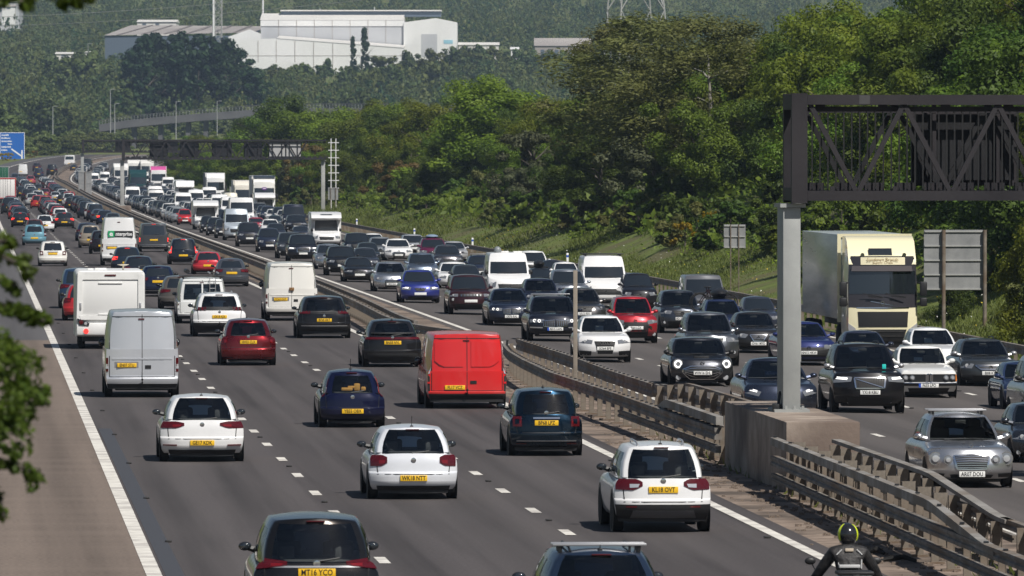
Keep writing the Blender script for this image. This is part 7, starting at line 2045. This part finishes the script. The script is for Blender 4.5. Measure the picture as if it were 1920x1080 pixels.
V('front', 'suv', 989, 1090, 556, 640, (.010, .013, .024), 'dark blue crossover with ring lamps left of the brown post', style='bmwsuv', plate='AR15 UAN', euro=1, bars=1, barpos=(.6,), metal=.2)
V('front', 'estate', 1052, 1136, 541, 613, (.12, .115, .115), 'grey estate behind the crossover with ring lamps', style='suv', plate='VA12 RFX', metal=.5, lod=0)
V('front', 'saloon', 915, 1000, 542, 611, (.012, .018, .038), 'dark blue saloon with ring lamps and twin grilles', style='bmwsal', plate='OE70 KAL', metal=.3)
V('front', 'suv', 841, 922, 516, 590, MAROON, 'black cherry off-roader with a slotted grille', style='jeep', plate='BH12 ZJA', metal=.3, lit=False)
V('front', 'suv', 980, 1052, 523, 587, (.012, .016, .035), 'dark blue crossover in front of the white camper', style='suv', plate=False, lod=0)
V('front', 'suv', 1030, 1106, 506, 578, (.38, .40, .43), 'silver crossover partly behind the brown post', style='suv', plate=False, lod=1, metal=.6)
V('front', 'van', 914, 995, 473, 566, WHITE, 'white high-roofed camper with a domed roof vent', style='van', plate=False, ws_h=.60, metal=0, lod=1)
V('front', 'van', 1091, 1177, 479, 577, WHITE, 'white high-roofed van with a black roof rack', style='van', plate=False, ws_h=.54, bars=1, barpos=(.55, .75, .92), barm=BLACK, metal=0, lod=1)
V('front', 'estate', 992, 1042, 503, 552, (.010, .012, .016), 'black car with a black roof box behind the white camper', style='hatch', roofbox=1, plate=False)
V('front', 'hatchback', 1036, 1090, 492, 541, (.76, .76, .76), 'white car beyond the silver crossover', style='hatch', plate=False, metal=0)
V('front', 'suv', 986, 1016, 471, 525, (.74, .75, .75), 'white off-roader behind the white camper roof', style='suv', plate=False, metal=0, W=1.75)
V('front', 'saloon', 1015, 1062, 488, 530, (.016, .02, .034), 'dark saloon by the verge barrier beyond the white car', style='saloon', plate=False)
V('front', 'hatchback', 820, 886, 492, 541, WHITE, 'white hatchback left of the dark grey hatchback in the queue', style='ds', metal=0, plate='')
V('front', 'hatchback', 846, 906, 497, 548, (.028, .034, .042), 'dark grey hatchback behind the black cherry off-roader', style='hatch', plate=False)
V('front', 'hatchback', 750, 824, 507, 568, (.012, .025, .21), 'vivid blue hatchback beside the barrier', style='leon', plate='WN18 TGF', metal=.3)
V('front', 'hatchback', 700, 768, 492, 547, (.42, .44, .47), 'silver hatchback with a dark roof and ringed grille', style='ds', plate='SB13 JVA', metal=.7, lod=0)
V('front', 'hatchback', 762, 823, 475, 530, (.24, .29, .36), 'pale blue silver car behind the vivid blue hatchback', style='hatch', metal=.6, plate='')
V('front', 'coupe', 644, 704, 483, 529, (.035, .035, .04), 'low dark grey sports car with a broad grille', style='audi', plate='', metal=.5, lod=1)
V('front', 'suv', 611, 672, 462, 517, (.008, .009, .013), 'black off-roader beside the low sports car', style='suv', plate='', lit=True)
V('front', 'hatchback', 590, 646, 458, 505, (.40, .43, .46), 'silver small car between two dark off-roaders', style='hatch', metal=.6)
V('front', 'suv', 539, 597, 440, 491, (.010, .012, .02), 'black off-roader with bright lamps leading the outer lane', style='xc', plate='', lit=True)
V('front', 'suv', 519, 572, 436, 485, (.03, .036, .045), 'dark grey crossover behind the black leading off-roader', style='suv', lit=True)
V('front', 'hatchback', 482, 529, 428, 473, (.014, .02, .04), 'dark blue hatchback with white lamps below the pale blue van', style='hatch', lit=True)
V('front', 'suv', 444, 491, 417, 463, (.022, .024, .036), 'dark crossover just in front of the pale blue van', style='suv', lit=True)
V('front', 'van', 420, 468, 391, 451, SKYS, 'pale blue silver high-roofed van', style='van', ws_h=.62, metal=.4, lod=1)
front_motorhome(386, 2.25, 431, 2.55, 'white motorhome with a deep overhanging front beside the red car', lod=2)
V('front', 'hatchback', 376, 402, 405, 437, (.012, .014, .02), 'black car with one amber-lit lamp below the white motorhome', style='hatch', lit=True)
V('front', 'hatchback', 388, 421, 408, 442, (.016, .018, .026), 'black car with a bright plate left of the pale blue van', style='hatch')
V('front', 'suv', 404, 430, 411, 447, (.03, .035, .05), 'dark blue grey car hidden beside the pale blue van', style='suv')
V('front', 'hatchback', 333, 361, 392, 422, (.55, .012, .02), 'bright red small car in the oncoming outer lane', style='hatch', lit=True)
front_motorhome(453, 2.35, 424, 2.62, 'white motorhome with a full width dark windscreen', aclass=True, lod=2)
front_motorhome(497, 2.2, 408, 2.6, 'white motorhome partly behind the full fronted one', lod=2)
front_lorry(495, 2.5, 403, 4.3, 'tall white lorry with a purple emblem over its windscreen', (.78, .77, .74), trailer=principled('trailer_white', (.62, .62, .60), .5), trailerL=10, emblem=1, lod=1)
front_lorry(458, 2.4, 394, 3.5, 'cream lorry close behind the purple emblem lorry', (.72, .68, .60), trailer=principled('trailer_cream', (.62, .60, .54), .5), trailerL=9, lod=2)
V('front', 'van', 419, 447, 361, 398, (.74, .70, .58), 'small cream box van between the tall lorries', style='van', ws_h=.5)
front_lorry(404, 2.5, 379, 3.85, 'white lorry with a grey curtain trailer behind the motorhomes', (.78, .78, .78), trailer=principled('trailer_grey', (.20, .205, .21), .6), trailerL=11, lod=2)
front_motorhome(347, 2.4, 381, 2.9, 'tall white motorhome beneath the gantry', lod=2)
front_lorry(297, 2.5, 358, 3.8, 'white lorry with a pink band round its roof', (.76, .76, .76), trailer=principled('trailer_white', (.62, .62, .60), .5), dcol=(.55, .08, .28), lod=2)
front_lorry(259, 2.5, 363, 3.5, 'dark green lorry left of the pink banded lorry', (.012, .05, .055), trailer=principled('trailer_green', (.02, .06, .06), .5), lod=2)
V('front', 'van', 277, 309, 356, 388, (.74, .73, .71), 'white van before the pink banded lorry', style='van', ws_h=.66)
V('front', 'van', 186, 207, 322, 349, (.75, .75, .74), 'white van far up the oncoming queue', style='van', ws_h=.66)
front_lorry(227, 2.5, 347, 3.7, 'white lorry just behind the far gantry leg', (.76, .75, .73), trailer=principled('trailer_white', (.62, .62, .60), .5), lod=2)
front_lorry(252, 2.5, 336, 3.6, 'white lorry beyond the dark green lorry', (.74, .73, .70), trailer=principled('trailer_white', (.62, .62, .60), .5), lod=2)
front_lorry(276, 2.5, 337, 3.7, 'tall pale lorry behind the pink banded lorry', (.70, .69, .66), trailer=principled('trailer_white', (.62, .62, .60), .5), lod=2)
front_motorhome(612, 2.22, 463, 2.5, 'white motorhome with a dark roof window over its cab', skylight=True, lod=1)
V('front', 'mpvvan', 530, 573, 383, 431, (.014, .018, .034), 'black box-shaped minibus by the embankment', style='mvan', ws_h=.8)
V('front', 'suv', 535, 577, 403, 436, (.012, .015, .024), 'black off-roader in front of the box-shaped minibus', style='suv', lit=True)
V('front', 'hatchback', 554, 578, 424, 447, (.02, .025, .04), 'dark blue car tucked beside the roof-window motorhome', style='hatch', W=1.65)
V('front', 'hatchback', 489, 526, 411, 443, (.75, .75, .75), 'white car just right of the pale blue van', style='hatch', metal=0)
V('front', 'hatchback', 498, 529, 392, 418, (.74, .74, .74), 'white car below the purple emblem lorry', style='hatch', metal=0)
V('front', 'hatchback', 499, 537, 419, 452, (.018, .022, .036), 'dark car between the white car and the black leading off-roader', style='hatch')
V('front', 'suv', 502, 530, 404, 427, (.03, .05, .06), 'greenish grey car between two white cars', style='suv')
V('front', 'hatchback', 469, 492, 408, 431, (.45, .02, .05), 'red roofed car behind the pale blue van', style='hatch', W=1.65)
V('front', 'suv', 644, 697, 437, 483, (.010, .013, .02), 'black off-roader right below the roof-window motorhome', style='suv')
V('front', 'estate', 697, 733, 445, 487, (.20, .215, .235), 'silver grey car left of the white crossover', style='hatch', W=1.7)
V('front', 'hatchback', 690, 712, 438, 470, (.74, .74, .74), 'white small car by the verge barrier', style='hatch', W=1.65)
V('front', 'hatchback', 720, 774, 448, 489, WHITE, 'white crossover with an oval dark grille', style='ds', metal=0)
V('front', 'hatchback', 660, 712, 465, 512, (.028, .032, .045), 'dark slate hatchback before the white crossover', style='hatch')
V('front', 'hatchback', 668, 714, 455, 499, (.02, .026, .032), 'dark green grey hatchback behind the dark slate one', style='hatch')
V('front', 'suv', 757, 793, 440, 479, (.30, .32, .35), 'silver off-roader near the verge barrier', style='suv', W=1.75)
V('front', 'suv', 786, 841, 447, 492, (.10, .012, .045), 'maroon people carrier with a pale blue roof box', style='hatch', roofbox=1, boxz=.13, boxh=.13, boxm=principled('roofbox_blue', (.22, .30, .40), .4))
V('front', 'saloon', 812, 869, 460, 507, (.13, .125, .135), 'grey saloon with a bright bonnet right of the maroon carrier', style='saloon', metal=.6)
V('front', 'hatchback', 836, 870, 453, 491, (.40, .41, .43), 'silver hatchback farthest right by the verge barrier', style='hatch', W=1.65)
V('front', 'estate', 884, 925, 479, 522, (.012, .02, .045), 'dark blue estate with a roof bar beside the white camper', style='hatch', bars=1, barpos=(.7,), W=1.72)
V('front', 'hatchback', 314, 336, 388, 411, (.03, .034, .045), 'dark car left of the bright red oncoming car', style='hatch', lit=True)
V('front', 'hatchback', 296, 322, 382, 407, (.72, .72, .70), 'white car in the oncoming outer lane beyond the red car', style='hatch', lit=True)
V('front', 'suv', 268, 293, 373, 400, (.014, .015, .022), 'black off-roader before the white van under the gantry', style='suv')
V('front', 'hatchback', 176, 188, 336, 353, (.60, .02, .03), 'small bright red car far up the oncoming queue', style='hatch', W=1.65)
# the rest of the far queue, lane by lane
rq = random.Random(14)
FARC = [(.014, .016, .022), (.02, .03, .05), (.04, .045, .05), (.10, .11, .12), (.30, .32, .34), (.70, .70, .69), (.03, .02, .03), (.012, .02, .05), (.72, .71, .69)]
TAKEN = [(o.location.x, o.location.y) for o in SC.objects if o.parent is None and o.get('group') == 'oncoming vehicles queueing on the far carriageway']
def pxy(X, Y, Z): return 960 + X * F / Y, 270 + (CAMZ - Z) * F / Y
for lane in (16.9, 20.2, 23.5, 27.0):
    Y = 790 + rq.uniform(0, 8)
    while Y < 1720:
        x, _, z = W2(lane, Y); 
        if all(abs(x - a) > 1.7 or abs(Y - b) > 7.5 for a, b in TAKEN):
            px, py = pxy(x, Y, z); sc = F / Y
            kk = rq.choice(('hatchback', 'hatchback', 'suv', 'saloon', 'estate') if rq.random() < .94 else ('van',)); c = rq.choice(FARC) if kk != 'van' else WHITE
            tone = 'white' if c[0] > .5 else ('silver' if c[0] > .2 else 'dark')
            Wd = 1.72 if kk != 'van' else 1.95; Hd = {'hatchback': 1.45, 'suv': 1.62, 'saloon': 1.43, 'estate': 1.46, 'van': 2.3}[kk]
            V('front', kk, px - Wd * sc / 2, px + Wd * sc / 2, py - Hd * sc, py, c, 'small %s %s deep in the distant oncoming queue' % (tone, 'van' if kk == 'van' else 'car'), style='van' if kk == 'van' else 'hatch', W=Wd, H=Hd, lod=2, spot=(lane, Y), lit=rq.random() < .35, group='distant oncoming queue: %s %ss' % (tone, 'van' if kk == 'van' else 'car'), **({'ws_h': .66} if kk == 'van' else {}))
            TAKEN.append((x, Y)); 
        Y += rq.uniform(9, 15) * (1 if Y < 1300 else 1.3)
for o_ in SC.objects:
    if o_.parent is None and o_.get('group') == 'vehicles driving away on the near carriageway': TAKEN.append((o_.location.x, o_.location.y))
for lane in (1.9, 5.65, 9.3):
    Y = 800 + rq.uniform(0, 10)
    while Y < 1420:
        x, _, z = W2(lane, Y)
        if all(abs(x - a) > 1.8 or abs(Y - b) > 10 for a, b in TAKEN):
            px, py = pxy(x, Y, z); sc = F / Y; kk = rq.choice(('hatchback', 'hatchback', 'suv', 'saloon')); c = rq.choice(FARC[:4] + FARC[6:8] + [(.5, .02, .02), (.7, .7, .69)])
            tone = 'white' if c[0] > .6 else ('red' if c[0] > .4 else 'dark'); Hd = {'hatchback': 1.45, 'suv': 1.62, 'saloon': 1.43}[kk]
            V('rear', kk, px - .86 * sc, px + .86 * sc, py - Hd * sc, py, c, 'small %s car far off on the near carriageway' % tone, style='hatch', W=1.72, H=Hd, lod=2, spot=(lane, Y), group='distant cars driving away: ' + tone)
            TAKEN.append((x, Y))
        Y += rq.uniform(14, 26) * (1 if Y < 1400 else 1.3)
# bags, jackets and ladders that show on single vehicles
for o in list(SC.objects):
    if o.get('label', '').startswith('royal blue three-door'):
        MB().box(-.26, .02, .44, .62, .88, .96, .03).box(.05, .20, .5, .6, .88, 1.06, .03).box(.22, .34, .48, .6, .88, .98, .03).box(-.10, .08, .5, .6, .94, 1.0, .02).build('yellow_bag', principled('bag_yellow', (.42, .21, .04), .8), o)
    if o.get('label', '').startswith('dark blue estate with two silver'):
        MB().ball((.28, .42, 1.05), (.30, .12, .12), 14, 8).build('hi_vis_jacket', principled('jacket_lime', (.55, .80, .05), .8), o)
    if o.get('label', '').startswith('white windowed van'):
        mb = MB(); yl = -.02
        for x in (.28, .50): mb.tube([(x, .10, 1.72), (x, -.06, 1.62), (x, -.07, .62)], .016, 6)
        for i in range(5): mb.tube([(.28, -.065, .78 + .19 * i), (.50, -.065, .78 + .19 * i)], .012, 5)
        mb.build('rear_ladder', SILVERP, o)
        MB().lathe([(-1.1, .085), (1.4, .085)], (-.55, 1.9, 1.98), 'y', 12).build('pipe_tube', BLACK, o)
        MB().tube([(.30, .4, 1.93), (.30, 2.9, 1.93)], .03).tube([(.62, .4, 1.93), (.62, 2.9, 1.93)], .03).build('carried_ladder', SILVERP, o)
    if o.get('label', '').startswith('white high-roofed camper'):
        MB().ball((.42, 3.0, 2.27), (.17, .17, .19), 14, 8).build('roof_dome', principled('dome_grey', (.20, .22, .23), .4), o)
        for x in (-.5, .1): MB().box(x - .2, x + .2, 2.4, 2.8, 2.14, 2.24, .03).build('roof_vent', PANELM, o)
    if o.get('label', '').startswith('off-white high panel van'):
        MB().box(-.09, .09, -.04, .05, 1.18, 1.30, .01).build('dirty_mark', noisy('rust_mark', (.10, .04, .015), (.30, .18, .08), 20, .9), o)
    if o.get('label', '').startswith('old white coupe'):
        pass
    if o.get('label', '').startswith('glossy black off-roader with T'):
        MB().box(-.50, -.40, 3.62, 3.64, 1.13, 1.25, .004).build('screen_sticker', principled('sticker_teal', (.02, .55, .50), .5), o)
    if o.get('label', '').startswith('dark blue car carrying'):
        for g in (0, 1):
            bb = empty('bicycle')
            wm = MB()
            for y in (-.5, .5):
                for i in range(20):
                    a0, a1 = 6.283 * i / 20, 6.283 * (i + 1) / 20; wm.tube([(0, y + .33 * math.cos(a0), .33 + .33 * math.sin(a0)), (0, y + .33 * math.cos(a1), .33 + .33 * math.sin(a1))], .022, 5, False)
            place(bb, o.matrix_basis @ Vector((.06 * g, -.18 - .2 * g, .98)), o.rotation_euler[2] + math.pi / 2); tag(bb, ('bicycle strapped across the back of the roof-box car' if g == 0 else 'second bicycle hung behind the first on the roof-box car'), 'bicycle')
            wm.build('wheels', RUBBER, bb)
            MB().tube([(0, -.5, .33), (0, -.1, .30), (0, .38, .75), (0, -.2, .78), (0, -.5, .33)], .02, 6).tube([(0, -.1, .3), (0, -.22, .88)], .018, 6).tube([(0, .5, .33), (0, .34, .86)], .018, 6).build('frame', paint((.03, .012, .014)), bb)
            MB().box(-.06, .06, -.32, -.12, .88, .92, .02).build('saddle', BLACK, bb)
            MB().tube([(-.24, .34, .88), (.24, .34, .88)], .013, 6).build('handlebar', BLACK, bb)

# ------------------------------------------------------------------ the air
hz = MB().box(-1500, 1500, -60, 6150, -9, 262).build('haze', None, smooth=False); tag(hz, kind='stuff')
hm = bpy.data.materials.new('haze'); hm.use_nodes = True; t = hm.node_tree; t.nodes.remove(t.nodes['Principled BSDF'])
pv = t.nodes.new('ShaderNodeVolumePrincipled'); pv.inputs['Color'].default_value = (.60, .77, 1.0, 1); pv.inputs['Density'].default_value = HAZE
pv.inputs['Anisotropy'].default_value = 0.25
t.links.new(pv.outputs[0], t.nodes['Material Output'].inputs['Volume']); hz.data.materials.append(hm)
# writing becomes plain mesh
bpy.context.view_layer.update()
DG = bpy.context.evaluated_depsgraph_get()
for o in [q for q in SC.objects if q.type == 'FONT']:
    me = bpy.data.meshes.new_from_object(o.evaluated_get(DG)); n = o.name
    q = bpy.data.objects.new(n + '_mesh', me); COL.objects.link(q)
    q.parent = o.parent; q.location = o.location; q.rotation_euler = o.rotation_euler; q.scale = o.scale
    bpy.data.objects.remove(o); q.name = n
